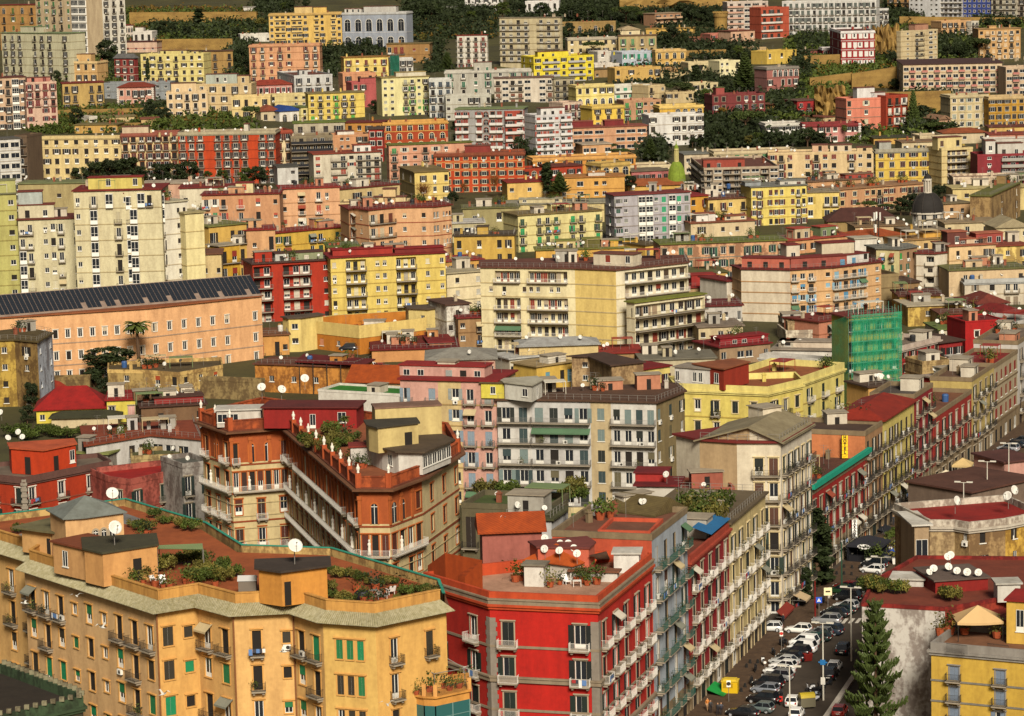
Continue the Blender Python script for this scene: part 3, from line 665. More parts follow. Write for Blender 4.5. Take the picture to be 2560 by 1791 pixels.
def tree(kind, x, yb, yt, label, D=None, lm=None, seed=None, wide=1.0, group=None, dD=0.0, name=None, fine=False, base=None):
    """tree whose foot stands at picture point (x, yb) and whose top reaches picture height yt"""
    if base is None:
        g = hitground(x, yb) if D is None else None; D0 = (g.y if g else D) + dD; b = at_depth(x, yb, D0)
    else: b = base; D0 = b.y
    h = at_depth(x, yt, D0).z - b.z
    seed = (int(x) * 7 + int(yb)) % 3 if seed is None else seed; key = (kind, seed, lm, fine)
    if key not in TC:
        T, C, l0 = tree_meshes(kind, seed, fine); TC[key] = (T, C.mesh('crown', [LEAF[lm or l0], bark]))
    nm = {'palm': 'palm_tree', 'pine': 'umbrella_pine', 'cypress': 'cypress_tree', 'norfolk': 'araucaria_tree', 'bush': 'bush', 'bare': 'bare_tree'}.get(kind, 'tree')
    t = thing(name or nm, label, {'bush': 'bush'}.get(kind, 'tree'), b, R.uniform(0, 6.28), group or ('shrubs on the slope' if kind == 'bush' else 'trees among the houses'))
    t.scale = (h * wide, h * wide, h); ob('trunk', TC[key][0], t); ob('crown', TC[key][1], t); return t
def scatter(name, polys, n, s, lm, jitter=1.0, kind='stuff', seed=1, hgt=(0.3, 3.5), z=None):
    """undergrowth: loose leaf clumps over ground seen inside picture polygons (x0, y0, x1, y1)"""
    r = random.Random(seed); m = MB(); tot = sum((q[2] - q[0]) * (q[3] - q[1]) for q in polys)
    for x0, y0, x1, y1 in polys:
        for _ in range(int(n * (x1 - x0) * (y1 - y0) / tot / 14)):
            g = hitground(r.uniform(x0, x1), r.uniform(y0, y1)) if z is None else at_z(r.uniform(x0, x1), r.uniform(y0, y1), z); hh = r.uniform(*hgt); rad = hh * r.uniform(.6, 1.1)
            for _ in range(14): leaf(m, g + Vector((r.gauss(0, rad * .6), r.gauss(0, rad * .6), abs(r.gauss(hh * .4, hh * .35)))), s * r.uniform(.6, 1.4), r)
    o = ob(name, m.mesh(name, [LEAF[lm]])); o['kind'] = 'stuff'; return o
# ---------------------------------------------------------------- ground
m = MB(); xs_ = [-900 + 30 * i for i in range(61)]; ys_ = [180] + [240 + 20 * i for i in range(160)]
r_ = random.Random(3); zz = {}
for i, x in enumerate(xs_):
    for j, y in enumerate(ys_): zz[i, j] = zg_at(y) + (r_.uniform(-1.2, 1.2) if y > 1150 else 0) - 0.05
for i in range(len(xs_) - 1):
    for j in range(len(ys_) - 1): m.face([(xs_[i], ys_[j], zz[i, j]), (xs_[i + 1], ys_[j], zz[i + 1, j]), (xs_[i + 1], ys_[j + 1], zz[i + 1, j + 1]), (xs_[i], ys_[j + 1], zz[i, j + 1])])
gm = mat('hillside_ground', hx('54502a', 0.6), noise=0.4, sc=(.06, .06, .06)); structure('ground', m.mesh('ground', [gm]))
# ================================================================ far hillside, west part of the picture
tile(0, 0)
G1 = 'ridge apartment blocks'
B("tan palazzo with arched top windows under a thin red roof edge", 'b58a52', -10, 45, 300, 42, 420, 'obob/bwbb', 5, rs='8a2f22', sh='5a6a34')
B("beige block with many iron balconies and one green shuttered bay", 'cbb692', 292, -70, 718, -70, 500, 'bwbbwvv', 9, sh='4d7a4a')
B("white tower block with stacked iron balconies behind the big araucaria", 'dfdac8', 720, -60, 1040, -75, 480, 'bbbbb', 9)
B("cream grey block with pale green roof edge and dark balcony doors", 'cdc8a6', 10, 278, 570, 285, 660, 'bbb.bbb.b', 6, rs='8fa070', ph=[(170, 330, 225, '.s', 'c9c6a8')], dishes=2)
B("ochre villa with three arched attic windows between two palms", 'd8b177', 500, 515, 810, 513, 690, 'wwwww', 2, roof='p', cor='e0c48e', ph=[(530, 760, 455, 'o.o.o')], tr='c')
B("dark red house with white painted corners and grey pitched roof", '8c3530', 955, 490, 1125, 490, 680, 'www', 3, xs=880, ps='s', roof='h', rc='7a7a78', tr='w', band=('d8c0a8', None))
B("long pale yellow palazzo with scattered dark arched windows", 'e4d58c', 1175, 455, 1700, 448, 690, 'wwbwbwww', 4, dishes=1, ph=[(1340, 1560, 425, 's.s'), (1600, 1660, 430, 's')])
B("brownish ochre house with iron balconies behind a palm", 'ad8b52', 1705, 435, 1945, 428, 640, 'bb.b', 3, rs='6d4a30')
B("low white house striped with a red window band", 'd8b9a0', 1030, 355, 1310, 350, 445, 'ssss', 1, rs='5d2a22', band=('a83a30', (0.5,)))
B("small white villa with dark verandas beneath the old wall", 'e3ddcf', 1110, 265, 1270, 262, 350, 'bwb', 1, ph=[(1130, 1200, 230, '')])
B("tiny white house with three round windows and red roof", 'ddd0c0', 1040, 215, 1112, 212, 330, 'ooo', 2, rs='9a3a2c')
B("beige apartment house with grey bay and plain windows at picture edge", 'cdae8e', -30, 655, 212, 645, 1090, 'wbvw', 6, rs='6d3a2c')
B("pale pink palazzo with maroon balconies and maroon bands", 'd9b9a0', 212, 690, 470, 680, 1090, 'bbbb/bbbb/bbbb/w.ww', 6, rail='r', tr='m', sh='6d2a26', band=('8a3a38', (1, 2, 3)), roof='p', ph=[(225, 420, 650, 'ss', 'c98a78')])
B("olive yellow block under a flat red roof edge", 'c0a262', 520, 702, 865, 690, 925, 'bb.bb', 3, rs='8a2f22')
B("low grey house with small white windows behind the pink villa", '8f9494', 870, 695, 1420, 685, 830, 's.s...ss', 2)
B("pink villa with white corners and red hipped roof", 'd7a18b', 985, 735, 1275, 728, 895, 'wwbbw', 2, roof='h', rc='9c4630', tr='w', rh=2, quoin='e3d8c8', name='villa')
B("cream palazzo with dark arched shutters above the olive bushes", 'e3c89b', 1390, 772, 1735, 762, 990, 'wwbbw', 3, tr='w', ph=[(1430, 1640, 698, 'oo')])
B("beige palazzo with evenly spaced tall windows and greenhouse roof", 'd6bd8c', 1640, 705, 2100, 697, 950, 'wwwbw', 3, tr='w', ph=[(1720, 1980, 622, '.ww.', 'b9c0b0'), (1985, 2080, 635, 's')])
B("low cream house partly hidden by a round pine", 'e5cd8e', 1935, 808, 2260, 800, 1010, 'wwsw', 2)
B("large cream palazzo with white pilasters facing the dark trees", 'e5ce92', 345, 1142, 1008, 1135, 1545, 'wwwwwwww', 5, xs=215, ps='www', tr='c', cor='d9c48c', band=('dcc890', (1,)), sh=('3a2c22', '4a3a2a'), dishes=4)
B("cream palazzo with maroon cornice and bulging dark balconies", 'ebd39c', 1010, 1118, 1485, 1106, 1545, 'bbbbbbb', 6, cor='9a5a48', tr='b', sh='5a2c22', ph=[(1020, 1240, 1062, '', 'cdb99a')], dishes=2)
B("long orange red palazzo with grey balconies and white ground floor", 'c2481f', 1487, 1108, 2300, 1092, 1545, 'bbb.bbbb.bb', 6, cor='b5ab8c', tr='s', rail='g', sh='4a3428', ph=[(2040, 2075, 1040, '', 'e0d8c4')], dishes=9)
B("glazed tower framed by a white grid at the picture edge", 'd5d3ca', -10, 1168, 165, 1158, 1780, 'WW', 7, rs='6a665e', tr='w', sh='c8c4bc', depth=8)
B("narrow brown block with stacked balconies behind the glazed tower", '6e5a45', 120, 1132, 222, 1132, 1620, 'l', 6)
B("white house with two dark windows at the wood's edge", 'e3dfcf', 2010, 288, 2265, 280, 365, 's.s.s', 1)
B("white site cabin on top of the old retaining wall", 'd9d4c8', 2035, 62, 2132, 60, 105, '', 1, rs='b9b4a8', clutter=0, depth=4)
# ================================================================ second tile
tile(640, 0)
B("large golden yellow block with curved stacked balconies", 'e0bc6a', 105, 118, 715, 103, 425, 'wllwllw.lw.lw', 6, dishes=2, ph=[(320, 470, 60, '', 'd9bd80'), (480, 590, 62, '')], bpan='d9bc78', cor='c9a866')
B("blue grey palazzo with two rows of white arched loggias", 'a2a9b2', 718, 108, 1255, 100, 410, 'oooooo', 2, tr='w', wx=3.4, band=('d8d8d6', (1,)), dishes=3, ph=[(740, 880, 75, 'sss', 'd8d4c8'), (900, 1170, 55, '....', 'c9c6bc')], cor='c6c6c0', top=1.0)
B("large peach palazzo with dark shuttered windows above the red roof", 'dba47a', -60, 378, 530, 365, 690, 'bbwbw.bb', 5, tr='c', cor='cf9a72', sh='6a2a20', po=(3, 4, 4, 1))
B("yellow palazzo with three maroon shuttered balconies and shrub terrace", 'ead37c', 735, 487, 1105, 475, 675, 'bwbwb', 3, rs='b0803a', sh='6a2a20')
B("salmon house wing under the yellow palazzo", 'd59a72', 725, 615, 1000, 605, 800, 'wbw', 2)
B("rose red house with grey framed windows", 'b55c58', 800, 690, 1052, 680, 905, 'ww.w', 2.6, ph=[(870, 1000, 655, '')], tr='s')
B("low tan block with a deep shaded loggia", 'a67f4d', 1090, 372, 1450, 365, 535, 'lll.s.s', 2, rs='8f7a4a', sh='7a2f22')
B("small white house beside the green scaffold net", 'd5d3c8', 1200, 490, 1312, 487, 610, 'bb', 2)
B("white and brown block with red roof edge under the wooded slope", 'e1dccb', 1680, 300, 1930, 296, 570, 'bbbb', 6, xs=1505, ps='bb.', fc=['b08254', 'e1dccb'], rs='9c2f26', sh='7a2f22', dishes=1, rail='g')
B("tall tan tower on white stilts with rows of shallow balconies", 'd0c29a', 2035, 152, 2541, 148, 560, 'llll.lll/llll.lll/llll.lll/llll.lll/llll.lll/llll.lll/llll.lll/........', 8, xs=1965, ps='ss', rs='a79b80', dishes=4, tr=None, rail='g', sh='c8bfa2')
B("pale grey palazzo with green shutters and raised end pavilion", 'b9b5a5', 1578, 597, 2300, 580, 800, 'bbwbwbb', 3, tr='w', sh='3a6a50', ph=[(1820, 1970, 522, 'bb')], cor='c9c5b6')
B("pale lemon tower with green and grey roller shutters", 'e9e0a4', 1050, 655, 1445, 640, 990, 'ss.bbsb', 6, rs='b09a60', sh=('4d8a3a', 'a8a690', '5a4a3a'), ph=[(1170, 1420, 605, '', 'd9d2b8')], dishes=1)
B("white narrow house with blue grey shuttered balconies", 'd5d6cc', 1445, 665, 1635, 660, 990, 'bbb', 5, sh='37424c', po=(1, 3, 4, 1))
B("bright yellow palazzo with green roller shutters", 'e3ca6b', 435, 788, 905, 772, 1010, 'wbwbbb.', 4, sh=('4d9a3a', '4a3a2a'), po=(3, 1, 5, 1), rs='9a8a5a', dishes=1)
B("grey white house with thin balconies under a tree", 'cfcfc8', 318, 632, 637, 620, 790, 'bbbb', 2, xs=165, ps='s.s', sh='4a4a4a', rail='g', ph=[(360, 430, 588, 's')])
B("low villa with red hipped roof and maroon window row", 'c98f84', -30, 718, 300, 706, 800, 'wwwwwww', 1, roof='h', rc='b04a34', sh='7a2a26', tr='w', name='villa')
B("long low cream house with few windows above the blue tarpaulin", 'dac98e', -20, 800, 430, 785, 905, 'w.w..ss', 2)
B("white annex with pitched red roof beside a blue tarpaulin", 'e3ded0', 195, 935, 370, 925, 1020, 'oo', 1, roof='g', rc='2d55a8')
B("old house with sagging red tiled roof under the cream house", 'cdbd9a', 40, 935, 195, 928, 1020, 'ws', 1, roof='g', rc='a8583c', rh=2.5)
B("small lemon house with pair of windows", 'e9dc96', 375, 902, 495, 892, 1010, 'ww', 2, rs='7d8a4a')
B("grey block with faded shutters and leafy roof terrace", 'c6c4b4', 1585, 800, 1965, 790, 1010, 's.s.bb.b', 3)
B("long grey block with white balconies and tall red arched windows", 'a7a5a0', 1665, 918, 2235, 910, 1300, 'bb.bobb.ob', 6, bpan='dedbd2', sh='8a3a30', rs='8d9a68', tr='b')
B("red palazzo with yellow pilasters and two rows of arched windows", 'ad4824', 1060, 1025, 1602, 1008, 1240, 'oooooo', 3, tr='c', band=('e2bb62', (1,)), cor='d9a75a', roof='p', rc='8a3a2c')
B("low ochre wing with flat red roof joining the arched palazzo", 'c08a44', 745, 1030, 1062, 1025, 1240, 'wwbb', 3, rs='7d2f22')
B("beige block with grassy green roof terrace and long balconies", 'beb49a', 315, 1035, 742, 1022, 1260, 'llll', 3, rs='7a8a3a', rail='g', dishes=2)
B("peach top floor with row of little white windows", 'cd986e', 640, 1132, 942, 1120, 1290, '.ss.ll', 2.6, ph=[(680, 820, 1100, '', 'e8e0d0')])
B("deep red palazzo strip with white window frames", 'a02e22', 940, 1085, 1062, 1082, 1370, 'ww', 4, tr='w', rs='5d4a3c')
B("cream palazzo wing with brown balconies next to the orange red palazzo", 'ecdaac', 155, 1092, 300, 1085, 1500, 'bb', 5, cor='a8503a', sh='5a2c22', tr='b', dishes=1)
B("concrete block stacked with black canvas balconies", '8d8166', 290, 1140, 640, 1128, 1510, 'llllll', 6, bpan='26262a', rail='k', dishes=1, sh='6a5f4c', bd=1.6)
B("cream block with white balconies and a large green awning", 'd8cfb6', 480, 1295, 1042, 1272, 1570, 'w.llwlll', 5, rail='g', rs='a0472f', sh=('a04a38', 'c9bfa8'), ph=[(820, 960, 1215, 'll', 'e8e4d8')])
B("salmon block with mossy roof edge and green shutters", 'daa384', 1110, 1218, 1805, 1192, 1610, 'bwsbws.w', 6, rs='7a7f34', sh=('4a8a50', '2d5a58', 'c9c0a8'), xs=1090, ps='')
B("orange red palazzo with cream bands under a grey pyramid lantern", 'bf4b23', 1490, 1285, 2242, 1268, 1615, 'wwwwwwwwww', 5, tr='c', band=('dca25c', (1, 2)), cor='8a4a30', ph=[(1745, 1960, 1222, '', '8d3a30')], dishes=6)
B("pale yellow hall with two tall arched openings on its side", 'e6cd7c', 1325, 1445, 1612, 1432, 1720, '.w.w.w', 3, xs=1200, ps='oo/..', rs='8f7a4a', fc=['a8925a', None])
B("plain white shed with dark flat roof among the trees", 'd3d1c8', 178, 1402, 350, 1395, 1560, '.s', 2, rs='5a5a52')
# ================================================================ far hillside, east part
tile(1280, 0)
B("white villa glimpsed between dark trees on the ridge", 'e6e3da', 110, 12, 392, 6, 140, 'wwww', 1.6, name='villa')
tile(640, 0)
B("white villa with grey windows at the top of the wood", 'e6e4dc', 1745, -20, 2030, -25, 90, 'wwww', 2, name='villa')
B("low white pavilion on the wooded slope", 'd8d4c8', 1505, 60, 1680, 55, 110, 'ss', 1, rs='8a8a80', depth=5)
tile(1280, 0)
B("terraced brown villa with wide overhanging decks", 'b88d6b', 1195, 118, 1412, 108, 230, 'llll', 3, rs='c0a888', bpan='c9a684', bd=1.8, name='villa')
B("white and brick block stepping down the ridge", 'd0c2b2', 1800, 18, 2140, 8, 250, 'llWll', 5, bpan='c9a08a')
B("low golden house behind the umbrella pines", 'd8b15d', 1120, 245, 1515, 238, 320, 's.s.s', 1.4, rs='c09a52')
B("cream house with pale hipped roof among dark trees", 'e2d2a8', 905, 255, 1070, 250, 300, 's', 1, roof='h', rc='d5bf96')
B("long cream villa with grey cornice and rows of small windows", 'decb98', 465, 322, 890, 310, 455, 'wwwwww', 2, cor='b9b09a', dishes=1)
B("weathered tan house with green shutters", 'bba676', 890, 305, 1207, 298, 455, 'bbbb', 2, rs='8a6a4a', sh='5a8a58')
B("old walled terrace house with brown arches", 'a08450', 400, 190, 865, 180, 290, 'o.o.o.o', 1)
B("lemon yellow block with long grey balconies", 'ead848', 180, 478, 682, 458, 695, 'wllwllw', 4, xs=75, ps='ws', bpan='b5b4b0', dishes=1, ph=[(215, 470, 432, 'WW.')])
B("white house with roof battlements below the cream villa", 'd8d2c2', 715, 432, 880, 425, 560, 'ww', 2)
B("pale blue house with emerald green doors", 'c1c9d0', 920, 435, 1197, 422, 575, 'wwbbw', 2, sh='2a8a68', po=(1, 1, 6, 0))
B("honey coloured villa with arched windows", 'dcb568', 1200, 420, 1455, 412, 570, 'oooo', 2, cor='d9b878', tr='c', name='villa')
B("ochre house half covered by ivy", 'd3af66', 860, 570, 1242, 555, 705, 'w.w..ob', 2)
B("long low salmon wall house with two windows", 'b48e5e', 1240, 575, 1520, 562, 650, 'ss.ss', 1)
B("cream house with lower terrace behind the tall cypress", 'd8c899', 1475, 525, 1740, 515, 650, 'sl.s', 2)
B("pale cream house with three rows of small windows beside the araucaria", 'ede4b4', 1735, 510, 1905, 502, 665, 'ss.b', 3)
B("brown and white striped block with dark loggias", 'd8cdb8', -150, 660, 345, 648, 870, 'lWllW.Wl', 4, fc=['d8cdb8'], sh='7a4a34', rs='8a6a5a')
B("grey tan block with plant filled balconies", 'b2a88a', 350, 662, 527, 652, 860, 'lll', 4, rs='8f8a6a')
B("lemon villa with arched ground floor windows", 'eddc8a', 535, 718, 852, 705, 885, 'wwwww/ooooo', 2, tr='w', cor='ddcc88', name='villa')
B("white modern house with two long balconies", 'dddbc8', 855, 718, 1160, 702, 835, 'lllll', 2, bpan='e3e1d4', sh='4a9a78', dishes=1)
B("plain cream house beside the white modern house", 'd7c192', 1140, 715, 1282, 705, 840, 'b.s', 2)
B("cream row house behind the umbrella pine", 'd4c598', 1515, 698, 1722, 688, 810, 'wwww', 2)
B("cream garden house under the big umbrella pine", 'cdb88a', 1285, 770, 1520, 765, 850, 'ww.w', 1.4)
B("pink white palazzo with maroon arched shutters", 'd8bea6', 425, 860, 592, 850, 1045, 'bbb', 3, sh='6a2428', po=(1, 3, 4, 0), tr='w')
B("white block with glazed penthouse and grey balconies", 'd3d1cd', 195, 965, 500, 950, 1310, 'lllsll', 6, bpan='dddbd6', sh='a04a3a', ph=[(240, 440, 905, 'WWW', 'e0ded6')])
B("brick red wing with white balconies", 'a84a38', -60, 930, 100, 925, 1300, 'll', 6, bpan='d8d0c8', dishes=1)
B("deep yellow house with dark shuttered doors and roof garden", 'ebc858', 670, 892, 938, 878, 1070, 'bbb/www', 3, cor='d9bd68', tr='c', sh='3a2a24', po=(1, 5, 2, 0))
B("brownish pink block with long plant balconies", 'c49774', 935, 842, 1245, 830, 1020, 'l.bssb', 3, sh='4a8a4a')
B("saffron yellow penthouse storey with arched windows", 'e1b54e', 1235, 888, 1600, 875, 1150, '..oooo', 3, cor='e6c878')
B("white palazzo with an outside steel stair tower", 'e3e1d8', 1145, 965, 1602, 948, 1220, 'w..wwww', 3.4, tr='s', ph=[])
B("peach school block with green ribbon windows", 'd5a47e', 505, 1075, 1128, 1052, 1265, 'WWW.WWW', 3, bpan='d9b08a', rs='a05a48', ph=[(500, 680, 1018, '', '7d2c2a', 3.0), (775, 935, 1008, '', '7d2c2a', 3.0)])
B("dark crimson palazzo with white pilasters above the garden", '7d3836', 1675, 795, 2115, 778, 1000, 'ww.wwww', 3, tr='s', sh='5a5660', ph=[(1705, 1775, 735, '', 'a05048')], rc='6a6a3a')
B("long orange low palazzo with brown shutters", 'db9a4b', 175, 1325, 1032, 1292, 1500, 'wwwwwwww', 2, cor='dba860', tr='c', dishes=2, roof='p', rc='8a4028')
B("apricot belvedere with tall arched openings", 'e6c57a', 745, 1370, 988, 1352, 1580, 'ooo', 2, xs=620, ps='oo', wx=2.2, cor='c9ab62')
B("rust coloured house with white awning and tin roof", 'ad4026', 330, 1400, 590, 1385, 1540, 'w.ww', 2, dishes=3, rs='7a3a2a')
B("dark red brick house beside the cypress", 'a33c20', 95, 1415, 272, 1405, 1540, 'wow', 2, dishes=2)
B("grey beige block with gridded loggias and red roof canopy", 'b8a78e', 1605, 1405, 2230, 1388, 1660, 'LWLLWWLW', 5, hole=True, xs=1455, ps='LL', rail='g', dishes=2, ph=[(1600, 1945, 1335, 'll.l', 'a04a3a')])
B("long cream palazzo with green shutters and roof hut", 'decb9a', 1690, 1270, 2380, 1248, 1470, 'w.ggbgwgb', 2.6, sh='3a7a48', dishes=6, cor='cfc09a')
B("pale low houses with flat tin roof beneath the dome lantern", 'd5c5a5', 1440, 1295, 1700, 1285, 1460, 'ss.s', 2, dishes=1, rs='8a8a80')
B("low rose house with tall grey shutters beside the green dome", 'b9706a', 1000, 1440, 1310, 1425, 1560, 'wwwwww', 1.5, rs='8a7a62')
B("cream terrace walls with potted plants below the school", 'd9c9a2', 985, 1385, 1330, 1375, 1470, 's..s', 1.2, dishes=2)
# ================================================================ top right tile
tile(1920, 0)
GT = 'tower blocks on the skyline'
B("white tower with small square windows and a blank corner", 'd8d8d4', 1180, -60, 1430, -60, 135, 'sss.ss', 5, group=GT)
B("pale grey tower with ribbed balconies beside the blue tower", 'c0c0c0', 1432, -60, 1626, -60, 145, 'lllll', 5, rail='w', group=GT)
B("cobalt blue tower with small white windows", '4456a0', 1628, -60, 1865, -60, 155, 'ssssss', 5, tr='w', group=GT)
B("cream tower with stacked balconies next to the blue tower", 'cdc6ae', 1868, -60, 2080, -60, 170, 'llll', 5, group=GT)
B("brownish tower cut by the picture corner", 'b0a494', 2085, -60, 2300, -60, 180, 'lll', 5, group=GT)
B("orange tan tower with deep balconies beyond the cypress trees", 'c3985f', 1000, -60, 1180, -60, 100, 'lll', 4, group=GT)
B("long white terraced block with five rows of balconies", 'dddbd2', 118, 12, 905, 0, 310, 'bbbbbbbbbbbbbbbb', 5, rail='g', sh='5a625a', bpan=None)
B("white stepped end of the terraced block above the cliff", 'd8d6cd', 880, 75, 1008, 70, 250, 'bbb', 4)
B("brick red block with long white balconies", 'b4553b', -60, 65, 175, 55, 330, 'lll.', 4, bpan='d9cfc4')
B("crimson palazzo with white trim and gabled cornice", '9c282a', 610, 262, 892, 255, 560, 'wwwwww', 4, xs=505, ps='ww', tr='w', cor='e6e2dc', band=('e6e2dc', (1, 2, 3)), sh='e0dcd4', po=(1, 0, 6, 0), roof='p')
B("crimson arcade wing with white arches and battlements", '9c282a', 455, 402, 606, 398, 480, 'ooo', 1, tr='w', wx=2.5, cor='e6e2dc')
B("peach palazzo on the hillside behind the tan tower", 'd2a877', 1450, 178, 1700, 168, 330, 'bbbbb', 3)
B("narrow white house beside the hillside peach palazzo", 'd6d0be', 1700, 178, 1762, 172, 320, 'bb', 4)
B("tan tower with a column of brown panels and stacked balconies", 'd1bf96', 1110, 262, 1418, 232, 550, '.s.ll.Ws', 7, xs=1482, ps='.s', fc=[None, 'd9cb90'], sh='c9bc98', ph=[(1230, 1340, 205, '', 'b98a70')])
B("biscuit palazzo with fine balconies above the palms", 'cda46d', 1760, 248, 2112, 238, 500, 'wbwbwbw', 5, rs='c09a68', sh='d0b48c', ph=[(1850, 1910, 228, '')])
B("long beige block with pink panels and a grid of loggias", 'd8c29f', 1130, 545, 1958, 528, 790, 'WlWlWlWlWlWlWlWl', 4, bpan='c07f72', xs=1075, ps='s', rs='5a3a34', cor=None)
B("beige end block with pink panels beyond the blank stair wall", 'cdb596', 1990, 562, 2210, 555, 800, 'WlWl', 4, bpan='b9796e')
B("salmon pink palazzo with grey string courses", 'de896f', 655, 826, 985, 812, 1130, 'w..w..w', 4, tr='s', band=('8d7a68', None), sh='c9bfa0', roof='p', ph=[(745, 890, 735, '', 'e6e4de'), (860, 980, 775, '', 'd8d0c8')])
B("brick red palazzo with white windows beside the araucaria", 'a5412a', 987, 800, 1168, 788, 1120, 'bbb', 4, tr='b', sh='e0d8c8')
B("small scarlet house with white doors under the tuff cliff", 'a6302e', 245, 848, 437, 838, 960, 'wbw', 2, rs='7a5a4a')
B("ornate cream palazzo with white window frames", 'd6c598', 1525, 800, 1845, 788, 1070, 'wwwww', 4, tr='w', cor='c9ba92', band=('c2b38a', None), sh='9aa090', po=(6, 1, 3, 0))
B("mustard palazzo with dark windows at the picture edge", 'c79a3d', 1847, 812, 2210, 800, 1070, 'wwwwww', 4, tr='s', cor='c9b080')
B("small gabled chapel with slender windows", 'c89f80', 1430, 1003, 1525, 998, 1100, 'ooo', 1, roof='g', rc='b08a6a', rh=1.6, name='chapel')
B("low yellow house with terracotta roof at picture edge", 'd7b36b', 1848, 1068, 2210, 1060, 1150, 'w.w.w', 1, rs='7a4030')
B("long low house with terracotta roof and row of battlements", 'cfbf9c', 1468, 1118, 1822, 1108, 1200, 's.s.s', 1.2, roof='h', rc='b5643a', rh=1.5, dishes=3)
B("white palazzo with slender arched windows between two broad trees", 'e2dfd4', -20, 1035, 287, 1025, 1180, 'wwwwww', 2, cor='d8d4c6', dishes=1)
B("white and brick striped villa with maroon battlements", 'd8c4b4', 298, 1040, 766, 1028, 1205, 'w.www.ww', 2, tr='w', cor='8a3434', name='villa', fc=['c98a80'], quoin='e6e0d6')
B("grey and rose palazzo with a row of five arched windows", 'a07068', -10, 565, 257, 552, 810, '.ooooo/w.www/www.w', 3, tr='w', fc=['a4685e'], cor='8f887c')
B("small mustard house with battlements", 'ddbd5d', -10, 430, 237, 412, 540, 'w.w.w', 1.5)
B("mustard yellow palazzo with grey parapet and brown shutters", 'e3c45e', 900, 1253, 1442, 1236, 1570, 'wwwwww', 4, xs=884, ps='w', tr='s', cor='a8a28c', sh='4a2c24', po=(3, 4, 2, 0), dishes=2, ph=[(930, 1030, 1190, '', 'b0b0a4')])
B("cream tower with dark recessed balconies", 'dac68e', 1452, 1243, 1712, 1230, 1580, '.LLLL.', 6, hole=True, dishes=1, rail='w', sh='5a4030', ph=[(1420, 1620, 1150, 's.s', 'decb90')])
B("maroon block with white balconies and peeling corner", '8d3135', 1752, 1293, 2215, 1280, 1610, '.s.llll', 6, bpan='a8a49c', ph=[(1820, 1900, 1180, 's', 'd8d4c8'), (1920, 2130, 1200, 'll', 'cfcabd')])
B("long cream block with brown shutters and rooftop rooms", 'e1c797', 0, 1278, 882, 1262, 1490, 'wbw.wbww.bsw', 3, sh='7a3a2c', dishes=3, ph=[(370, 500, 1215, 's', 'ddb894'), (520, 700, 1215, 'ss', 'e2cfae'), (745, 870, 1235, 's')])
B("pale plaster block with few windows and rusty stains", 'd4c1a4', 1550, 1482, 2085, 1470, 1660, 's.s.ws.', 2, mat_=weathered)
B("yellow brown house with dark flat roof between the trees", 'cfa55a', 885, 1160, 1205, 1150, 1225, 'ww.w', 1, rs='4a4a30', dishes=3)
B("cream terrace house with clustered dishes above the trees", 'd5c49e', 1270, 1135, 1470, 1128, 1230, 's.s', 1.2, dishes=2)
B("grey white flat house with dark ribbon window", 'd0cabb', 1815, 1168, 2210, 1160, 1290, 's.W.s', 1.5, dishes=2)
tile(1280, 0)
B("rose house with two white windows among the ridge trees", 'b5746a', 1520, 320, 1662, 312, 375, 'ww', 1, rs='a8704a')
B("coral house with maroon garage doors below the round tower", 'c07a66', 1660, 285, 1830, 278, 385, 'www/DDD', 2, sh='8a2a2c')
B("peach house with striped side below the brick ridge block", 'd8b090', 1830, 265, 2030, 255, 395, 'wb.w', 2, rs='8a4a34')
B("low tan terrace house beside the lower araucaria", 'cdb080', 2010, 400, 2125, 392, 460, 'ss', 1)
B("brownish sheds stepping below the white battlement house", 'a8885a', 690, 585, 860, 575, 660, 's..s', 1, rs='7a6a4a')
B("long white garden wall house under the white battlement house", 'ddd6c6', 690, 535, 897, 528, 590, '..s', 1, roof='p')
B("cream garage row under the pale blue house", 'd2bd8c', 1245, 620, 1520, 612, 690, 's.s.s', 1)
B("pale orange house behind the flat dark pines", 'd8a878', 590, 1215, 830, 1205, 1300, 'WW.W', 1, rs='c9b8a0')
tile(0, 0)
B("white washed hut on the garden terraces", 'e0dac8', 745, 975, 812, 970, 1045, 's', 1)
B("long cream greenhouse wall on the garden terraces", 'd0b988', 850, 985, 1130, 975, 1040, 's.s.s', 1, rs='9a8a5a')
B("tan garden house above the orange red palazzo", 'c9ae78', 1180, 1000, 1330, 995, 1075, 's.s', 1, rs='9a5a40')
B("low ochre house behind the maroon corniced palazzo", 'd0a85e', 620, 1050, 980, 1045, 1110, 's.s.s.s', 1, rs='8a7a4a')
tile(1920, 0)
B("pink wall house left of the crimson arcade", 'b0645a', 270, 432, 455, 420, 475, 's.s', 1, rs='6a5a3a')
B("ochre low house under the cedar beside the scarlet house", 'c49a58', 40, 880, 160, 872, 960, 'ww', 1, rs='8a5a3a')
B("cream gate house under the tuff cliff", 'cfb88a', 465, 985, 560, 978, 1040, 's', 1, rs='8a4a30')
B("cream apartment tops among the terraces behind the mustard palazzo", 'd8c8a0', 1120, 1195, 1440, 1185, 1300, 's.ws.s', 1.5, rs='9a7a5a', dishes=4)
B("salmon low house with tin canopy at the picture edge", 'c98a72', 1850, 1130, 2200, 1122, 1230, 'ss.s', 1.4, rs='a04a3a', dishes=2)
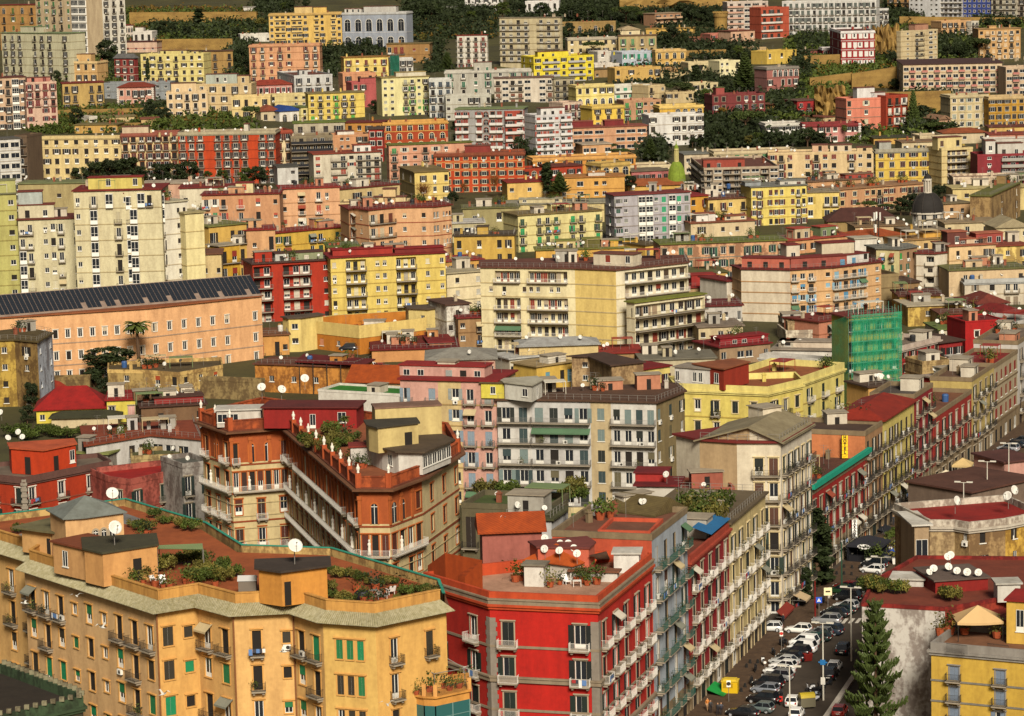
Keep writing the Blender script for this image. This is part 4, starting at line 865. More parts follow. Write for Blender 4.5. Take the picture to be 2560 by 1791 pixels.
# retaining walls, cliffs
tuff = mat('tuff_stone', hx('9a7c42', 0.75), noise=0.4, sc=(.12, .12, .25), bump=0.6, sharp=False)
def wall(label, x0, y0, x1, y1, yb, name='retaining_wall', th=3.0, jag=0.0):
    g = hitground((x0 + x1) / 2, yb); A, C = at_depth(x0, y0, g.y), at_depth(x1, y1, g.y); rr = random.Random(int(x0)); n = 14; base = Vector((A.x, A.y, g.z)); m = MB()
    rows = 6; V = {}
    for i in range(n + 1):
        t = i / n; P = A.lerp(C, t)
        for j in range(rows + 1): V[i, j] = (P.x - base.x, rr.uniform(-1, 1) * jag + (j / rows) * jag * 2, (P.z - base.z + 3) * j / rows - 3 + (rr.uniform(-.4, .4) * jag if 0 < j else 0))
    for i in range(n):
        for j in range(rows): m.face([V[i, j], V[i + 1, j], V[i + 1, j + 1], V[i, j + 1]])
        a, b = V[i, rows], V[i + 1, rows]; m.face([a, b, (b[0], b[1] + th, b[2]), (a[0], a[1] + th, a[2])])
        a2, b2 = (a[0], a[1] + th, a[2]), (b[0], b[1] + th, b[2]); m.face([b2, a2, (a[0], a[1] + th, -3), (b[0], b[1] + th, -3)])
    o = ob(name, m.mesh(name, [tuff]), None, base)
    if name in ('cliff',): o['kind'] = 'structure'
    else: tag(o, label, 'wall')
tile(0, 0)
wall("long tuff retaining wall below the white site cabin", 1080, 105, 2141, 100, 205)
wall("overgrown tuff wall behind the yellow palazzo", 1310, 330, 1940, 325, 420)
wall("stone garden wall below the pink villa", 480, 925, 1400, 900, 975)
wall("long low garden wall under the olive bushes", 700, 1035, 1450, 1025, 1075)
tile(1280, 0)
wall("tall tuff rock face on the ridge", 900, -60, 1900, -80, 100, name='cliff', jag=2.5)
wall("tuff wall with ivy behind the honey villa", 1450, 425, 1790, 415, 480)
tile(1920, 0)
wall("", 885, 235, 1110, 215, 500, name='cliff', jag=3.5)
wall("tuff ramp wall with two white arches below the crimson palazzo", 350, 655, 700, 610, 735)
wall("upper tuff ramp wall below the crimson palazzo", 300, 470, 620, 455, 560)
wall("tuff wall beneath the winding road", 700, 620, 1080, 560, 740)
wall("tall tuff wall under the long beige block", 980, 775, 1530, 760, 1010)
wall("", 400, 745, 660, 735, 960, name='cliff', jag=3)
wall("tuff wall under the skyline towers", 1100, 140, 2141, 150, 215)
# round tower
tile(1280, 0)
g = hitground(1745, 255); w0 = (at_depth(1800, 200, g.y) - at_depth(1690, 200, g.y)).length / 2; h0 = at_depth(1745, 110, g.y).z - g.z
m = MB(); m.lathe([(w0, -3), (w0, h0 * .72), (w0 * 1.12, h0 * .8), (w0 * 1.12, h0), (w0 * .95, h0), (w0 * .95, h0 - .8), (0, h0 - .8)], 20)
t = thing('round_tower', "round brick tower among the pines", 'tower', g); ob('wall', m.mesh('tower_wall', [tuff]), t)
m = MB()
for i in range(16): a = i * 6.283 / 16; m.box(w0 * 1.08 * cos(a) - .5, w0 * 1.08 * cos(a) + .5, w0 * 1.08 * sin(a) - .5, w0 * 1.08 * sin(a) + .5, h0 + .002, h0 + .9)
pt('battlement', m, [tuff], t)
# green dome church
def dome(label, xc, ybase, ytop, rpx, ydrum, D, col, lcol, drum, lant, ribs=None):
    c = at_depth(xc, ybase, D); rad = rpx / TS * D / F; hd = at_depth(xc, ytop, D).z - c.z; hb = c.z - at_depth(xc, ydrum, D).z
    t = thing('domed_church', label, 'church', Vector((c.x, c.y, c.z - hb - 6))); z0 = hb + 6
    m = MB(); m.lathe([(rad * .96, -8), (rad * .96, z0 - .6), (rad * 1.06, z0 - .5), (rad * 1.06, z0)], 8 if drum else 24); pt('drum', m, [plaster], t, color=hx(lcol))
    m = MB(); n = 9; m.lathe([(rad * cos(1.5 * i / n) ** .85, z0 + hd * sin(1.5708 * i / n)) for i in range(n + 1)], 32); d = pt('dome', m, [roofing], True, t, color=hx(col))
    m = MB()
    for k in range(8):
        a = k * 6.283 / 8 + .3
        pr = [Vector((rad * 1.01 * cos(1.5 * i / n) ** .85 * cos(a), rad * 1.01 * cos(1.5 * i / n) ** .85 * sin(a), z0 + hd * sin(1.5708 * i / n))) for i in range(n)]
        for p, q in zip(pr, pr[1:]): m.tube(p, q, rad * .03, n=5)
    pt('rib', m, [plaster], d, color=hx(ribs or col))
    hl = lant; lr = rad * .22; zt = z0 + hd * .97
    m = MB(); m.lathe([(lr * 1.25, zt - .5), (lr * 1.25, zt + .4), (lr * .7, zt + .42), (lr * .7, zt + hl * .55), (lr * 1.2, zt + hl * .56), (lr * 1.2, zt + hl * .64)], 12)
    for k in range(8): a = k * .785; m.tube((lr * cos(a), lr * sin(a), zt + .4), (lr * cos(a), lr * sin(a), zt + hl * .56), lr * .16)
    l = pt('lantern', m, [plaster], t, color=hx(lcol)); m = MB(); m.lathe([(lr * 1.2, zt + hl * .642), (lr * .9, zt + hl * .75), (lr * .25, zt + hl * .85), (.12, zt + hl), (0, zt + hl)], 12); ob('cap', m.mesh('lantern_cap', [roofing]), l, color=hx(col))
    if drum:
        for k in range(8):
            a = (k + .5) * .7854; rr_ = rad * .96 * cos(.3927); ob('window', win_mesh('d', 1.6, 3.2, 0, 's', False), t, (rr_ * cos(a), rr_ * sin(a), z0 - hb * .9), a - pi / 2, color=hx('5a5a50'))
    return t
tile(1280, 0)
D_ = hitground(1400, 1560).y
dome("church with a bright green tiled dome and tall lantern", 1378, 1525, 1352, 76, 1560, D_ - 8, '8aa038', 'd9cf8a', False, 7.5)
B("ochre church roofs below the green dome", 'd9b05e', 965, 1560, 1460, 1545, 1690, 's.w..s', 1.8, D=D_ - 14, depth=10, roof='h', rc='b5673a', rh=2)
# ================================================================ middle ground, west
tile(0, 440)
B("olive yellow stair tower with slot windows", 'bdb870', -60, 158, 135, 150, 1150, '.s', 8, sh='3a3428', rs='8f8f6a', depth=10, ph=[(-40, 128, 40, '', 'b5b472', 1.0)], ww=1.6)
tile(0, 440)
B("tall pale tower with glazed verandas and red roof edge", 'ddd3aa', 612, 132, 1345, 115, 1190, 's.b.v.s.vb./s.v..b.v...', 8, rs='8a2a20', sh='b9ae8c', depth=16, ph=[(735, 1185, 15, '.s.s', 'd8c870', 2.0)], ac=0.1)
B("lemon yellow stair shaft with slot windows rising through the pale tower", 'e6d26e', 935, 118, 1040, 115, 1165, 's', 9.2, rs='a59a5a', depth=6, sh='3a3428', ww=1.5, clutter=0)
B("pale tower wing with glazed veranda column beside the yellow shaft", 'd6cfb8', 1042, 150, 1370, 135, 1178, 'v...v/b...v/v...b', 8.6, rs='8a2a20', dishes=2, depth=10, ac=0.1, clutter=.5)
B("lower pale wing with roof garden and round balconies", 'd9d0a8', 150, 372, 920, 345, 1150, 'll.swb.ws.wv/ll.swb.ws.wb/vl.swb.ws.wv', 6.6, rs='7a3a2c', dishes=1, sh='cfc6a4', ph=[(150, 350, 135, 'WW', 'b5bdb4', 3.0), (150, 450, 245, 'll', 'd5ccaa', 2.0)], ac=.2)
B("bright white end block with pairs of small windows", 'e8e2cc', 1362, 228, 1562, 210, 1160, '..ss', 7.4, rs='d8cfae', depth=9, ww=.9)
B("blank cream end wall beside the white block", 'eee0a6', 1546, 318, 1702, 306, 1155, '', 6, rs='c9bb88', dishes=2, depth=9)
B("pink and white block under a flat red roof", 'd09c72', 1685, 165, 2336, 150, 720, 'bwb.b.w.s', 5, rs='8a2a22', dishes=6, sh=('b5503a', '4a8a5a', 'd8d0bc'), rail='w', ph=[(1970, 2115, 62, 's', 'e3d3a0')])
B("small tiled terrace house with white pergola", 'dab25e', 1745, 430, 2060, 400, 900, 'b.wb', 3, rs='8a8a4a', dishes=1)
B("ochre corner house with stacked round balconies", 'd3a63c', 1832, 592, 2000, 575, 1010, 'll', 3, xs=1735, ps='s.', rs='c9bca0', dishes=3, sh='8a2f24')
B("plain tan house with triple small windows and red roof line", 'd5b474', 2030, 742, 2260, 735, 1020, 's.s', 2, rs='8a3a2a', dishes=1)
B("red roofed terrace rooms behind the ochre house", 'd8a878', 1880, 465, 2300, 450, 870, 'ws.s.w', 2, rs='9a2c24', dishes=3)
# ---------------------------------------------------------------- long orange building with the solar roof
b = PB("long orange palazzo with grey string lines and a solar panel roof", 'ebb682', [(-120, 1200), (1228, 1112), (2185, 1008)], 1660, ['ww.wwwwwwwwww', 'wwwwww.w'], 3.15, ai=1, depth=14, rs='a8623a', tr='w', sh='c9b89a', po=(7, 0, 0, 2), hole=True, band=('b59a80', (1, 2, 3)), clutter=0, ac=.5, top=1.6, cor=None, ww=1.0, wh=1.9)
orange = b
pan = mat('solar_panel', hx('20242a', 0.9), 0.5, noise=0, spec=0.3); stripes(pan, 0.9, 'Z', 0.35, (0.4, 0.4, 0.4, 1))
P2 = b.poly; v = (P2[-1] - P2[0]).normalized(); z0 = b.H + .3; e = (P2[2] - P2[0]).normalized(); n = Vector((e.y, -e.x))
A_, C_ = P2[0] + n * .6, P2[2] + n * .6; A2, C2 = A_ - n * 7.5, C_ - n * 7.5; A3, C3 = A_ - n * 15, C_ - n * 15; hr_ = 4.2
m = MB(); m.face([(A_.x, A_.y, z0), (C_.x, C_.y, z0), (C2.x, C2.y, z0 + hr_), (A2.x, A2.y, z0 + hr_)]); m.face([(C3.x, C3.y, z0), (A3.x, A3.y, z0), (A2.x, A2.y, z0 + hr_), (C2.x, C2.y, z0 + hr_)])
m.face([(C_.x, C_.y, z0), (C3.x, C3.y, z0), (C2.x, C2.y, z0 + hr_)]); m.face([(A3.x, A3.y, z0), (A_.x, A_.y, z0), (A2.x, A2.y, z0 + hr_)])
pt('pitched_roof', m, [tiles], b.root, color=hx('a89484'))
N_ = 58; sl_ = Vector((-n.x * 7.5, -n.y * 7.5, hr_)); up = Vector((0, 0, .12))
for i in range(N_):
    if i in (20, 24, 27, 33, 38, 44, 49, 55): f0, f1 = .34, .95
    else: f0, f1 = .08, .95
    a = A_.lerp(C_, (i + .05) / N_).to_3d() + Vector((0, 0, z0)) + up; c = A_.lerp(C_, (i + .95) / N_).to_3d() + Vector((0, 0, z0)) + up; sk = e.to_3d() * .0
    m = MB(); q = [a + sl_ * f0, c + sl_ * f0, c + sl_ * f1, a + sl_ * f1]; m.face(q); m.face([p - up * .6 for p in reversed(q)])
    for k in range(4): m.face([q[k], q[k] - up * .6, q[(k + 1) % 4] - up * .6, q[(k + 1) % 4]])
    pt('solar_panel', m, [pan], b.root)
m = MB()
for k in range(1, 8):
    p = P2[0].lerp(P2[2], k / 8) + n * .12; m.tube((p.x, p.y, -1), (p.x, p.y, b.H), .09)
pt('drainpipe', m, [metal], b.root, color=hx('8a6a40'))
# ================================================================ middle ground, centre
tile(640, 440)
B("peach block with white drainpipes and small balconies", 'e1b085', 200, 113, 697, 95, 640, 's.b.bs.', 5, rs='a0352a', sh=('a8452f', 'c9bfa0', '8a9a80'), dishes=1, rail='w')
B("low house with maroon tin roof and white terrace", 'd0b883', 690, 118, 1200, 70, 330, '.ll.w', 2, rs='7d2f24', dishes=1)
B("flat roofed cream house with green roof garden", 'dcc690', 690, 225, 1260, 215, 420, 's..w', 1.6, ph=[(1060, 1165, 112, '', 'e2c490'), (980, 1250, 180, 's', 'e6cf9c')])
b = PB("salmon block with thin brown bands and roof edge", 'e0b183', [(775, 285), (815, 272), (940, 290), (1160, 268), (1480, 262), (1632, 245)], 740, ['b', 's', 'lll', 'ss', 'WW.sss', '.ss'], 4.2, ai=1, rs='8a2f24', band=('a5583a', None), sh=('6a3a2a', 'c9b99a'), dishes=6, depth=10, clutter=1.5)
B("yellow garden block under long maroon roofs with white pergola", 'd8b350', 80, 490, 782, 425, 735, '.wb..bl.bw', 2.6, rs='8f241e', sh='2a4a34', dishes=5, depth=10)
B("red block with grey loggias and brown roof terrace", 'b3371f', -30, 742, 622, 705, 1230, 'LL.LLL.s/LL.LLL.s', 5, hole=True, rs='5a3a30', sh='cfc6b0', tr=None, rail='g', dishes=4, fc=None, ph=[(160, 270, 650, 'W', 'd0d0c4'), (280, 560, 640, 'l', '9aa07a')], ww=1.4)
b = B("yellow block with red roof edge and grey loggias", 'e6cd70', 622, 690, 1582, 645, 1215, 's.LLL.ss.LLL.s.s', 5, hole=True, rs='8f1f1c', sh=('c9bfa4', 'a89f8c', 'd8cda8'), dishes=5, rail='g', ww=1.4, ph=[(640, 1140, 612, '', 'a5352a'), (1160, 1570, 605, '', '7a2a24')])
B("ochre house with little cabin on its dark flat roof", 'cfab55', 1655, 508, 2160, 498, 740, 'w.w.ww', 2, rs='5a4a34', dishes=1, ph=[(1850, 1940, 428, '')])
B("white awning cafe terrace behind the ochre house", 'c9bd92', 1640, 400, 1910, 392, 560, 'WWW', 1.6, rs='e6e2d8', dishes=2)
B("olive garden house under a leafy roof", 'a59a6a', 1728, 278, 2200, 265, 480, '.s..w.w', 1.6, rs='7d7a4a', dishes=2)
B("tall cream house with grey shutters and stained top", 'eadab0', 1595, 822, 1885, 800, 1130, '.s..s', 3, rs='c9bb98', dishes=1, band=('b5a67c', None), sh='b9b4a4')
B("old white house with green mould and one balcony", 'd7d2c2', 1592, 1085, 1785, 1070, 1440, '.b./s.s', 3, mat_=weathered, rs='6a4a3a')
# yellow and orange college building
b = PB("yellow topped orange building with long parapet and red flat roof", 'c98030', [(372, 1205), (862, 1258), (1420, 1190)], 1495, ['.ww.ss.', '.W.ssW.W'], 2.2, ai=1, roof='p', ph_=2.6, cor=None, rc='8a3a30', dishes=1, clutter=.4, sh='c98a6a', top=3.2, depth=6, hole=True, tr=None, vf=1, back=[(1278, 1130), (680, 1165)])
m = MB(); m.ring(offset(b.poly, .12), offset(b.poly, .085), b.H - 2.9, b.H + .02); m.ring(offset(b.poly, .12), offset(b.poly, -.35), b.H + .02, b.H + .1); pt('parapet_band', m, [plaster], b.root, color=hx('eacf80'))
PB("pale yellow stair tower left of the orange building", 'ecd485', [(272, 1195), (374, 1192), (560, 1165)], 1470, ['s', ''], 2.4, ai=1, rs='6a5a4a', depth=3, clutter=0, hole=True, ww=1.8)
PB("pale yellow square tower with dark flat roof right of the orange building", 'ecd68c', [(1275, 1112), (1432, 1120), (1592, 1095)], 1415, ['.s', '.w'], 2.4, ai=1, rs='6a5a48', depth=4, clutter=0, hole=True)
B("orange wall house with red doors beside the carport", 'd8a05a', -60, 1345, 275, 1330, 1510, 'sb.bs', 1, rs='8a5a3a', dishes=1, sh='b0402c')
B("maroon flat roofed hall beside the carport", 'd0965f', 968, 1462, 1690, 1440, 1560, '', 1, rs='7d1f1c', dishes=1, depth=22)
# carport
tile(640, 440)
g = at_z(700, 1590, 3.0); t = thing('carport', "long maroon carport roof on thin posts over parked cars", 'carport', Vector((at_z(330, 1540, 7.0).x, at_z(330, 1540, 7.0).y, 1.5)))
q = [at_z(x, y, 7.5) - t.location for x, y in ((325, 1545), (905, 1575), (1000, 1525), (400, 1480))]
m = MB(); m.prism([(p.x, p.y) for p in q], 5.6, 5.85); pt('carport_roof', m, [roofing], t, color=hx('6a1a18'))
for i in range(5):
    for a, c in ((q[0], q[1]), (q[3], q[2])): p = a.lerp(c, (i + .3) / 5.0); m = MB(); m.tube((p.x, p.y, -2), (p.x, p.y, 5.6), .12); pt('post', m, [rails['k']], t)
tile(0, 440)
B("low tin roofed sheds with green awning strips behind the pale tower", 'b0a070', 150, 70, 735, 60, 330, 's..s.s', 1.6, rs='8a9060', dishes=4)
B("long low pink terrace houses under the dark trees", 'd0a58a', 1190, 72, 1690, 60, 330, 's.ws.s.w', 2, rs='c9b8a0', dishes=5)
B("white stair hut and maroon flat roofs behind the pink and white block", 'e0d6b8', 1500, 108, 1990, 95, 420, 's.b.s', 2, rs='8a2a22', dishes=6)
B("tan low houses stepping behind the ochre corner house", 'cba877', 1560, 330, 1790, 315, 700, 'sb.s', 3, rs='9a4a38', dishes=2)
B("cream workshop between the solar roof and the pale tower", 'd8c08a', 1690, 660, 1850, 655, 1100, 's.s', 2, rs='8a5a40', dishes=1)
tile(640, 440)
B("small ochre houses with red roofs below the salmon block", 'c99a52', 1590, 720, 1900, 700, 900, 's.bs', 2, rs='a8382c', dishes=3)
B("low peach houses at the yellow block's back", 'd6a67c', 600, 600, 860, 590, 900, 's.s', 2, rs='6a7a38', dishes=3)
B("old brown courtyard houses under maroon roofs beside the white mouldy house", 'a58258', 1690, 1195, 1910, 1185, 1460, 's.b', 2.6, rs='8a2a28', dishes=1)
B("low maroon roofed store in front of the cream slab", 'c08a66', 1450, 1400, 1640, 1392, 1520, 's', 1, rs='8a2422', dishes=1)
tile(1280, 440)
B("cream low houses stacked under the tan blank wall", 'd5c39a', 1560, 1270, 1930, 1255, 1480, 's.ws.', 2, rs='9a8a78', dishes=3)
B("brown jumbled roofs between the cream slab and the lemon block", 'b08e60', 380, 1500, 1080, 1480, 1640, 's..s.w..s', 1.6, rs='a5342a', dishes=4)
B("low grey roofs with water tanks behind the lemon block", 'c4b896', 1080, 1545, 1700, 1525, 1690, 's..s.s', 1.5, rs='8a8472', dishes=4)
B("ochre terrace houses with planted roofs under the weathered palazzo", 'c8a45e', 1480, 820, 1800, 805, 1010, 's.w.s', 2, rs='6d6a3a', dishes=3)
tile(1920, 440)
B("sand coloured roofs crowded before the black dome", 'cdb388', 730, 430, 1180, 415, 560, 's.s..s', 1.4, rs='8f7352', dishes=4)
B("mustard low houses with tin roofs under the dark dome", 'c9a24e', 1180, 470, 1500, 455, 590, '.s.s', 1.4, rs='a09078', dishes=3)
B("stacked cream roof rooms with white balustrade right of the dome", 'd9c79c', 1480, 400, 1930, 385, 560, 's.w.s.', 1.8, rs='b09a78', dishes=3)
B("dim brown houses in the gap beside the brown block", '9a7c54', 1090, 900, 1270, 890, 1110, 's.s', 2, rs='5a4030', dishes=1)
B("low weathered houses with stained walls before the white villa", 'b8a074', 1440, 1160, 1720, 1150, 1300, 's..s', 1.6, rs='7a4a38', dishes=2, mat_=weathered)
B("cream and grey roofs beside the red cube tower", 'd2c6aa', 1430, 1290, 1660, 1280, 1430, 's.s', 2, rs='7a8a48', dishes=2)
# ---------------------------------------------------------------- big cream slab block
tile(1280, 440)
b = PB("cream slab block with blank yellow side wall and gridded loggias", 'efe2b2', [(-265, 768), (525, 778), (868, 792), (1472, 727)], 1500, ['..LLLL.LLLLLL./.s.s..sss.ss../..LLLL.LLLLLL.', '', '.LLLLLLLL/.LLLLLLLL/.w......./.w......./.w.......'], 6.3, ai=2, rs='7a4a3a', fc=[None, 'ecd080', 'f0e6c4'], sh=('8a3a28', '4a3a2a', 'b0a088'), hole=True, tr=None, rail='w', dishes=12, ph=[(680, 1010, 655, '.s.s', 'e0d4b8', 6.0, 1), ], depth=14, clutter=2, wh=1.4)
B("front wing of white framed loggias with mossy roof terrace", 'f0e5be', 1025, 1065, 1612, 990, 1530, 'LLLLLLLL', 4.1, D=b.base.y - 4 if False else None, rs='8a8f3a', sh=('8a3a28', '3a2f28', 'a08a70'), rail='k', tr=None, dishes=1, depth=3, hole=True, bd=1.4, clutter=.3, thmax=45, ac=.2)
B("lilac grey block with white verandas and emerald shutters", 'b5b1b3', 855, 168, 1490, 135, 575, 'bs.vvsgvgg', 5, xs=780, ps='w', rs='8a3a34', sh=('2f9a6a', '3a5a4a', '8a8a80'), bpan='b9b5b8', dishes=4, po=(3, 1, 4, 1))
B("pale yellow block with green shutters and thin balconies", 'e3d797', 50, 335, 752, 290, 640, 'b.bbb.bb.b', 4, sh=('2f9a5a', '34503a', '4a4a34'), rs='8f7a4a', dishes=4, po=(2, 1, 6, 1))
B("long low cream school wall under a tin roof", 'decb90', -80, 245, 770, 228, 400, 's.s.s..s.s', 1.4, rs='b0aa90', dishes=2, ph=[(60, 420, 205, 's..s', 'd5c79a')])
B("long weathered palazzo of grey and peach storeys with green shutters", 'd0a078', 1240, 578, 2290, 540, 935, 'w.ww.wbww.bw.wb', 3.4, rs='7a8038', sh=('1f4a38', '2a5a44', '3a4a3a'), dishes=2, rail='k', po=(1, 4, 5, 1), cor=None, mat_=weathered, band=('8f8878', (1,)), tr='s')
B("apricot block with rooftop rooms behind the row of dishes", 'e1b35b', 200, 625, 1115, 600, 800, '.ww..s.w.', 1.5, rs='8a8a44', dishes=12, ph=[(370, 530, 545, 'WW', 'd8c48a'), (820, 1050, 540, '.s.W', 'e3b552'), (590, 735, 530, '', '6a6430')], depth=8)
B("yellow house wall with striped awnings at the apricot block", 'e6bd62', 1115, 585, 1260, 570, 800, 'l.s', 2, rs='6a5a3a')
B("lemon palazzo with black shutters and grey pyramid roof room", 'ead676', 2000, 98, 2462, 78, 420, 'wb.www.wbw', 4, dishes=2, rs='8a8a80', ph=[(1950, 2080, 60, '', '9aa0a0'), (2240, 2450, 40, 'WW', 'd8d4c4')], sh='5a2f24')
B("cream block with brown shutters and white glazed corner", 'dfc176', 1640, 200, 2012, 182, 420, 'b.bs.lv', 2.6, sh='5a2a22', rs='7a4a34', dishes=3)
B("ochre narrow house with maroon shutters", 'd09a41', 1490, 175, 1645, 165, 420, 'w.b', 3, sh='6a2420', rs='a0302a')
B("jumbled cream terrace houses with a white water tank", 'd8c49c', 1495, 400, 2030, 375, 560, '.w..s.s..', 1.6, rs='9a5a40', dishes=7, ph=[(1540, 1700, 320, '', 'e8e2d4'), (1780, 1960, 400, 's.s', 'dcc8a0')])
B("orange walled low block below the lemon houses", 'dca85a', 400, 20, 940, 5, 190, 's.W.ss..', 2, rs='c98a4a', dishes=4, ph=[(640, 780, 90, '', 'dcd4c4')])
B("yellow garden wall houses below the cypress", 'e3bd6e', -40, 60, 480, 40, 200, 's.s...s', 1.4, rs='9a2f24', dishes=3)
# small houses right of the cream slab
B("narrow white house with maroon roof between the cream blocks", 'e5dbc6', 1795, 885, 1925, 872, 1180, '.b/.w', 3, rs='8a2a24', dishes=2, sh='3a3a38')
B("grey white house with black balconies under a maroon roof", 'cbc6ba', 1600, 1095, 1925, 1085, 1340, '..ws.b', 2, rs='7a2a26', dishes=2)
B("maroon roof terrace with ribbon window room", 'a58a6a', 1735, 1440, 2160, 1400, 1590, 'w.WW.s', 1.4, rs='8a1f20', dishes=4, ph=[(1740, 2141, 1345, '.WW..', '96262a')])
B("low brown house with red awning beneath the weathered palazzo", 'b89a70', 1480, 940, 1830, 925, 1120, 'w..s', 1.6, rs='9a3028', dishes=1, ph=[(1500, 1700, 830, '', 'a0302a')])
# ================================================================ middle ground, east
tile(1920, 440)
b = PB("tan block with blank pale side wall and laundry on blue shuttered balconies", 'dfb582', [(-225, 782), (185, 790), (535, 770), (690, 752), (945, 722)], 1225, ['', 'lwb.s', 'll', 'lb.s'], 5, ai=1, rs='7a2a24', fc=['e3d6bb', None, 'd8ae7e', None], sh=('5a90b0', '8ab0c0', 'c9c0a8'), dishes=7, depth=8, hole=True, tr=None, rail='w', ph=[(-220, 180, 690, 'lll', 'c9705a', 2.0, 0), (190, 660, 680, '.l.l.l', 'a5584a', 2.0, 1), (640, 840, 655, '.b.s', 'e8e4da', 1.5, 3), (155, 265, 580, 's', 'dcd0b8', 5.0, 1), (450, 720, 560, '', 'd0c4a8', 6.0, 1)], clutter=2)
B("narrow olive grey blank house with planted roof", '95815a', 945, 825, 1092, 815, 1125, '', 3, roof='p', rc='6a4a34')
b = PB("brown block with green shutters and a grey slab roof", 'ad8c69', [(905, 612), (1097, 618), (1247, 595)], 1040, ['.b.b.', 'w.w.w'], 4.6, ai=1, rs='8a8a80', fc=['dccf98', None], sh=('2f9a4a', '34604a'), dishes=3, depth=8, hole=True, rail='k', po=(1, 0, 6, 1))
b = PB("white house with deep loggia and cream side wall", 'e3d9c2', [(1240, 652), (1395, 655), (1515, 640)], 1030, ['.L/.b/.L', ''], 4.4, ai=1, rs='8a3a30', dishes=2, depth=6, hole=True, bpan='e3d9c2')
B("peach cream house with roof terrace of glass and red canopies", 'e4c594', 1515, 592, 1905, 572, 1020, '.s.s..wb', 4, rs='b56a50', dishes=2, ph=[(1600, 1830, 560, 'W.W.', 'd8c0a0'), (1500, 1660, 470, '.b.', '6a3a30'), (1740, 1965, 480, 'WWW', 'a04a40')])
B("beige house with long shaded eaves and blank front", 'd9bf96', 1513, 795, 2160, 772, 1075, '.s....s', 2.6, rs='7a7a48', dishes=2)
B("grey parapet block with pale shop front windows", 'd3c8b0', 1645, 868, 2170, 852, 1090, '.w.w.ll.', 2, roof='p', rc='8a8270', cor='b9bab4', dishes=5, sh='8a7a64')
B("rose brown palazzo with cream corner pilasters", 'c99970', 595, 118, 1312, 62, 320, 'w.w.wwbww.wbbb', 3, thmax=30, sh='5a2a24', tr='c', cor='d9b08a', rs='b58a64', rail='k')
B("peach roofscape house with red sunroom", 'cf9f72', 330, 55, 900, 20, 240, 's....w..s', 2, rs='8a6a52', dishes=3, ph=[(650, 880, 0, 'lll', 'b0402f')])
B("small lemon house with white balcony and flat roof", 'edd47e', 320, 142, 596, 135, 360, 'w.bb', 2, rs='a8987a', dishes=2, sh='b9a04a')
B("blank concrete house with mossy roof", 'a38658', 1690, 170, 1860, 172, 480, '', 3, rs='7a7a3a', dishes=1, xs=2110, ps='.w.w', mat_=weathered)
B("cream yellow flat roofed house behind the mossy house", 'e1cc8c', 1545, 112, 2170, 95, 300, '.s...s..', 2, rs='d9c88c', dishes=2)
B("pink plaster house with arched niche beside the dark dome", 'cda678', 1468, 238, 1692, 225, 440, '.w.s.', 2, rs='8a7a5a')
B("church nave under a brown tiled gable roof", 'a48a58', 500, 385, 1080, 372, 480, '', 1, roof='h', rc='5f382e', rh=3.5, dishes=3, name='church_nave', cat='church')
B("low terrace building edged with white posts and planted roof", 'd6a070', 165, 548, 748, 492, 660, 'w.w.w.w.w.ww', 1.3, rs='b04a3a', dishes=6, ph=[(225, 350, 440, 'WW', 'c9b894'), (440, 570, 425, 'WW', '7a8a60')], thmax=30)
B("low house with terracotta roof and ribbon windows", 'd9cbb0', 745, 520, 1135, 490, 620, 'WW.W', 1.2, roof='h', rc='c06030', rh=1.5, dishes=2)
B("white garage box on the red roof terrace", 'e2dccb', 727, 530, 910, 520, 640, '', 1, rs='cfc6b0', depth=6)
B("yellow stucco house with damp stains at picture edge", 'e0c575', 1900, 592, 2180, 580, 790, '.s.w', 2, rs='9a4a34', dishes=1, mat_=weathered)
B("pale yellow gabled house with two white bays", 'd8c99f', 1910, 438, 2180, 428, 620, '.s.s', 2, roof='g', rc='c9bb94', rh=2.5, dishes=1)
B("cluttered terrace with striped awnings beneath the red canopies", 'd0b078', 1120, 545, 1520, 520, 640, 's..w..s', 1.2, rs='b08a5a', dishes=3, ph=[(1300, 1490, 475, '', 'd9a850')])
B("brown roofed old house with stained yellow wall", 'a48740', 1100, 1010, 1455, 1000, 1200, 's..W', 1.6, rs='6a3a2e', dishes=2, mat_=weathered)
B("yellow streaked wall house with white concrete gutter", 'c9aa5a', 1170, 1095, 1640, 1075, 1260, '..s.w..', 1.6, rs='d0c4a8', dishes=3, mat_=weathered)
B("white villa with red tiled hipped roof and terraces", 'e5e3db', 1755, 1075, 2005, 1062, 1230, '.w.s', 1.6, roof='h', rc='8a3f30', rh=2, dishes=2, name='villa')
B("white terrace wing in front of the red hipped roof", 'e3e2dc', 1690, 1130, 1900, 1120, 1260, '.s.', 1.5, roof='p', rc='b9c0c0', dishes=1)
B("grey white house wall below the villa", 'd9d6cc', 1610, 1075, 1765, 1068, 1220, '.', 1.5, rs='6a2a26')
B("small house with red tiled roof and dormer at picture edge", 'dcd0b4', 1960, 1190, 2180, 1150, 1330, '.s.', 1.6, roof='h', rc='8f2a24', rh=2.4, dishes=1)
B("weathered brown parapet wall house", 'b09870', 165, 1215, 430, 1205, 1370, '.', 2, mat_=weathered, roof='p', rc='8a7a5a')
B("white stained low wing below the weathered parapet", 'd9cdb4', 150, 1295, 430, 1285, 1400, '', 1, mat_=weathered, roof='p', rc='8a6a4a', dishes=1)
B("pinkish roof hut with green door beside the scaffold", 'c9876a', 425, 1225, 700, 1150, 1400, '.b.s', 2, rs='8a3a2e', dishes=2)
tile(1920, 440)
D_ = hitground(1335, 470).y
dome("church with a black ribbed dome and white lantern", 1335, 298, 140, 135, 405, D_, '2e2a26', 'ddd5c2', True, 7, '3a352f')
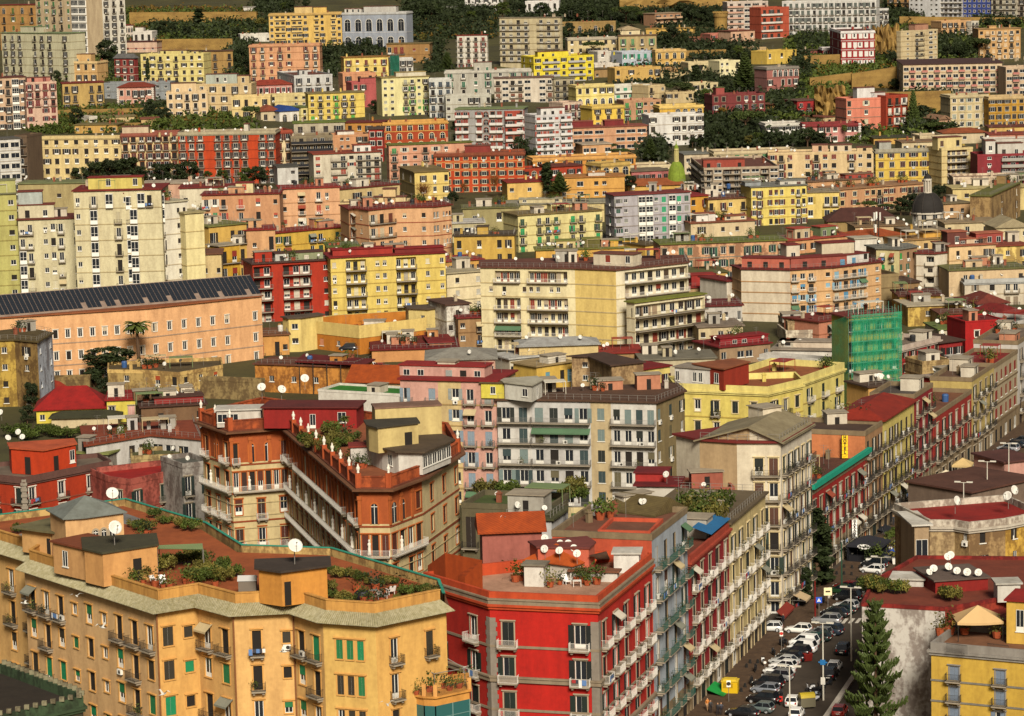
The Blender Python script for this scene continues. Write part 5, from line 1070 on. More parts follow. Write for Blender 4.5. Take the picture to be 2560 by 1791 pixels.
# phone mast
g = hitground(912, 620); t = thing('phone_mast', "black lattice phone mast with white panel antennas", 'mast', g); h_ = at_depth(912, 330, g.y).z - g.z
m = MB()
for sx in (-.5, .5):
    for sy in (-.5, .5): m.tube((sx, sy, 0), (sx, sy, h_), .07)
for k in range(int(h_ / 1.2)): z = k * 1.2; s_ = 1 if k % 2 else -1; m.tube((-.5 * s_, -.5, z), (.5 * s_, -.5, z + 1.2), .05); m.tube((-.5 * s_, .5, z), (.5 * s_, .5, z + 1.2), .05)
pt('lattice', m, [rails['k']], t)
for a, z in ((0, h_ - 1.5), (2.1, h_ - 1.5), (4.2, h_ - 1.5), (0.6, h_ - 5), (2.7, h_ - 5)):
    m = MB(); m.box(-.25, .25, .9, 1.15, 0, 2.4); pt('panel_antenna', m, [frame], t, (0, 0, z), a)
# ================================================================ nearer quarter (left)
def roofbox(b, pts, zr, z0, col, rc='6a4a3a', pats=(), depth=4.0, slab=0.3, sh='3a2c22', name='penthouse', roof='s', rh=1.5, tr=None, back=None):
    W = [at_z(x, y, zr) for x, y in pts]; W = [Vector((p.x - b.base.x, p.y - b.base.y)) for p in W]
    ch = (W[-1] - W[0]).normalized(); v = Vector((-ch.y, ch.x)); mx = max((p - W[0]).dot(v) for p in W)
    bl = [W[-1] + v * (max(0, mx - (W[-1] - W[0]).dot(v)) + depth), W[0] + v * (mx + depth)]
    if back: bl = [Vector((at_z(x, y, zr).x - b.base.x, at_z(x, y, zr).y - b.base.y)) for x, y in back]
    poly = W + bl; za, zb = z0 - b.base.z, zr - b.base.z
    m = MB(); m.prism(poly, za, zb); o = ob(name, m.mesh(name, [plaster]), b.root, color=hx(col))
    m = MB()
    if roof == 's': m.prism(offset(poly, slab), zb + .002, zb + .22)
    else:
        pp = offset(poly, .4); c = sum(pp, Vector((0, 0))) / len(pp); m.ring(pp, offset(poly, -.1), zb, zb + .12)
        for i in range(len(pp)): j = (i + 1) % len(pp); m.face([(pp[i].x, pp[i].y, zb + .12), (pp[j].x, pp[j].y, zb + .12), (c.x, c.y, zb + rh)])
    pt('penthouse_roof', m, [roofing], o, color=hx(rc))
    for i, pat in enumerate(pats):
        if not pat: continue
        a, c = W[i], W[i + 1]; L = (c - a).length; e = (c - a) / L; cw = L / len(pat); hh = zb - za
        for j, t in enumerate(pat):
            if t == '.': continue
            p = a + e * (j + .5) * cw; w_ = q1(cw * .85 if t == 'W' else min(1.2, cw * .6)); h_ = q1(hh * (.5 if t in 'Ws' else .7))
            ob('window', win_mesh({'o': 'o', 's': 's', 'W': 's'}.get(t, 'd'), w_, h_, 5 if t == 'd' else 0, tr, False), o, (p.x, p.y, za + (hh * .3 if t in 'Ws' else .05)), atan2(-e.y, -e.x), color=hx(sh))
    return o
tile(0, 880)
b = PB("ochre and brown house with a whitewashed side wall at picture edge", 'b79948', [(-60, -90), (122, -95), (312, -78), (437, -150)], 480, ['s', '.w./.s.', 's.s'], 4, ai=2, fc=['b79948', '8c7040', 'c9cfd8'], rs='6a5a34', hole=True, mat_=weathered, name='house')
B("low yellow house with a long bright red sheet roof", 'e2d055', 303, 492, 890, 470, 600, 's.s...', 1, roof='h', rc='b02218', rh=4, depth=11, thmax=20, name='house')
B("yellow house end with three shuttered windows under red roof", 'e6d560', 892, 410, 1300, 395, 590, 'w.w.w', 1.2, rs='a82018', dishes=1, tr='s', sh='d9a89a', hole=True, po=(1, 0, 5, 1), depth=12, name='house')
b = PB("plastered beige house with peeling brown end wall", 'cfae6c', [(900, 148), (1212, 152), (1490, 172), (1862, 108)], 400, ['.s.', '.w.w', 'sss'], 2, ai=1, roof='p', rc='6a5a3a', fc=['ab9058', None, 'c9ab6c'], dishes=2, hole=True, mat_=weathered, sh='b0502c', name='house')
B("low cream outbuilding with mossy tin roof below the yellow house", 'd6c59c', 430, 560, 985, 545, 640, '', 1, roof='h', rc='4a4a30', rh=1, depth=5, name='house')
B("small shed with red tiled lean-to roof by the white wall", 'd0c8b8', 360, 345, 570, 320, 400, '.b', 1, roof='h', rc='a5351e', rh=2.4, depth=5, name='shed')
B("stone garden wall below the orange palazzo", '8a7448', 430, 215, 750, 205, 370, '', 1, roof='p', rc='5a5a34', mat_=weathered, clutter=0, depth=3, name='garden_wall', cat='wall')
B("mouldy boundary wall above the antenna roofs", '8f7a50', 1490, 205, 2180, 230, 380, '', 1, roof='p', rc='6a5a40', mat_=weathered, clutter=0, depth=2, name='boundary_wall', cat='wall')
B("brown jumble of low roofs with brick chimneys and antennas", '7a5c40', 1180, 470, 1720, 440, 740, '.s..s', 2, rs='5a3a2c', dishes=5, clutter=3, depth=16, ph=[(1290, 1700, 395, '', '8f2a24')], name='house')
b = PB("white walled low house with ribbon window and flowerpot terrace", 'cfcbc2', [(720, 790), (1262, 702), (1690, 738)], 1010, ['...ww', 'WWW.'], 1.7, ai=1, rs='9a4a2c', dishes=4, hole=True, depth=14, clutter=2, name='house')
B("ochre wall house with mossy crumbling terrace", 'b09a68', 1095, 870, 1520, 850, 1100, '', 2, roof='p', rc='6a6a40', mat_=weathered, dishes=1, depth=9, name='house')
B("grey lean-to hut with ribbed side panel behind the red house", '9a9284', 640, 850, 900, 860, 1080, '', 2, rs='9aa05a', depth=8, name='house')
# red house (left)
b = PB("brick red house with grey corner stones and black shutters", 'b23b1b', [(-190, 1010), (200, 1050), (925, 905)], 1660, ['.b.b', 'b.b.b.'], 3.3, ai=1, cor='6a4a40', roof='p', rc='8a7a68', tr='w', sh='22302a', po=(3, 5, 3, 0), hole=True, near=True, depth=8, band=('9a4a34', None), quoin='9a9080', top=1.0, clutter=.4, ww=1.3)
roofbox(b, [(92, 810), (362, 830), (632, 775)], b.base.z + b.H + 3.6, b.base.z + b.H - .7, 'c9431a', 'c9603a', ['.d.', '.d.s'], 5)
dish(at_z(65, 790, b.base.z + b.H), 1.2, 'the brick red house roof'); dish(at_z(160, 740, b.base.z + b.H), 1.2, 'the brick red house roof'); dish(at_z(195, 775, b.base.z + b.H), 1.1, 'the brick red house roof'); dish(at_z(15, 575, b.base.z + b.H + 3), 1.2, 'the brick red house roof')
# dusty pink house
b = PB("dusty pink house with bright red roof and broken window hoods", 'a8584a', [(905, 1040), (1085, 1066), (1522, 968)], 1640, ['b', 'b.b.'], 3.0, ai=1, roof='p', ph_=1.0, rc='b8261a', tr='s', sh='1f3028', po=(2, 4, 3, 0), hole=True, near=True, depth=9, mat_=weathered, rail='g', clutter=.2, top=1.2)
b = PB("grey plaster house with tall dark green shutters", '9f988e', [(1524, 935), (1770, 905)], 1640, ['b.b'], 3.2, ai=0, roof='p', rc='6a6a60', tr='s', sh='22302a', po=(1, 4, 4, 0), hole=True, near=True, dishes=2, depth=9, mat_=weathered, clutter=.3, top=1.2)
# ================================================================ the long yellow palazzo in front
tile(0, 1311)
def yp(x, y): return (x, y)
ZY = 28.0
t6 = lambda x, y: (x + 640 * 3.345, y)
c1 = lambda x, y: (x, y - (1311 - 880) * 3.345)
YP = [(-120, 190), (296, 318), (205, 378), (1310, 735), (1650, 680), (1950, 760), t6(310, 735), t6(560, 815), t6(1000, 845), t6(1590, 722)]
YB = [t6(1545, 600), t6(640, 325), (2040, 300), (1740, 110), c1(1060, 1345), c1(-150, 1500)]
b = PB("long yellow palazzo with zigzag front mossy tile eaves and roof terraces", 'ecbd78', YP, 0, ['b.b.b/b.b.b/b.w.b', '', 'bbbswsbbb/wbwswswbg/bbwswswbg/wbwswswbg', 'gs/ws/gs/ws', 'bb/wg/bb/ww', '.b.s', 'bb/wb/wb', '.ggg./.ggg./.www.', '.b..b./.b..../.b....'], 7,
       zr=ZY, rs='8a5a3a', fc=[None] * 2 + ['eac088', 'e8b468', 'ebba74', 'ecbd78', 'eabc76', 'edc370', 'eab868'], tr='y', sh=('1f8a5a', '2a7a4a', '3a3428'), po=(2, 0, 1, 5), rail='k', hole=True, near=True, back=YB, clutter=0, fcl=1, top=.9, vf=5, ac=.12, name='palazzo')
yel = b
tl = mat('mossy_tiles', hx('a9a184', 0.7), noise=0.5, sc=(2.2, 2.2, 2.2), bump=0.6, second=(.5, .48, .3, 1))
m = MB(); po_, pi_ = offset(b.poly, 1.0), offset(b.poly, -.55); n = len(po_); z = b.H
for i in list(range(len(YP) - 1)):
    j = i + 1; L = (po_[j] - po_[i]).length; k = max(1, int(L / .26))
    for q in range(k):      # rows of barrel tiles running down the eave
        a0, a1 = po_[i].lerp(po_[j], q / k), po_[i].lerp(po_[j], (q + 1) / k); b0, b1 = pi_[i].lerp(pi_[j], q / k), pi_[i].lerp(pi_[j], (q + 1) / k); mo, mi = (a0 + a1) / 2, (b0 + b1) / 2
        hh = .09 + R.uniform(-.02, .03); dz = R.uniform(-.02, .02)
        m.face([(a0.x, a0.y, z + .05), (mo.x, mo.y, z + .05 + hh + dz), (mi.x, mi.y, z + 1.15 + hh), (b0.x, b0.y, z + 1.15)]); m.face([(mo.x, mo.y, z + .05 + hh + dz), (a1.x, a1.y, z + .05), (b1.x, b1.y, z + 1.15), (mi.x, mi.y, z + 1.15 + hh)])
        m.face([(a0.x, a0.y, z + .05), (a1.x, a1.y, z + .05), (mo.x, mo.y, z + .05 + hh + dz)])
    m.face([(po_[j].x, po_[j].y, z + .04), (po_[i].x, po_[i].y, z + .04), (pi_[i].x, pi_[i].y, z - .05), (pi_[j].x, pi_[j].y, z - .05)])
pt('tiled_eave', m, [tl], b.root)
stained = mat('stained_parapet', hx('dba458', .62), noise=.3, sc=(1.3, 1.3, .15))
fr = range(len(YP) - 1); bk = range(len(YP) - 1, len(b.poly)); m = MB(); m.ring(offset(b.poly, -.6), offset(b.poly, -.9), z + .3, z + 2.3, 0, fr); m.ring(offset(b.poly, -.52), offset(b.poly, -.98), z + 2.302, z + 2.42, 0, fr); pt('parapet', m, [stained], b.root)
m = MB(); m.ring(offset(b.poly, -.1), offset(b.poly, -.3), z + .3, z + 1.9, 0, bk); pt('rear_parapet', m, [weathered], b.root, color=hx('c9a86a')); m = MB(); m.ring(offset(b.poly, -.02), offset(b.poly, -.38), z + 1.902, z + 2.0, 0, bk); pt('coping', m, [panel], b.root, color=hx('3a9a80'))
m = MB(); m.prism(offset(b.poly, -.92), z + .31, z + 1.15); pt('terrace_floor', m, [roofing], b.root, color=hx('a85a30'))
TZ = ZY + 1.15
for pts_, c_ in (((c1(70, 1560), c1(330, 1470), c1(560, 1500), c1(250, 1600)), '9a948a'), ((c1(1030, 1345), c1(1180, 1400), c1(1080, 1450), c1(960, 1420)), '8f8c88')):
    q = [at_z(x, y, TZ) - b.base for x, y in pts_]; m = MB(); m.prism([(p.x, p.y) for p in q], TZ - b.base.z, TZ - b.base.z + .05); pt('terrace_patch', m, [roofing], b.root, color=hx(c_, .55))
for i_ in (3, 5, 6):
    p = b.P[i_]; m = MB(); m.tube((p.x, p.y - .15, -1), (p.x, p.y - .15, b.H), .1); pt('drainpipe', m, [metal], b.root, color=hx('8a5a38'))
roofbox(b, [(442, 150), (712, 212)], TZ + 3.7, TZ, 'e2ae72', '8a4a2c', ['.s..'], 5)
roofbox(b, [(705, 212), (858, 248), (1312, 178)], TZ + 3.9, TZ, 'e0a868', '4a4630', ['', '..d.'], 6, slab=.25)
roofbox(b, [t6(22, 375), t6(212, 402), t6(592, 352)], TZ + 3.9, TZ, 'dd9a48', '4a3e34', ['', 'd...'], 4, slab=.5)
roofbox(b, [c1(375, 1500), c1(540, 1520), c1(700, 1420)], TZ + 3.0, TZ, 'dfae70', '7a7350', ['d.d', 's'], 4, slab=.8)
roofbox(b, [c1(545, 1400), c1(690, 1392), c1(1030, 1345)], TZ + 5.6, TZ, 'e6b880', '7f857e', ['', '.ooo.'], 6, roof='h', rh=2.2)
for q, s_ in ((c1(940, 1270), 1.7), ((960, 130), 1.8), (t6(325, 290), 1.8)): dish(at_z(q[0], q[1] + 60, TZ + 3.9), s_ , 'the long yellow palazzo', face=.4)
# corner terrace with awning
gl = at_z(*t6(1230, 1425), 19.0); q = [at_z(*t6(*p), 19.0) for p in ((1225, 1415), (1405, 1452), (1500, 1456), (1785, 1395))]
W = [Vector((p.x - b.base.x, p.y - b.base.y)) for p in q]; zb = 19.0 - b.base.z; poly = W + [b.P[-1] + Vector((2, 6)), b.P[-1] + Vector((-7, 3))]
m = MB(); m.prism(poly, zb - .9, zb); m.prism(offset(poly, .25), zb + .002, zb + .2); tb = pt('corner_terrace', m, [plaster], b.root, color=hx('e0a050'))
m = MB()
for i in range(3):
    a, c = W[i], W[i + 1]; L = (c - a).length; k = max(1, int(L / 1.6))
    m.face([(a.x, a.y, zb - 8), (c.x, c.y, zb - 8), (c.x, c.y, zb - .9), (a.x, a.y, zb - .9)], 0)
    for j in range(k + 1): p = a.lerp(c, j / k); m.box(p.x - .06, p.x + .06, p.y - .1, p.y + .02, zb - 8, zb - .9, 1)
    for zz_ in (zb - 2.3, zb - 4.4): m.tube((a.x, a.y, zz_), (c.x, c.y, zz_), .06, n=4, m=1)
tealg = mat('teal_glass', hx('2f5a58', .8), .2, noise=0, spec=.6); pt('veranda_glazing', m, [tealg, metal], b.root, color=hx('6a8a84'))
m = MB()
for i in range(3):
    a, c = W[i], W[i + 1]; L = (c - a).length; k = max(2, int(L / .16))
    for j in range(k + 1): p = a.lerp(c, j / k); m.tube((p.x, p.y, zb + .2), (p.x, p.y, zb + 1.15), .015, n=4)
    m.tube((a.x, a.y, zb + 1.15), (c.x, c.y, zb + 1.15), .03, n=4)
pt('terrace_railing', m, [rails['k']], tb)
for p in W[1:]: m = MB(); m.box(p.x - .22, p.x + .22, p.y - .1, p.y + .3, zb + .2, zb + 1.5); pt('terrace_pillar', m, [plaster], tb, color=hx('e3a860'))
aw = thing('awning', "extended grey awning over the yellow palazzo corner terrace", 'awning', at_z(*t6(1265, 1130), 23.0)); q = [at_z(*t6(*p), zz_) - aw.location for p, zz_ in (((1265, 1128), 22.6), ((1560, 1100), 22.6), ((1530, 1065), 23.6), ((1255, 1110), 23.6))]
d_ = Vector((0.6, 2.6, 1.0)); m = MB(); m.face([q[0], q[1], q[1] + d_, q[0] + d_]); m.face([q[0] - Vector((0, 0, .06)), q[0] + d_ - Vector((0, 0, .06)), q[1] + d_ - Vector((0, 0, .06)), q[1] - Vector((0, 0, .06))]); m.face([q[0], q[0] - Vector((0, 0, .3)), q[1] - Vector((0, 0, .3)), q[1]])
pt('canopy', m, [metal], aw, color=hx('6a6258'))
m = MB(); f_ = [at_z(*t6(1490, 1250), 21.2) - aw.location, at_z(*t6(1745, 1205), 21.2) - aw.location]
for a, c in ((q[0], f_[0]), (q[1], f_[1]), (f_[0], f_[1])): m.tube(a, c, .05)
for a in f_: m.tube(a, a - Vector((0, 0, 2.2)), .05)
pt('awning_frame', m, [rails['g']], aw)
for i, (x, y, s_) in enumerate(((1290, 1350, 1.2), (1400, 1335, 1.5), (1340, 1385, 1.0), (1450, 1360, 1.4), (1560, 1330, 1.2), (1620, 1350, 1.0), (1700, 1330, 1.2))):
    potted(at_z(*t6(x, y + 40), 19.2), s_ * 1.3, i, ['bushy plant', 'tall fern like plant', 'low spreading plant', 'dense green plant', 'trailing plant', 'small leafy plant', 'corner plant'][i] + ' in a pot on the railed corner terrace of the yellow palazzo', 'plants on the corner terrace')
# dark mossy roof in the corner
b = PB("dark flat roof with mossy crenellated parapet in front of the yellow palazzo", '4d4a34', [(-200, 1180), (-30, 1420 + 180), (690, 1440)], 0, ['', ''], 4, zr=17.0, roof='p', ph_=1.2, rc='3c3328', cor='3f5236', mat_=weathered, clutter=0, hole=False, back=[(640, 1395), (15, 1165)], name='house')
m = MB(); pp = offset(b.poly, .1)
for i in range(len(pp)):
    a, c = pp[i], pp[(i + 1) % len(pp)]; k = int((c - a).length / 1.1)
    for j in range(k): p = a.lerp(c, (j + .5) / k); m.box(p.x - .28, p.x + .28, p.y - .22, p.y + .22, b.H + .002, b.H + .5)
pt('merlon', m, [weathered], b.root, color=hx('8a8468'))
# ================================================================ art nouveau palazzo
tile(640, 880)
AP = [(-455, 590), (-215, 672), (258, 638), (858, 1150), (1112, 1150), (1385, 1050), (1690, 852)]
b = PB("rust orange art nouveau palazzo with balustrades caryatids and arched windows", 'd9c592', AP, 0, ['bob/lll/bbb', 'b.o.o.b/lllllll/w.b.w/b.b.b', 'l.lllllllll.l/lllllllllllll/lllllllllllll/b.bb.bb.bb.bb', '.o./lll/.b.', 'oo.w/llll/w.ww', '.w.w.w'], 6, zr=26.5, split=(4.9, 'b25a2c'), fc=[None] * 5 + ['dcc896'], rs='8a4a30', tr='r', sh=('5a2a1a', '3a2418'), rail='w', hole=True, near=True, back=[(1600, 690), (60, 470)], clutter=0, band=('9a4a26', None), top=.8, ac=.08, po=(4, 0, 3, 3), ww=1.3, name='palazzo')
art = b
# below the top storey the walls turn to cream rusticated plaster
m = MB(); op, ip = offset(b.poly, .06), offset(b.poly, .03); fh = (b.H - .8) / 6
m = MB()
for k in range(9): m.ring(offset(b.poly, .13), offset(b.poly, .03), b.H - .8 - fh * (2 + k * .45) - .05, b.H - .8 - fh * (2 + k * .45) + .05)
pt('rustication', m, [plaster], b.root, color=hx('cdb988'))
m = MB(); m.ring(offset(b.poly, 1.1), offset(b.poly, .46), b.H - .15, b.H + .12); pt('eave', m, [roofing], b.root, color=hx('7a5236'))
m = MB(); m.ring(offset(b.poly, .1), offset(b.poly, -.25), b.H + .3, b.H + 1.7); m.ring(offset(b.poly, .2), offset(b.poly, -.35), b.H + 1.702, b.H + 1.85); pt('parapet', m, [weathered], b.root, color=hx('b0562c'))
m = MB(); m.prism(offset(b.poly, -.4), b.H + .31, b.H + .5); pt('terrace_floor', m, [roofing], b.root, color=hx('9a5a38'))
urn = MB(); urn.lathe([(.0, 0), (.2, 0), (.2, .15), (.1, .2), (.26, .5), (.28, .75), (.12, 1.0), (.14, 1.1), (.0, 1.35)], 10); urn = urn.mesh('urn', [trims['w']], True)
pst = MB(); pst.box(-.35, .35, -.35, .35, 0, 2.0); pst = pst.mesh('parapet_post', [plaster])
st = MB(); st.lathe([(.0, 0), (.3, 0), (.28, .3), (.2, .6), (.24, .95), (.17, 1.2), (.26, 1.5), (.22, 1.7), (.09, 1.78), (.09, 1.86), (.14, 1.95), (.14, 2.1), (.07, 2.22), (0, 2.24)], 10); st = st.mesh('statue', [trims['w']], True)
pil = MB(); pil.box(-.25, .25, 0, .18, 0, fh * .95); pil.box(-.33, .33, 0, .26, fh * .82, fh * .95); pil = pil.mesh('pilaster', [plaster])
for i in range(len(AP) - 1):
    a, c = b.P[i], b.P[i + 1]; L = (c - a).length; e = (c - a) / L; n = Vector((e.y, -e.x)); k = max(1, int(L / 5.5)); rz = atan2(-e.y, -e.x)
    for j in range(k + 1):
        p = a.lerp(c, j / k); o = ob('parapet_post', pst, b.root, (p.x, p.y, b.H + .3), rz, color=hx('b5562c')); ob('urn', urn, o, (0, 0, 2.0))
    if i in (5,): continue
    kk = max(1, int(L / 2.6))
    for j in range(kk):
        p = a.lerp(c, (j + .02) / kk); ob('pilaster', pil, b.root, (p.x, p.y, b.H - .8 - fh + .1), rz, color=hx('b9622e'))
    for j in range(max(1, int(L / 6.5))):
        p = a.lerp(c, (j + .3) / max(1, int(L / 6.5))) + n * .2; ob('statue', st, b.root, (p.x, p.y, b.H - .8 - 2 * fh + .2), rz)
TA = 26.5 + .5
roofbox(b, [(940, 620), (1018, 640), (1355, 600)], TA + 6.3, TA + 2.7, 'd5bf80', '4a4436', ['', '.d'], 4, slab=.3)
roofbox(b, [(995, 480), (1550, 452)], TA + 7.5, TA, 'd3bd80', '8a6a58', ['....'], 4, slab=.1)
roofbox(b, [(1052, 800), (1190, 838), (1390, 842), (1625, 745)], TA + 3.2, TA, 'e2ddd0', '5a4a38', ['s', '', 'WWWWWW'], 5, slab=.7)
roofbox(b, [(790, 800), (1060, 790)], TA + 2.6, TA, 'd6d0c4', '8a3428', [''], 3)
roofbox(b, [(62, 470), (350, 470), (838, 470)], TA + 3.2, TA, '9a241e', '6a2a24', ['', '.b..W.'], 6, slab=.4)
roofbox(b, [(-330, 495), (40, 485)], TA + 2.6, TA, 'd5cdbf', 'd9d5ca', ['WW..'], 4)
for x, y in ((215, 345), (52, 325), (410, 250)): dish(at_z(x, y + 70, TA + 2), 1.5, 'the red rooms on the art nouveau palazzo')
# ================================================================ behind it
B("long rust stained hall with flat brown roof and small openings", 'c5863e', -10, 105, 828, 150, 330, '.s.s.s...', 1.2, rs='7a4a34', dishes=2, mat_=weathered, thmax=20, hole=True, depth=10, name='hall')
B("white blank hall with bright green flat roof", 'e6e1d2', 520, 312, 1210, 352, 520, '.....s.', 1.2, roof='p', ph_=.5, rc='3a8a28', depth=9, clutter=.4, hole=True, thmax=30, name='hall')
B("low hall with orange tiled gable roof", 'c9a878', 770, 255, 1210, 262, 440, '', 1, roof='g', rc='c25a1e', rh=3, dishes=1, depth=10, name='hall')
b = PB("tall pink and tan block with grey shutters and tin roofed top", 'd9c08a', [(1205, 232), (1520, 240), (1712, 245), (2010, 250)], 1260, ['b.b', '.w', 'bb'], 6, ai=0, fc=['d9a896', 'd9c08a', 'd9a896'], rs='9a2a26', sh=('9a9f98', '8a9aa5'), rail='g', po=(2, 4, 3, 0), hole=True, near=True, dishes=1, depth=12, tr=None, ph=[(1200, 1910, 120, 'WW.WWW', 'd8a898', 3.0)], clutter=.8, ac=.2, top=.5)
B("grey tin roofed studio with pink gutter above the pink block", 'c9a08a', 1430, 75, 2000, 60, 420, 'WWWW', 2, roof='h', rc='b0ada0', rh=1.6, dishes=2, depth=14)
tile(1280, 880)
b = PB("grey white balconied block with olive side wall and brown roof", 'd2cab8', [(-125, 405), (160, 408), (655, 415), (825, 420), (1205, 430), (1442, 335)], 1330, ['ll', 'llll', 'g', 'llll', 'w.w.w'], 5.2, ai=4, fc=['d8d4ca', 'cfcdc6', 'c9b58c', 'e0dcd0', '94825a'], rs='6a4c38', sh=('3a4a4a', '7a8a85', '6a6248', '2a2e28'), rail='g', po=(2, 3, 4, 1), hole=True, near=True, dishes=4, depth=9, tr=None, ac=.25, clutter=1.2, bd=1.2)
roofbox(b, [(-60, 260), (165, 285), (250, 240)], b.base.z + b.H + 3.2, b.base.z + b.H + .3, 'e3e0d0', 'b9b4a0', ['.s', 'b'], 4)
roofbox(b, [(-260, 262), (-60, 265)], b.base.z + b.H + 3.0, b.base.z + b.H + .3, 'e0d25a', '6a5a3a', ['.s.'], 4)
b2 = PB("concrete gabled stair tower above the balconied block", 'ab8e64', [(500, 42), (648, 45), (832, 120)], 470, ['.s', ''], 4, ai=1, rs='5a4234', fc=['b99c72', '8f7550'], mat_=weathered, depth=5, clutter=0, hole=False, name='stair_tower', cat='building')
B("yellow rooms with blue shutters and cream terrace roof", 'ddb85a', 205, 128, 510, 60, 480, '.w.wg', 2, rs='b9a070', sh='6a9aa8', dishes=1, hole=True, depth=8)
B("white roof terrace house with glass doors and shrubs", 'dcd4bc', -20, 65, 330, 30, 330, 'W.bW', 1.6, rs='d9d8d0', dishes=2, depth=9)
B("cream house with tilted tin panel and tiled corner above the terrace", 'dcc48a', 60, -40, 720, -62, 300, 's.W..s', 2, roof='h', rc='c9cac4', rh=1.2, dishes=3, depth=9)
B("yellow terrace house with maroon roof and tall shutters", 'e4d07a', 838, 190, 1320, 90, 460, 'w.w.wwb', 1.6, rs='8a1f1e', dishes=2, hole=True, depth=8, sh='4a2420')
b = PB("lemon yellow courtyard block with long parapet and dark windows", 'e8d574', [(1355, 262), (2141, 292), (2431, 226)], 1060, ['w.w.b.g.g.', 'wbw'], 4.3, ai=1, roof='p', ph_=1.2, rc='a8603a', cor='efdf88', sh=('2a2e28', '222824', 'c9b878'), po=(4, 3, 4, 2), tr='c', hole=True, near=True, depth=9, clutter=.6, ac=.3, top=2.0)
roofbox(b, [(1360, 128), (1650, 150)], b.base.z + b.H + 2.6, b.base.z + b.H - .9, 'e3dfd4', '9a8f80', ['s..ss.'], 5)
roofbox(b, [(1650, 130), (1770, 150), (1980, 90)], b.base.z + b.H + 3.0, b.base.z + b.H - .9, '9c3420', '9a5a38', ['s', ''], 5)
tile(1920, 880)
PB("lemon yellow courtyard wing with white balconies beside the scaffold", 'ead981', [(285, 208), (635, 88)], 845, ['bbb'], 4.2, ai=0, roof='p', ph_=1.3, rc='b0683e', cor='efe08c', sh='22302a', po=(3, 3, 4, 2), rail='w', tr=None, hole=True, near=True, depth=16, ac=.35, top=1.8, clutter=.5)
B("white narrow palazzo between the lemon wing and the scaffold", 'd2cec4', 632, 75, 708, 55, 830, 'b', 4.4, D=604, roof='p', rc='8a8078', sh='22261f', hole=True, near=True, depth=20, thmax=60, cor='d8d4c8')
tile(1920, 440)
B("white terraces stepping above the lemon wing", 'e2dcce', 35, 1455, 705, 1465, 1850, 's..w..ss', 3, rs='a89a88', dishes=2, depth=8, ph=[(90, 210, 1490, '', 'e6dcc4'), (90, 690, 1400, 's...', 'd8c8b0')])
# scaffold with green net
g = hitground(905, 2150); A, C, E_ = at_z(700, 1620, 12), at_z(700, 1150, 12), 0
D0 = g.y; tl_, tr_ = at_depth(700, 1165, D0), at_depth(1118, 1165, D0 + 4); t = thing('scaffold', "scaffold wrapped in translucent green netting on the street corner", 'scaffold', Vector((tl_.x, tl_.y, 0)))
net = bpy.data.materials.new('green_net'); net.use_nodes = True; N = net.node_tree.nodes; L_ = net.node_tree.links; bs = N['Principled BSDF']; bs.inputs['Base Color'].default_value = hx('18a070', .8); bs.inputs['Roughness'].default_value = .8
tcn = N.new('ShaderNodeTexCoord'); nzn = N.new('ShaderNodeTexNoise'); nzn.inputs['Scale'].default_value = .5; nzn.inputs['Detail'].default_value = 5; mrn = N.new('ShaderNodeMapRange'); mrn.inputs[1].default_value = .3; mrn.inputs[2].default_value = .7; mrn.inputs[3].default_value = .22; mrn.inputs[4].default_value = .5
L_.new(tcn.outputs['Object'], nzn.inputs[0]); L_.new(nzn.outputs[0], mrn.inputs[0]); L_.new(mrn.outputs[0], bs.inputs['Alpha'])
e = (tr_ - tl_); e.z = 0; Ls = e.length; e.normalize(); v = Vector((-e.y, e.x, 0)); zt = tl_.z
m = MB(); nx, nz_ = 14, 22
def np_(i, j): u = i / nx; return e * (Ls * u) + Vector((0, 0, zt * j / nz_)) - v * (.12 + .1 * sin(i * 2.1 + j))
for i in range(nx):
    for j in range(nz_): m.face([np_(i, j), np_(i + 1, j), np_(i + 1, j + 1), np_(i, j + 1)])
q0 = -e * .9; m.face([q0, q0 + Vector((0, 0, zt)), q0 + v * 7 + Vector((0, 0, zt - 2)), q0 + v * 7]); r0 = e * Ls
m.face([r0, r0 + v * 6, r0 + v * 6 + Vector((0, 0, zt)), r0 + Vector((0, 0, zt))])
pt('netting', m, [net], t)
m = MB()
for i in range(9):
    p = e * (Ls * i / 8); m.tube(p + v * .3, p + v * .3 + Vector((0, 0, zt + (1.5 if i % 3 else 2.2))), .06); m.tube(p + v * 1.4, p + v * 1.4 + Vector((0, 0, zt + 1)), .06)
for j in range(11):
    z = zt * (j + .6) / 11.2; m.tube(e * 0 + v * .3 + Vector((0, 0, z)), e * Ls + v * .3 + Vector((0, 0, z)), .05); m.tube(v * .3 + Vector((0, 0, z + 1)), e * Ls + v * .3 + Vector((0, 0, z + 1)), .04)
    p = [v * .3, e * Ls + v * .3, e * Ls + v * 1.4, v * 1.4]; m.prism([(q.x, q.y) for q in p], z - .06, z, m=0)
pt('scaffold_frame', m, [metal], t, color=hx('5a8a78'))
bw_ = [Vector((tl_.x, tl_.y, 0)) + v * 1.8, Vector((tl_.x, tl_.y, 0)) + e * Ls + v * 1.8]
building('apartment_building', "yellow olive block under repair behind the green net", 'b5a848', bw_, [bw_[1] + v * 7, bw_[0] + v * 7], zt - .8, 0, ['w.w.w.w'], 6, hole=True, dishes=1, rs='8a3a2e', ac=0)
tile(640, 0)
g = hitground(1157, 640); p0, p1 = at_depth(1120, 468, g.y - 1), at_depth(1196, 464, g.y - 1); t = thing('scaffold', "small scaffold under dark green net beside the yellow palazzo", 'scaffold', Vector((p0.x, p0.y, g.z))); wd, hh = p1.x - p0.x, p0.z - g.z
m = MB()
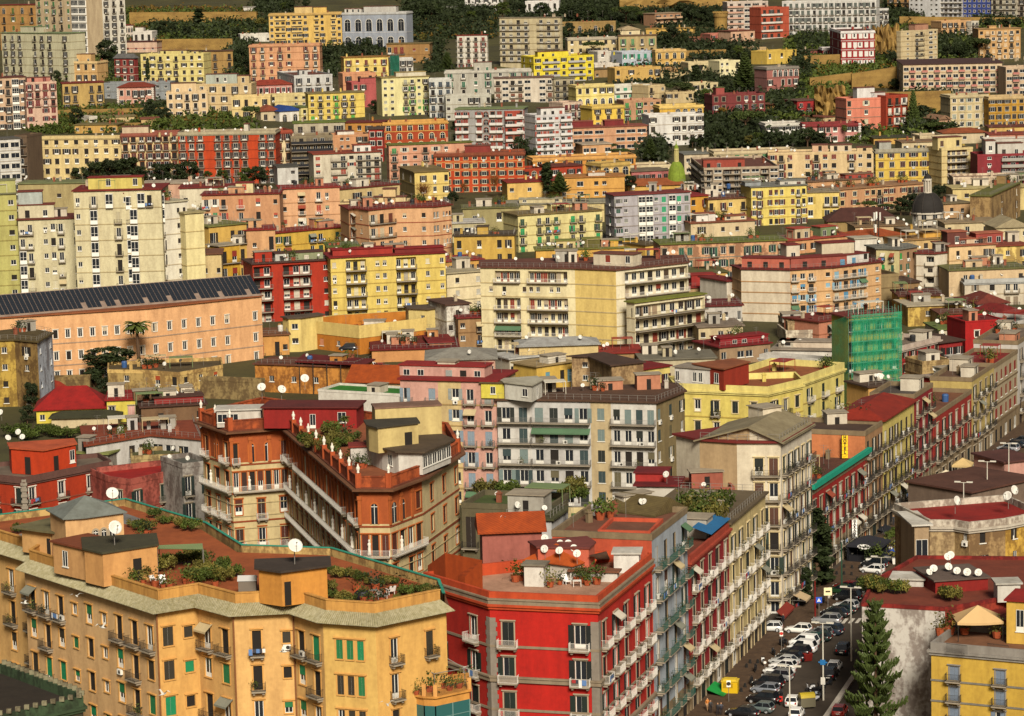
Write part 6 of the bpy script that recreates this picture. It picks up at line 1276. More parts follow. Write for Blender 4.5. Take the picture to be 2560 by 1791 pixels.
for i in range(6):
    for j in range(10): m.face([(wd * i / 6, .1 * sin(i * 2 + j), hh * j / 10), (wd * (i + 1) / 6, .1 * sin(i * 2 + 2 + j), hh * j / 10), (wd * (i + 1) / 6, .1 * sin(i * 2 + 3 + j), hh * (j + 1) / 10), (wd * i / 6, .1 * sin(i * 2 + 1 + j), hh * (j + 1) / 10)])
dn = mat('dark_green_net', hx('0f5a45', .7), noise=.3, sc=(.4, .4, .4)); pt('netting', m, [dn], t)
m = MB()
for i in range(4): m.tube((wd * i / 3, .6, 0), (wd * i / 3, .6, hh + .6), .08)
for j in range(6): m.tube((0, .6, hh * j / 5), (wd, .6, hh * j / 5), .07)
pt('scaffold_frame', m, [rails['g']], t)
# ================================================================ the street and its row of houses
S0 = Vector((9.36, 343.89)); SD1 = Vector((7.45, 23.05)).normalized(); S2 = Vector((40.5, 445.0)); SD2 = Vector((61.1, 151.0)).normalized()
N1, N2 = Vector((SD1.y, -SD1.x)), Vector((SD2.y, -SD2.x))
def srow(label, col, x0, y0, x1, y1, pat, nf, plane=2, endpat=None, dep=13.0, endcol=None, **k):
    o, d, n = (S0, SD1, N1) if plane == 1 else (S2, SD2, N2)
    A, C = at_plane(x0, y0, o, n), at_plane(x1, y1, o, n); zr = (A.z + C.z) / 2; a, c = Vector((A.x, A.y, 0)), Vector((C.x, C.y, 0)); v = Vector((-d.y, d.x, 0))
    kw = dict(hole=True, near=True, top=1.0, ac=.3, po=(3, 3, 4, 1), sh=('22302a', '1f2622', '3a2a22'), clutter=1.0); kw.update(k)
    if kw.get('split') is None: kw['split'] = (zr - 4.3, col); col = k.get('basec', '8f7c5e'); kw.pop('basec', None)
    if nf >= 3: pat = '/'.join([pat] * (int(nf) - 1) + ['D' * len(pat)])
    if endpat is not None: return building('palazzo', label, col, [a + v * dep, a, c], [c + v * dep], zr, -.1, [endpat, pat], nf, fc=[endcol, None], **kw)
    return building('palazzo', label, col, [a, c], [c + v * dep, a + v * dep], zr, -.1, [pat], nf, **kw)
tile(1280, 1311)
# the red corner palazzo
RP = [(-735, 400), (-190, 562), (715, 600), (1165, 240)]
red = PB("red corner palazzo with grey quoins white balconies and a tiled roof terrace", 'c4261a', RP, 0, ['bb', 'b.b', 'bbbbb'], 6, zr=25.4, roof='p', ph_=1.5, rc='d8a88a', cor='c9502a', fc=['b5281c', None, 'c02a1c'], tr='s', sh=('1c2a22', '1a1f1c'), po=(2, 4, 4, 0), rail='w', hole=True, near=True, clutter=0, fcl=1, top=2.6, back=[(1080, 190), (-250, 330)], band=None, ww=1.35, ac=.05, name='palazzo')
H = red.H; fh = (H - 2.6) / 6; m = MB()
for z, t_ in ((H - .95, .5), (H - 2.6 - 2 * fh - .1, .5), (H - 2.6 - 4 * fh - .1, .4)): m.ring(offset(red.poly, .3), offset(red.poly, .01), z - t_, z); m.ring(offset(red.poly, .42), offset(red.poly, .01), z + .002, z + .2)
for k in (1, 3): z = H - 2.6 - k * fh; m.ring(offset(red.poly, .12), offset(red.poly, .01), z - .3, z)
pt('stone_cornice', m, [plaster], red.root, color=hx('9a8a72'))
for i, w_ in ((1, .7), (2, .9)):
    p = red.P[i]; d0, d1 = (red.P[i - 1] - p).normalized(), (red.P[i + 1] - p).normalized(); m = MB()
    for k in range(int((H - 2.8) / .55)):
        s_ = w_ * (1.25 if (k % 2 and i == 1) else 1); q = [p + d0 * s_ + Vector((0, 0)), p, p + d1 * s_]; n0, n1 = Vector((-d0.y, d0.x)), Vector((d1.y, -d1.x))
        b_ = (n0 + n1).normalized() * .1; m.prism([q[0] + n0 * .08, p + b_, q[2] + n1 * .08, q[2] - n1 * .05, q[0] - n0 * .05], k * .55, k * .55 + .545)
    pt('quoin', m, [plaster], red.root, color=hx('948a7c'))
ZR = 25.4 - 1.45
q = [at_z(*p, zz_) - red.base for p, zz_ in (((-705, 345), ZR + 1.9), ((-395, 440), ZR + 1.9), ((-250, 300), ZR + 4.3), ((-560, 240), ZR + 4.3))]; m = MB(); m.face(q); d4 = [Vector((p.x, p.y, ZR - red.base.z)) for p in q]
for i in range(4): m.face([d4[i], d4[(i + 1) % 4], q[(i + 1) % 4], q[i]], 1)
pt('tiled_lean_to', m, [tiles, plaster], red.root, color=hx('b8501f'))
roofbox(red, [(215, 200), (640, 205), (690, 160)], ZR + 3.6, ZR, 'cf6a50', '7d4038', ['..', ''], 3.5, slab=.2)
roofbox(red, [(100, 345), (262, 350)], ZR + 2.6, ZR, 'e4dfd2', '8a8270', [''], 2)
roofbox(red, [(130, 300), (500, 350)], ZR + 1.8, ZR, 'e0d8c8', 'c25a22', [''], 3, roof='h', rh=2.2)
roofbox(red, [(485, 395), (880, 405)], ZR + 1.2, ZR, 'e6e2d6', '8a5a40', [''], 1.2)
roofbox(red, [(850, 250), (1060, 250)], ZR + 2.4, ZR, 'e6e2d8', 'd9d5ca', [''], 3)
for i, (x, y) in enumerate(((270, 105), (400, 150), (470, 150), (400, 210), (515, 190), (545, 235), (278, 195))): dish(at_z(x, y + 100, ZR + 2.2), 1.05, 'the red corner palazzo roof', face=R.uniform(-.3, .5))
m = MB()
for i in range(9): a, c = at_z(640, 260, ZR + 3) - red.base, at_z(715, 300, ZR + .3) - red.base
m.face([a, a + Vector((2.2, .3, .4)), c + Vector((1.6, .3, 0)), c]); stp = mat('striped_canvas', hx('e8e4dc', .75), noise=0.05); stripes(stp, 2.2, 'X', .8, (.25, .25, .25, 1)); pt('striped_awning', m, [stp], red.root)
m = MB(); p = [at_z(*q, 25.4 - 2.6 - 2 * fh - .9) for q in ((75, 1265), (320, 1265))]; a, c = p[0] - red.base, p[1] - red.base
n_ = (red.P[2] - red.P[1]).normalized(); n_ = Vector((n_.y, -n_.x, 0)); m.face([a + n_ * .15, c + n_ * .15, c + n_ * 1.3 - Vector((0, 0, 2.2)), a + n_ * 1.3 - Vector((0, 0, 2.2))]); m.face([a + n_ * .15, a + n_ * 1.3 - Vector((0, 0, 2.2)), a + n_ * .15 - Vector((0, 0, 2.2))]); m.face([c + n_ * .15, c + n_ * .15 - Vector((0, 0, 2.2)), c + n_ * 1.3 - Vector((0, 0, 2.2))])
mar = mat('maroon_canvas', hx('6a1a1c', .8), noise=.1); pt('maroon_awning', m, [mar], red.root)
# near row
srow("pale blue grey narrow palazzo with dark green balconies", 'b4bdc4', 1167, 62, 1462, -125, 'blbb', 7, 1, endpat='.', endcol='c95a3c', rail='e', sh=('2a3a34', '5a3a30', 'c0c4c4'), bd=1.1, rc='8a5a44', roof='p')
rb = srow("dark red palazzo with white balconies and blue canopy on its roof", '9c1f22', 1482, 258, 1812, 0, 'bbbbb', 5, 1, rail='w', tr='s', rc='8a4a34', cor='b04a34')
A, C = at_plane(1650, 150, S0, N1), at_plane(1812, 5, S0, N1); A.z = C.z = 21.6; n3 = N1.to_3d(); m = MB(); m.face([A - n3 * 2.4 + Vector((0, 0, .9)), A + n3 * .3, C + n3 * .3, C - n3 * 2.4 + Vector((0, 0, .9))]); m.v = [tuple(Vector(p) - rb.base) for p in m.v]; pt('blue_canopy', m, [panel], rb.root, color=hx('2a6a9a'))
srow("cream palazzo with thin white balconies along the street", 'd9c58c', 1816, -6, 2118, -250, 'bbbbb', 5, 1, rail='w', tr='c', rc='7a6a50', roof='s')
tile(1280, 880)
b = PB("white palazzo with gabled grey roof and unplastered side wall", 'e4d8bc', [(1568, 742), (1880, 762), (2246, 762), (2505, 610)], 0, ['', '.ll/.ll/.bl', 'bbbbb'], 7, zr=26.0, fc=['bba078', None, 'ded4be'], rs='8a2f28', sh=('2a3a30', '5a3a2a', '22261f'), rail='k', hole=True, near=True, depth=6, ac=.3, top=1.4, tr='c', mat_=None, clutter=1.0, vf=7, name='palazzo')
L_, Rr, Br = b.P[0], b.P[2], b.P[3]; v_ = Br - Rr; Bl = L_ + v_; z0 = b.H + .32; M_ = L_.lerp(Rr, .62); Bm = M_ + v_; e_ = (Rr - L_).normalized() * .7; f_ = v_.normalized() * .8; hz = 2.1
m = MB()
for a, c, d2, e2 in ((L_ - e_ - f_, M_ - f_, Bm, Bl - e_), (M_ - f_, Rr + e_ - f_, Br + e_, Bm)):
    za, zc = (z0 - .2, z0 + hz) if a is not M_ - f_ and (a - L_).length < 3 else (z0 + hz, z0 - .2)
    q = [(a.x, a.y, za), (c.x, c.y, zc), (d2.x, d2.y, zc), (e2.x, e2.y, za)]; m.face(q); m.face([(x, y, z - .2) for x, y, z in reversed(q)]); m.face([q[0], (q[0][0], q[0][1], q[0][2] - .2), (q[1][0], q[1][1], q[1][2] - .2), q[1]])
pt('gable_roof', m, [roofing], b.root, color=hx('968a6c')); m = MB(); m.face([(L_.x, L_.y, b.H), (M_.x, M_.y, b.H), (M_.x, M_.y, z0 + hz - .2)]); pt('gable_wall', m, [plaster], b.root, color=hx('bba078')); m = MB(); m.face([(M_.x, M_.y, b.H), (Rr.x, Rr.y, b.H), (M_.x, M_.y, z0 + hz - .2)]); pt('gable_wall', m, [plaster], b.root, color=hx('e4d8bc'))
B("older house with grey hipped roof behind the white palazzo", 'bfa070', 1612, 545, 2330, 555, 1000, '.b.w.', 3, roof='h', rc='8a7a58', rh=1.4, dishes=1, depth=8, hole=True)
B("roof terrace house with maroon roof and white panelled wall", 'd8d2c2', 1040, 1122, 1382, 1125, 1420, '.....', 2, rs='7a1f20', dishes=1, depth=6, D=432, ph=[(1030, 1290, 1070, '', 'a8302a')])
B("red roof terrace with white pergola frame above the street", 'a8604c', 1385, 1150, 1860, 1130, 1420, '', 2, roof='p', rc='9a4a38', dishes=1, depth=9, D=436)
B("pale low shed roofs with grey wall behind the red corner palazzo", 'c9c8c4', -60, 1395, 330, 1410, 1600, '..s.', 2, rs='5a5a38', dishes=3, depth=8, D=398)
B("cream rendered hut with green fence on the roofs", 'dcc894', 475, 1400, 745, 1395, 1600, '', 2, roof='p', rc='4a8a3a', dishes=2, depth=8, D=392)
B("red roof hut with tent shaped tin roof and dark green fence", 'a82a24', 830, 1330, 1180, 1385, 1560, '.b..', 1.6, roof='g', rc='7a6a40', rh=1.8, dishes=2, depth=6, D=386)
B("coral roof terrace wall with two little trees", 'cc5a3c', 722, 1488, 1155, 1500, 1700, '', 2, roof='p', rc='6a4a34', depth=8, D=372, clutter=0)
B("low house with orange tiled roof behind the red corner palazzo", 'b0685a', -250, 1520, 250, 1500, 1640, '', 1, roof='g', rc='c4561e', rh=2, dishes=1, depth=5, D=380)
B("dark courtyard house with planted terrace under the pink block", '6a6248', 428 - 850, 1260, 300, 1290, 1500, 'l.w.l', 3, roof='p', rc='5a6a34', dishes=2, depth=10, D=430, hole=True, rail='k')
# far row along the second stretch
tile(1920, 880)
gb = srow("dark red palazzo with turquoise gutter and GARAGE sign", 'a0241c', 357, 1168, 836, 842, 'bbbbbbbbb', 4, cor=None, roof='p', ph_=.8, rc='6a4234', tr='s', rail='k')
gutter = mat('turquoise_gutter', hx('178a70', .8), noise=.1)
A, C = at_plane(357, 1160, S2, N2), at_plane(836, 838, S2, N2); m = MB(); nn = N2.to_3d(); zz_ = (A.z + C.z) / 2 + .1; A.z = C.z = zz_
for s0, s1 in (((0, .3), (.7, .9)), ((.7, .9), (.0, .9))): pass
q = [A, C, C + nn * .7, A + nn * .7]; base = A.copy(); m.prism([((p - base).x, (p - base).y) for p in q], 0, .8); ob("gutter", m.mesh("gutter", [gutter]), gb.root, base - gb.base)
srow("orange ended narrow palazzo with glazed terrace and HOTEL sign", 'b08860', 812, 662, 958, 575, 'bbb', 5, endpat='.', endcol='d58656', rc='5a4436', roof='p', dep=19)
b = srow("pale yellow palazzo with brown balconies and red tiled roof", 'dac975', 960, 572, 1221, 420, 'bbbbbb', 5, rc='a5331e', roof='h', rh=1.8, dep=9, rail='k', sh=('2a1f18', '22302a'))
srow("tall dark red palazzo with grey window frames", '8f2126', 1223, 350, 1377, 262, 'bbb', 6, rc='5a5048', roof='p', tr='s', dep=8)
srow("brick red palazzo with arched dark windows and blue grey ground floor", 'a02f24', 1387, 505, 1702, 328, 'bbbbbb', 3.4, rc='8a5a40', roof='p', tr='s', band=('8a5a48', None), dep=8)
srow("ochre palazzo with iron balconies near the street end", 'c6b06c', 1704, 200, 1890, 110, 'bbbb', 4.4, rc='7a5a44', roof='p', tr='s', dep=8)
srow("beige modern block with long red window panels", 'b9a98a', 1893, 76, 2086, 8, 'wwwww', 4.4, rc='9a2a24', roof='p', sh='8a2a24', po=(0, 0, 1, 0), rail='k', ac=0, dep=9)
srow("white palazzo at the far end of the street row", 'cfcac0', 2088, -120, 2300, -200, 'bbbb', 5, rc='8a7a6a', roof='p', dep=9)
# roofs between
B("orange and red roof rooms above the pale yellow palazzo", 'd8a860', 840, 300, 1090, 275, 700, '.s', 4, D=560, rs='5a4434', dishes=5, depth=8)
B("black tank house beside the red palazzo roof", 'a82c2a', 1118, -50, 1440, -130, 600, 'ww.bb', 4, D=628, roof='p', rc='8a7a68', tr='s', hole=True, near=True, dishes=2, thmax=65, depth=10, cor='c9b8a8')
B("dark red low wing with skylight roof", '9a2a28', 1432, -70, 1625, -95, 600, 'www', 3, D=640, roof='h', rc='5a4438', rh=1.2, hole=True, dishes=1, depth=8)
B("bright red cube stair tower with a white grid window", 'ad1c1a', 1650, -255, 1970, -275, 600, '.s.../.s...', 3, D=645, roof='p', ph_=.3, rc='8a2a20', hole=True, tr='w', dishes=1, depth=10, wh=2.2)
B("white house with air conditioners beside the red cube tower", 'd0ccc2', 1972, -225, 2260, -300, 600, 'b.b/w.b', 4, D=652, roof='p', rc='8a8880', hole=True, near=True, depth=12, sh='22302a', ac=.6, thmax=60)
B("red and white flat roof apartment top above the brick red palazzo", 'b02c22', 1470, 240, 1680, 215, 500, 'b.W', 3, D=592, rs='c9b8a8', dishes=4, depth=7)
B("mossy walled terrace room with white awning roof", 'b59a68', 1290, 80, 1530, 60, 500, '', 4, D=622, roof='p', rc='5a6a38', dishes=1, depth=8, mat_=weathered)
B("roof garden room with white awning above the ochre palazzo", 'c9a878', 1620, 75, 1880, 55, 500, 'WbW', 3, D=625, rs='ded8c8', depth=7)
# ---------------------------------------------------------------- right hand blocks in front of the street
b = PB("weathered tan block with red roof terraces and white parapets", 'a88a5e', [(1350, 1405), (1560, 1405), (1680, 1425), (1985, 1392), (2300, 1330)], 0, ['', '.s', '.w..', '.w.s.w'], 5, zr=18.5, fc=['b39a70', 'a08458', None, 'd2a94e'], roof='p', ph_=1.0, rc='a8281c', mat_=weathered, cor='cdc3b0', hole=True, near=True, depth=13, clutter=.3, name='apartment_building')
roofbox(b, [(1225, 1455), (1345, 1450)], 18.0, 8, 'b39a78', 'dcd8cc', ['W'], 9, slab=.5)
for x, y in ((1565, 1295), (2010, 1255), (2045, 1205)): dish(at_z(x, y + 60, 18.5), 1.5, 'the weathered tan block')
B("pink shed with brown metal roof at the street edge", 'c99888', 1978, 930, 2250, 900, 1060, '', 2, D=520, rs='6a4038', depth=10, clutter=0)
B("brown metal roofed market hall at the street edge", '7d6a5a', 1700, 1180, 2250, 1060, 1200, '', 2, D=492, rs='6a4436', depth=14, clutter=0, thmax=60)
tile(1920, 1311)
# maroon terraces
b = PB("low block with maroon roof terraces and white parapets", '8f2a20', [(785, 655), (1480, 695), (1950, 610), (2300, 520)], 0, ['', '', ''], 5, zr=15.0, roof='p', ph_=.5, rc='8f4630', mat_=weathered, fc=['cfc8bc', '9a3a28', '9a3a28'], hole=False, clutter=0, back=[(2300, 270), (1240, 260), (870, 470)])
TZ = 14.55
roofbox(b, [(1030, 462), (1300, 470)], TZ + .9, TZ, 'e2ded2', 'd9d5c9', [''], 4)
roofbox(b, [(1400, 480), (1840, 450)], TZ + 1.6, TZ, '8f2018', '6a5a50', [''], 8)
roofbox(b, [(1920, 505), (2110, 500)], TZ + 2.4, TZ, 'ddd9cc', 'c4c0b4', [''], 3)
for x, y, s_ in ((1500, 300, 1.15), (1525, 285, 1.15), (1385, 400, 1.15), (1505, 385, 1.15), (1580, 415, 1.1), (1665, 430, 1.15), (1760, 430, 1.1), (1340, 420, 1.0)): dish(at_z(x, y + 60, TZ + 1), s_, 'the low block with maroon roof terraces', face=R.uniform(-.3, .4))
# stained white wall facing us
b = PB("tall stained whitewashed blank wall behind the araucaria", 'cfc9bf', [(788, 668), (1100, 680), (1490, 712)], 0, ['', ''], 5, zr=14.4, roof='p', ph_=.4, rc='7a4a34', hole=False, clutter=0, depth=3, mat_=None, name='blank_wall', cat='wall')
stain = mat('rain_stained_whitewash', hx('d3ccc0', .62), noise=.55, sc=(.35, .35, .5), sharp=True, second=(.42, .36, .28, 1), bump=.2)
for o in b.root.children:
    if o.name.startswith('wall'): o.data.materials[0] = stain
# yellow palazzo bottom right
YR = [(1375, 975), (2350, 1072)]
b = PB("yellow palazzo with grey blue shutters and a parasol on its terrace", 'd9b34e', [(1365, 985), (2400, 1075)], 0, ['.b..b..b', ], 5, zr=13.0, roof='p', ph_=1.0, rc='9a6a4a', cor='9a948a', tr='g', sh='7d8a9a', po=(0, 0, 5, 0), rail='k', hole=True, near=True, depth=11, clutter=0, top=2.2, ww=1.5, ac=0, name='palazzo', band=('8a8578', None))
yr = b; TZ = 12.1
roofbox(b, [(1500, 790), (1990, 815)], TZ + 1.2, TZ + .0, 'd9b558', '8a2a20', ['.....'], 3, back=[(1990, 720), (1510, 730)])
roofbox(b, [(1995, 640), (2300, 660)], TZ + 5.5, TZ, 'ddb556', '9a241c', ['.W..'], 6)
roofbox(b, [(2115, 770), (2400, 790)], TZ + 3.5, TZ, 'ddb556', '9a241c', ['....'], 3)
m = MB()
for x0, x1 in ((1490, 1665), (1835, 2010)):
    A, C = at_z(x0, 985, 13.4) - b.base, at_z(x1, 1005, 13.4) - b.base; A.z = C.z = 0
    for i in range(25): p = A.lerp(C, i / 24); m.tube((p.x, p.y - .1, b.H - .9), (p.x, p.y - .1, b.H + .25), .02, n=4)
    m.tube((A.x, A.y - .1, b.H + .25), (C.x, C.y - .1, b.H + .25), .035, n=4)
pt('terrace_railing', m, [rails['k']], b.root)
for x in (1375, 1500): pass
# parasol gazebo
c = at_z(1755, 945, TZ); t = thing('terrace_gazebo', "beige cloth gazebo standing on the yellow palazzo terrace", 'gazebo', c); cloth = mat('beige_cloth', hx('d3b07c', .65), noise=.08)
m = MB(); s_ = 3.2
for k in range(4):
    a0, a1 = pi / 4 + k * pi / 2, pi / 4 + (k + 1) * pi / 2
    for i in range(6):
        u0, u1 = i / 6, (i + 1) / 6; f = lambda u: Vector((s_ * 1.3 * ((1 - u) * cos(a0) + u * cos(a1)), s_ * ((1 - u) * sin(a0) + u * sin(a1)), 2.5 + .12 * sin(u * pi) * -1))
        ap = Vector((0, 0, 4.2)); m.face([f(u0), f(u1), ap]); m.face([f(u0) - Vector((0, 0, .3)), f(u1) - Vector((0, 0, .3)), f(u1), f(u0)])
pt('canopy', m, [cloth], t)
for k in range(4): a0 = pi / 4 + k * pi / 2; m = MB(); m.tube((s_ * 1.25 * cos(a0), s_ * .95 * sin(a0), 0), (s_ * 1.25 * cos(a0), s_ * .95 * sin(a0), 2.5), .05); pt('post', m, [rails['k']], t)
# ================================================================ trees
tile(0, 0)
tree('norfolk', 865, 440, 205, "big araucaria in front of the white tower block", wide=1.15)
tree('broad', 790, 470, 235, "dark broad tree leaning against the big araucaria", wide=.9)
tree('broad', 900, 560, 330, "dense dark tree below the big araucaria")
tree('palm', 820, 680, 440, "slim palm in front of the dark red house", wide=.8)
tree('palm', 625, 680, 445, "slim palm before the ochre villa", wide=.7)
tree('palm', 495, 600, 465, "short palm beside the pale green roofed block")
tree('cypress', 1240, 690, 485, "thin dark cypress before the pale yellow palazzo", wide=.8)
tree('cypress', 1665, 240, 70, "column of dark cypress against the old tuff wall", wide=2.2)
for i, (x, y, h, k) in enumerate(((1360, 310, 170, 'broad'), (1440, 300, 200, 'broad'), (1560, 320, 215, 'broad'), (1830, 215, 140, 'broad'), (1930, 220, 150, 'round'), (2080, 215, 150, 'round'), (1980, 330, 230, 'broad'), (1300, 240, 180, 'broad'))):
    tree(k, x, y, h, ["round dark tree below the tuff wall", "spreading tree on the terraces under the tuff wall", "low dark tree beside the white wall", "tree clipped against the upper tuff wall", "dome shaped tree along the upper tuff wall", "round tree at the upper tuff wall end", "tall ivy clad tree by the white house", "small tree beside the villa with dark verandas"][i])
tree('palm', 1850, 600, 430, "feathery palm before the brownish ochre house")
tree('broad', 2010, 620, 380, "tall dark tree between the ochre house and the peach palazzo", wide=.7)
tree('broad', 2080, 640, 470, "dark bushy tree beside the peach palazzo")
tree('broad', 480, 700, 590, "tree between the maroon balconied and ochre houses")
tree('broad', 845, 880, 800, "leafy tree against the olive yellow block")
tree('pine', 2110, 1060, 880, "round topped pine before the low cream house", wide=.75)
for i, (x, y, h) in enumerate(((640, 1060, 905), (560, 1060, 960), (1270, 1010, 880), (1380, 1040, 900), (1330, 1080, 960), (1060, 1070, 1015), (900, 1010, 970), (420, 1090, 1020))):
    tree('bush' if h > 950 else 'broad', x, y, h, ["wide olive tree in the terraced garden", "bush at the edge of the terraced garden", "dark round bush tree below the cream palazzo", "tall garden tree below the cream palazzo", "low shrub under the garden trees", "clipped bush on the garden wall", "round bush on the garden path", "bush behind the large cream palazzo"][i], wide=1.1)
for i, (x, y, h, w_) in enumerate(((680, 1530, 1390, 1.6), (810, 1530, 1350, 1.5), (940, 1535, 1340, 1.4), (1070, 1540, 1320, 1.3), (1180, 1540, 1390, 1.3), (1340, 1540, 1370, 1.3), (1450, 1540, 1360, 1.3), (1580, 1545, 1340, 1.2), (330, 1530, 1420, 1.4), (1740, 1545, 1430, 1.0), (1870, 1545, 1415, 1.0), (2060, 1560, 1400, 1.1))):
    tree('broad', x, y, h, ["dark tree at the west end of the belt before the cream palazzo", "second dark tree of the belt before the cream palazzo", "spreading dark tree under the cream palazzo windows", "tallest dark tree of the belt before the cream palazzo", "dark tree below the maroon corniced palazzo", "dark tree left of the orange red palazzo", "dark tree at the corner of the orange red palazzo", "broad dark tree before the orange red palazzo", "bush like tree below the cream palazzo side", "lighter green tree before the white ground floor", "second lighter green tree before the white ground floor", "dark tree at the shed with the flat roof"][i], wide=w_, dD=-6, lm='d' if i < 9 else 'g')
tile(640, 0)
for i, (x, y, h, w_) in enumerate(((290, 130, 20, 1.2), (420, 60, -10, 1.2), (1300, 170, 40, 1.1), (1390, 190, 0, 1.0), (1470, 200, 10, 1.2), (1560, 240, 120, 1.2), (1430, 300, 200, 1.1), (1300, 290, 200, 1.1), (1660, 220, 110, 1.2), (1800, 200, 90, 1.2), (1900, 190, 80, 1.1), (1960, 260, 170, .9), (2060, 160, 20, 1.2), (1870, 330, 240, 1.0), (1400, 360, 280, 1.1), (1540, 300, 210, 1.2), (1720, 300, 230, 1.3), (40, 240, 150, 1.4), (240, 90, 20, 1.3))):
    tree(['broad', 'round', 'broad'][i % 3], x, y, h, ['dark', 'olive', 'rounded', 'spreading', 'bushy'][i % 5] + ' tree ' + ["above the golden yellow block", "on the ridge over the yellow block", "beside the arcaded grey palazzo", "tall above the arcaded palazzo roof", "in the middle of the wood", "on the wooded slope below the white pavilion", "low on the wooded slope", "at the foot of the arcaded palazzo", "under the white pavilion", "below the ridge villa", "under the ridge villa windows", "next to the tan tower", "hiding the ridge villa corner", "close to the tan tower stilts", "above the low tan block", "in the russet part of the wood", "over the white and brown block", "left of the golden yellow block", "behind the golden yellow block"][i], wide=w_, lm='gdo'[i % 3] if i > 8 else None, group='trees of the wooded slope')
tree('palm', 625, 430, 330, "stout palm before the golden yellow block", wide=1.2)
tree('broad', 790, 440, 355, "blue green bush tree before the arcaded palazzo")
tree('broad', 915, 430, 315, "taller blue green tree before the arcaded palazzo", wide=.9)
tree('broad', 590, 555, 410, "dark trees mass between peach palazzo and brown stair", wide=1.2)
tree('norfolk', 1600, 590, 440, "conifer in front of the white and brown block", wide=1.6)
tree('round', 1700, 760, 640, "ball shaped tree before the pale grey palazzo", wide=1.0)
tree('round', 15, 960, 875, "round pine crown beside the red tiled old house", wide=1.3)
tree('broad', 1000, 960, 840, "tree between the rose house and the lemon tower", wide=1.2)
tree('cypress', 1705, 1190, 1010, "dark conical tree before the long grey block", wide=3.2)
tree('palm', 1745, 1180, 1090, "low palm under the conical tree", wide=1.3)
tree('palm', 1860, 1150, 1000, "tall palm against the long grey block")
tree('palm', 2030, 1250, 1110, "palm behind the grey pyramid lantern", wide=1.2)
tree('palm', 2100, 1260, 1130, "second palm behind the grey pyramid lantern", wide=1.2)
tree('broad', 1920, 1240, 1120, "dark tree beside the grey pyramid lantern")
tree('bare', 1990, 1600, 1430, "tall leafless russet tree before the orange red palazzo", wide=.9, dD=-20)
tree('bare', 1740, 1620, 1510, "small leafless russet tree before the orange red palazzo", dD=-20)
tree('bare', 1400, 1690, 1500, "bare twiggy tree before the pale yellow hall", dD=-25)
tree('broad', 1650, 1720, 1600, "dark rounded tree at the pale yellow hall corner", dD=-15)
tree('broad', 30, 1550, 1390, "spreading pine before the white shed", wide=1.4, dD=-10)
tree('palm', 160, 680, 590, "palm at the corner of the peach palazzo", wide=1.1)
tile(1280, 0)
for i, (x, y, h, k, w_) in enumerate(((60, 140, 20, 'round', 1.3), (250, 150, 20, 'round', 1.2), (450, 190, 30, 'broad', 1.2), (560, 200, 40, 'round', 1.2), (640, 190, 30, 'broad', 1.3), (760, 180, 40, 'broad', 1.1), (950, 200, 45, 'pine', 1.5), (1080, 200, 90, 'pine', 1.2), (1000, 230, 120, 'broad', 1.2), (1430, 140, 20, 'broad', 1.2), (1500, 190, 30, 'broad', 1.2), (1600, 200, 60, 'round', 1.2), (1700, 110, 40, 'broad', 1.3), (1560, 230, 110, 'broad', 1.3), (480, 330, 190, 'broad', .9), (430, 360, 220, 'broad', .7), (1330, 400, 220, 'broad', 1.1), (1440, 400, 270, 'broad', 1.0), (1260, 380, 260, 'broad', .9))):
    tree(k, x, y, h, ['deep green', 'dark', 'rounded', 'shaggy', 'spreading'][i % 5] + (' pine ' if k == 'pine' else ' tree ') + ["hiding the west end of the ridge villa", "between the ridge villa windows", "beside the ridge villa", "behind the walled terrace house", "above the walled terrace house", "below the tuff rock face", "with flat crown under the tuff rock face", "with flat crown above the golden house", "over the golden house roof", "behind the terraced brown villa", "right of the terraced brown villa", "near the round brick tower", "above the round brick tower", "in front of the round brick tower", "right of the tan tower", "squeezed beside the tan tower wall", "tall over the honey villa", "beside the honey villa wall", "behind the honey villa"][i], wide=w_, group='trees of the wooded slope')
tree('bare', 670, 270, 190, "russet leafless tree on the walled terrace")
tree('broad', 800, 290, 200, "bright green tree before the walled terrace")
tree('pine', 680, 460, 345, "flat topped dark pine before the long cream villa", wide=1.5)
tree('broad', 890, 520, 440, "dark tree beside the pale blue house")
tree('broad', 1040, 690, 555, "ivy green tree covering the ochre house", wide=1.2)
tree('broad', 850, 680, 615, "dark bush tree left of the ochre house")
tree('pine', 1390, 840, 680, "large umbrella pine with forked trunk", wide=1.35)
tree('pine', 1470, 840, 720, "smaller umbrella pine beside the forked one", wide=.8)
tree('cypress', 1545, 780, 540, "tall dark cypress beside the umbrella pines", wide=1.5)
tree('pine', 1640, 620, 515, "flat pine before the cream terrace house", wide=1.1)
tree('norfolk', 1950, 760, 440, "broad layered araucaria near the crimson palazzo", wide=1.25)
for i, (x, y, h, k) in enumerate(((1300, 690, 610, 'broad'), (1400, 680, 620, 'broad'), (1660, 690, 620, 'broad'), (1560, 860, 760, 'broad'), (1640, 900, 740, 'broad'), (1780, 740, 670, 'broad'), (1640, 960, 850, 'broad'), (1900, 490, 380, 'broad'), (1830, 460, 370, 'broad'), (1960, 500, 420, 'round'), (1720, 400, 330, 'broad'), (1600, 410, 350, 'broad'))):
    tree(k, x, y, h, ['dark', 'olive green', 'shaded'][i % 3] + ' tree ' + ["above the large umbrella pine", "behind the large umbrella pine", "below the cream terrace house", "under the cream row house", "left of the dark crimson palazzo", "between cream house and araucaria", "by the saffron penthouse", "above the broad layered araucaria", "under the brick and white ridge block", "beside the layered araucaria top", "below the round brick tower", "beside the ivy tuff wall"][i], lm='dgd'[i % 3], wide=1.15)
tree('pine', 1960, 1140, 920, "wide dark cedar below the crimson palazzo", wide=1.2)
tree('palm', 1840, 1080, 960, "yellowish palm in the garden below the crimson palazzo")
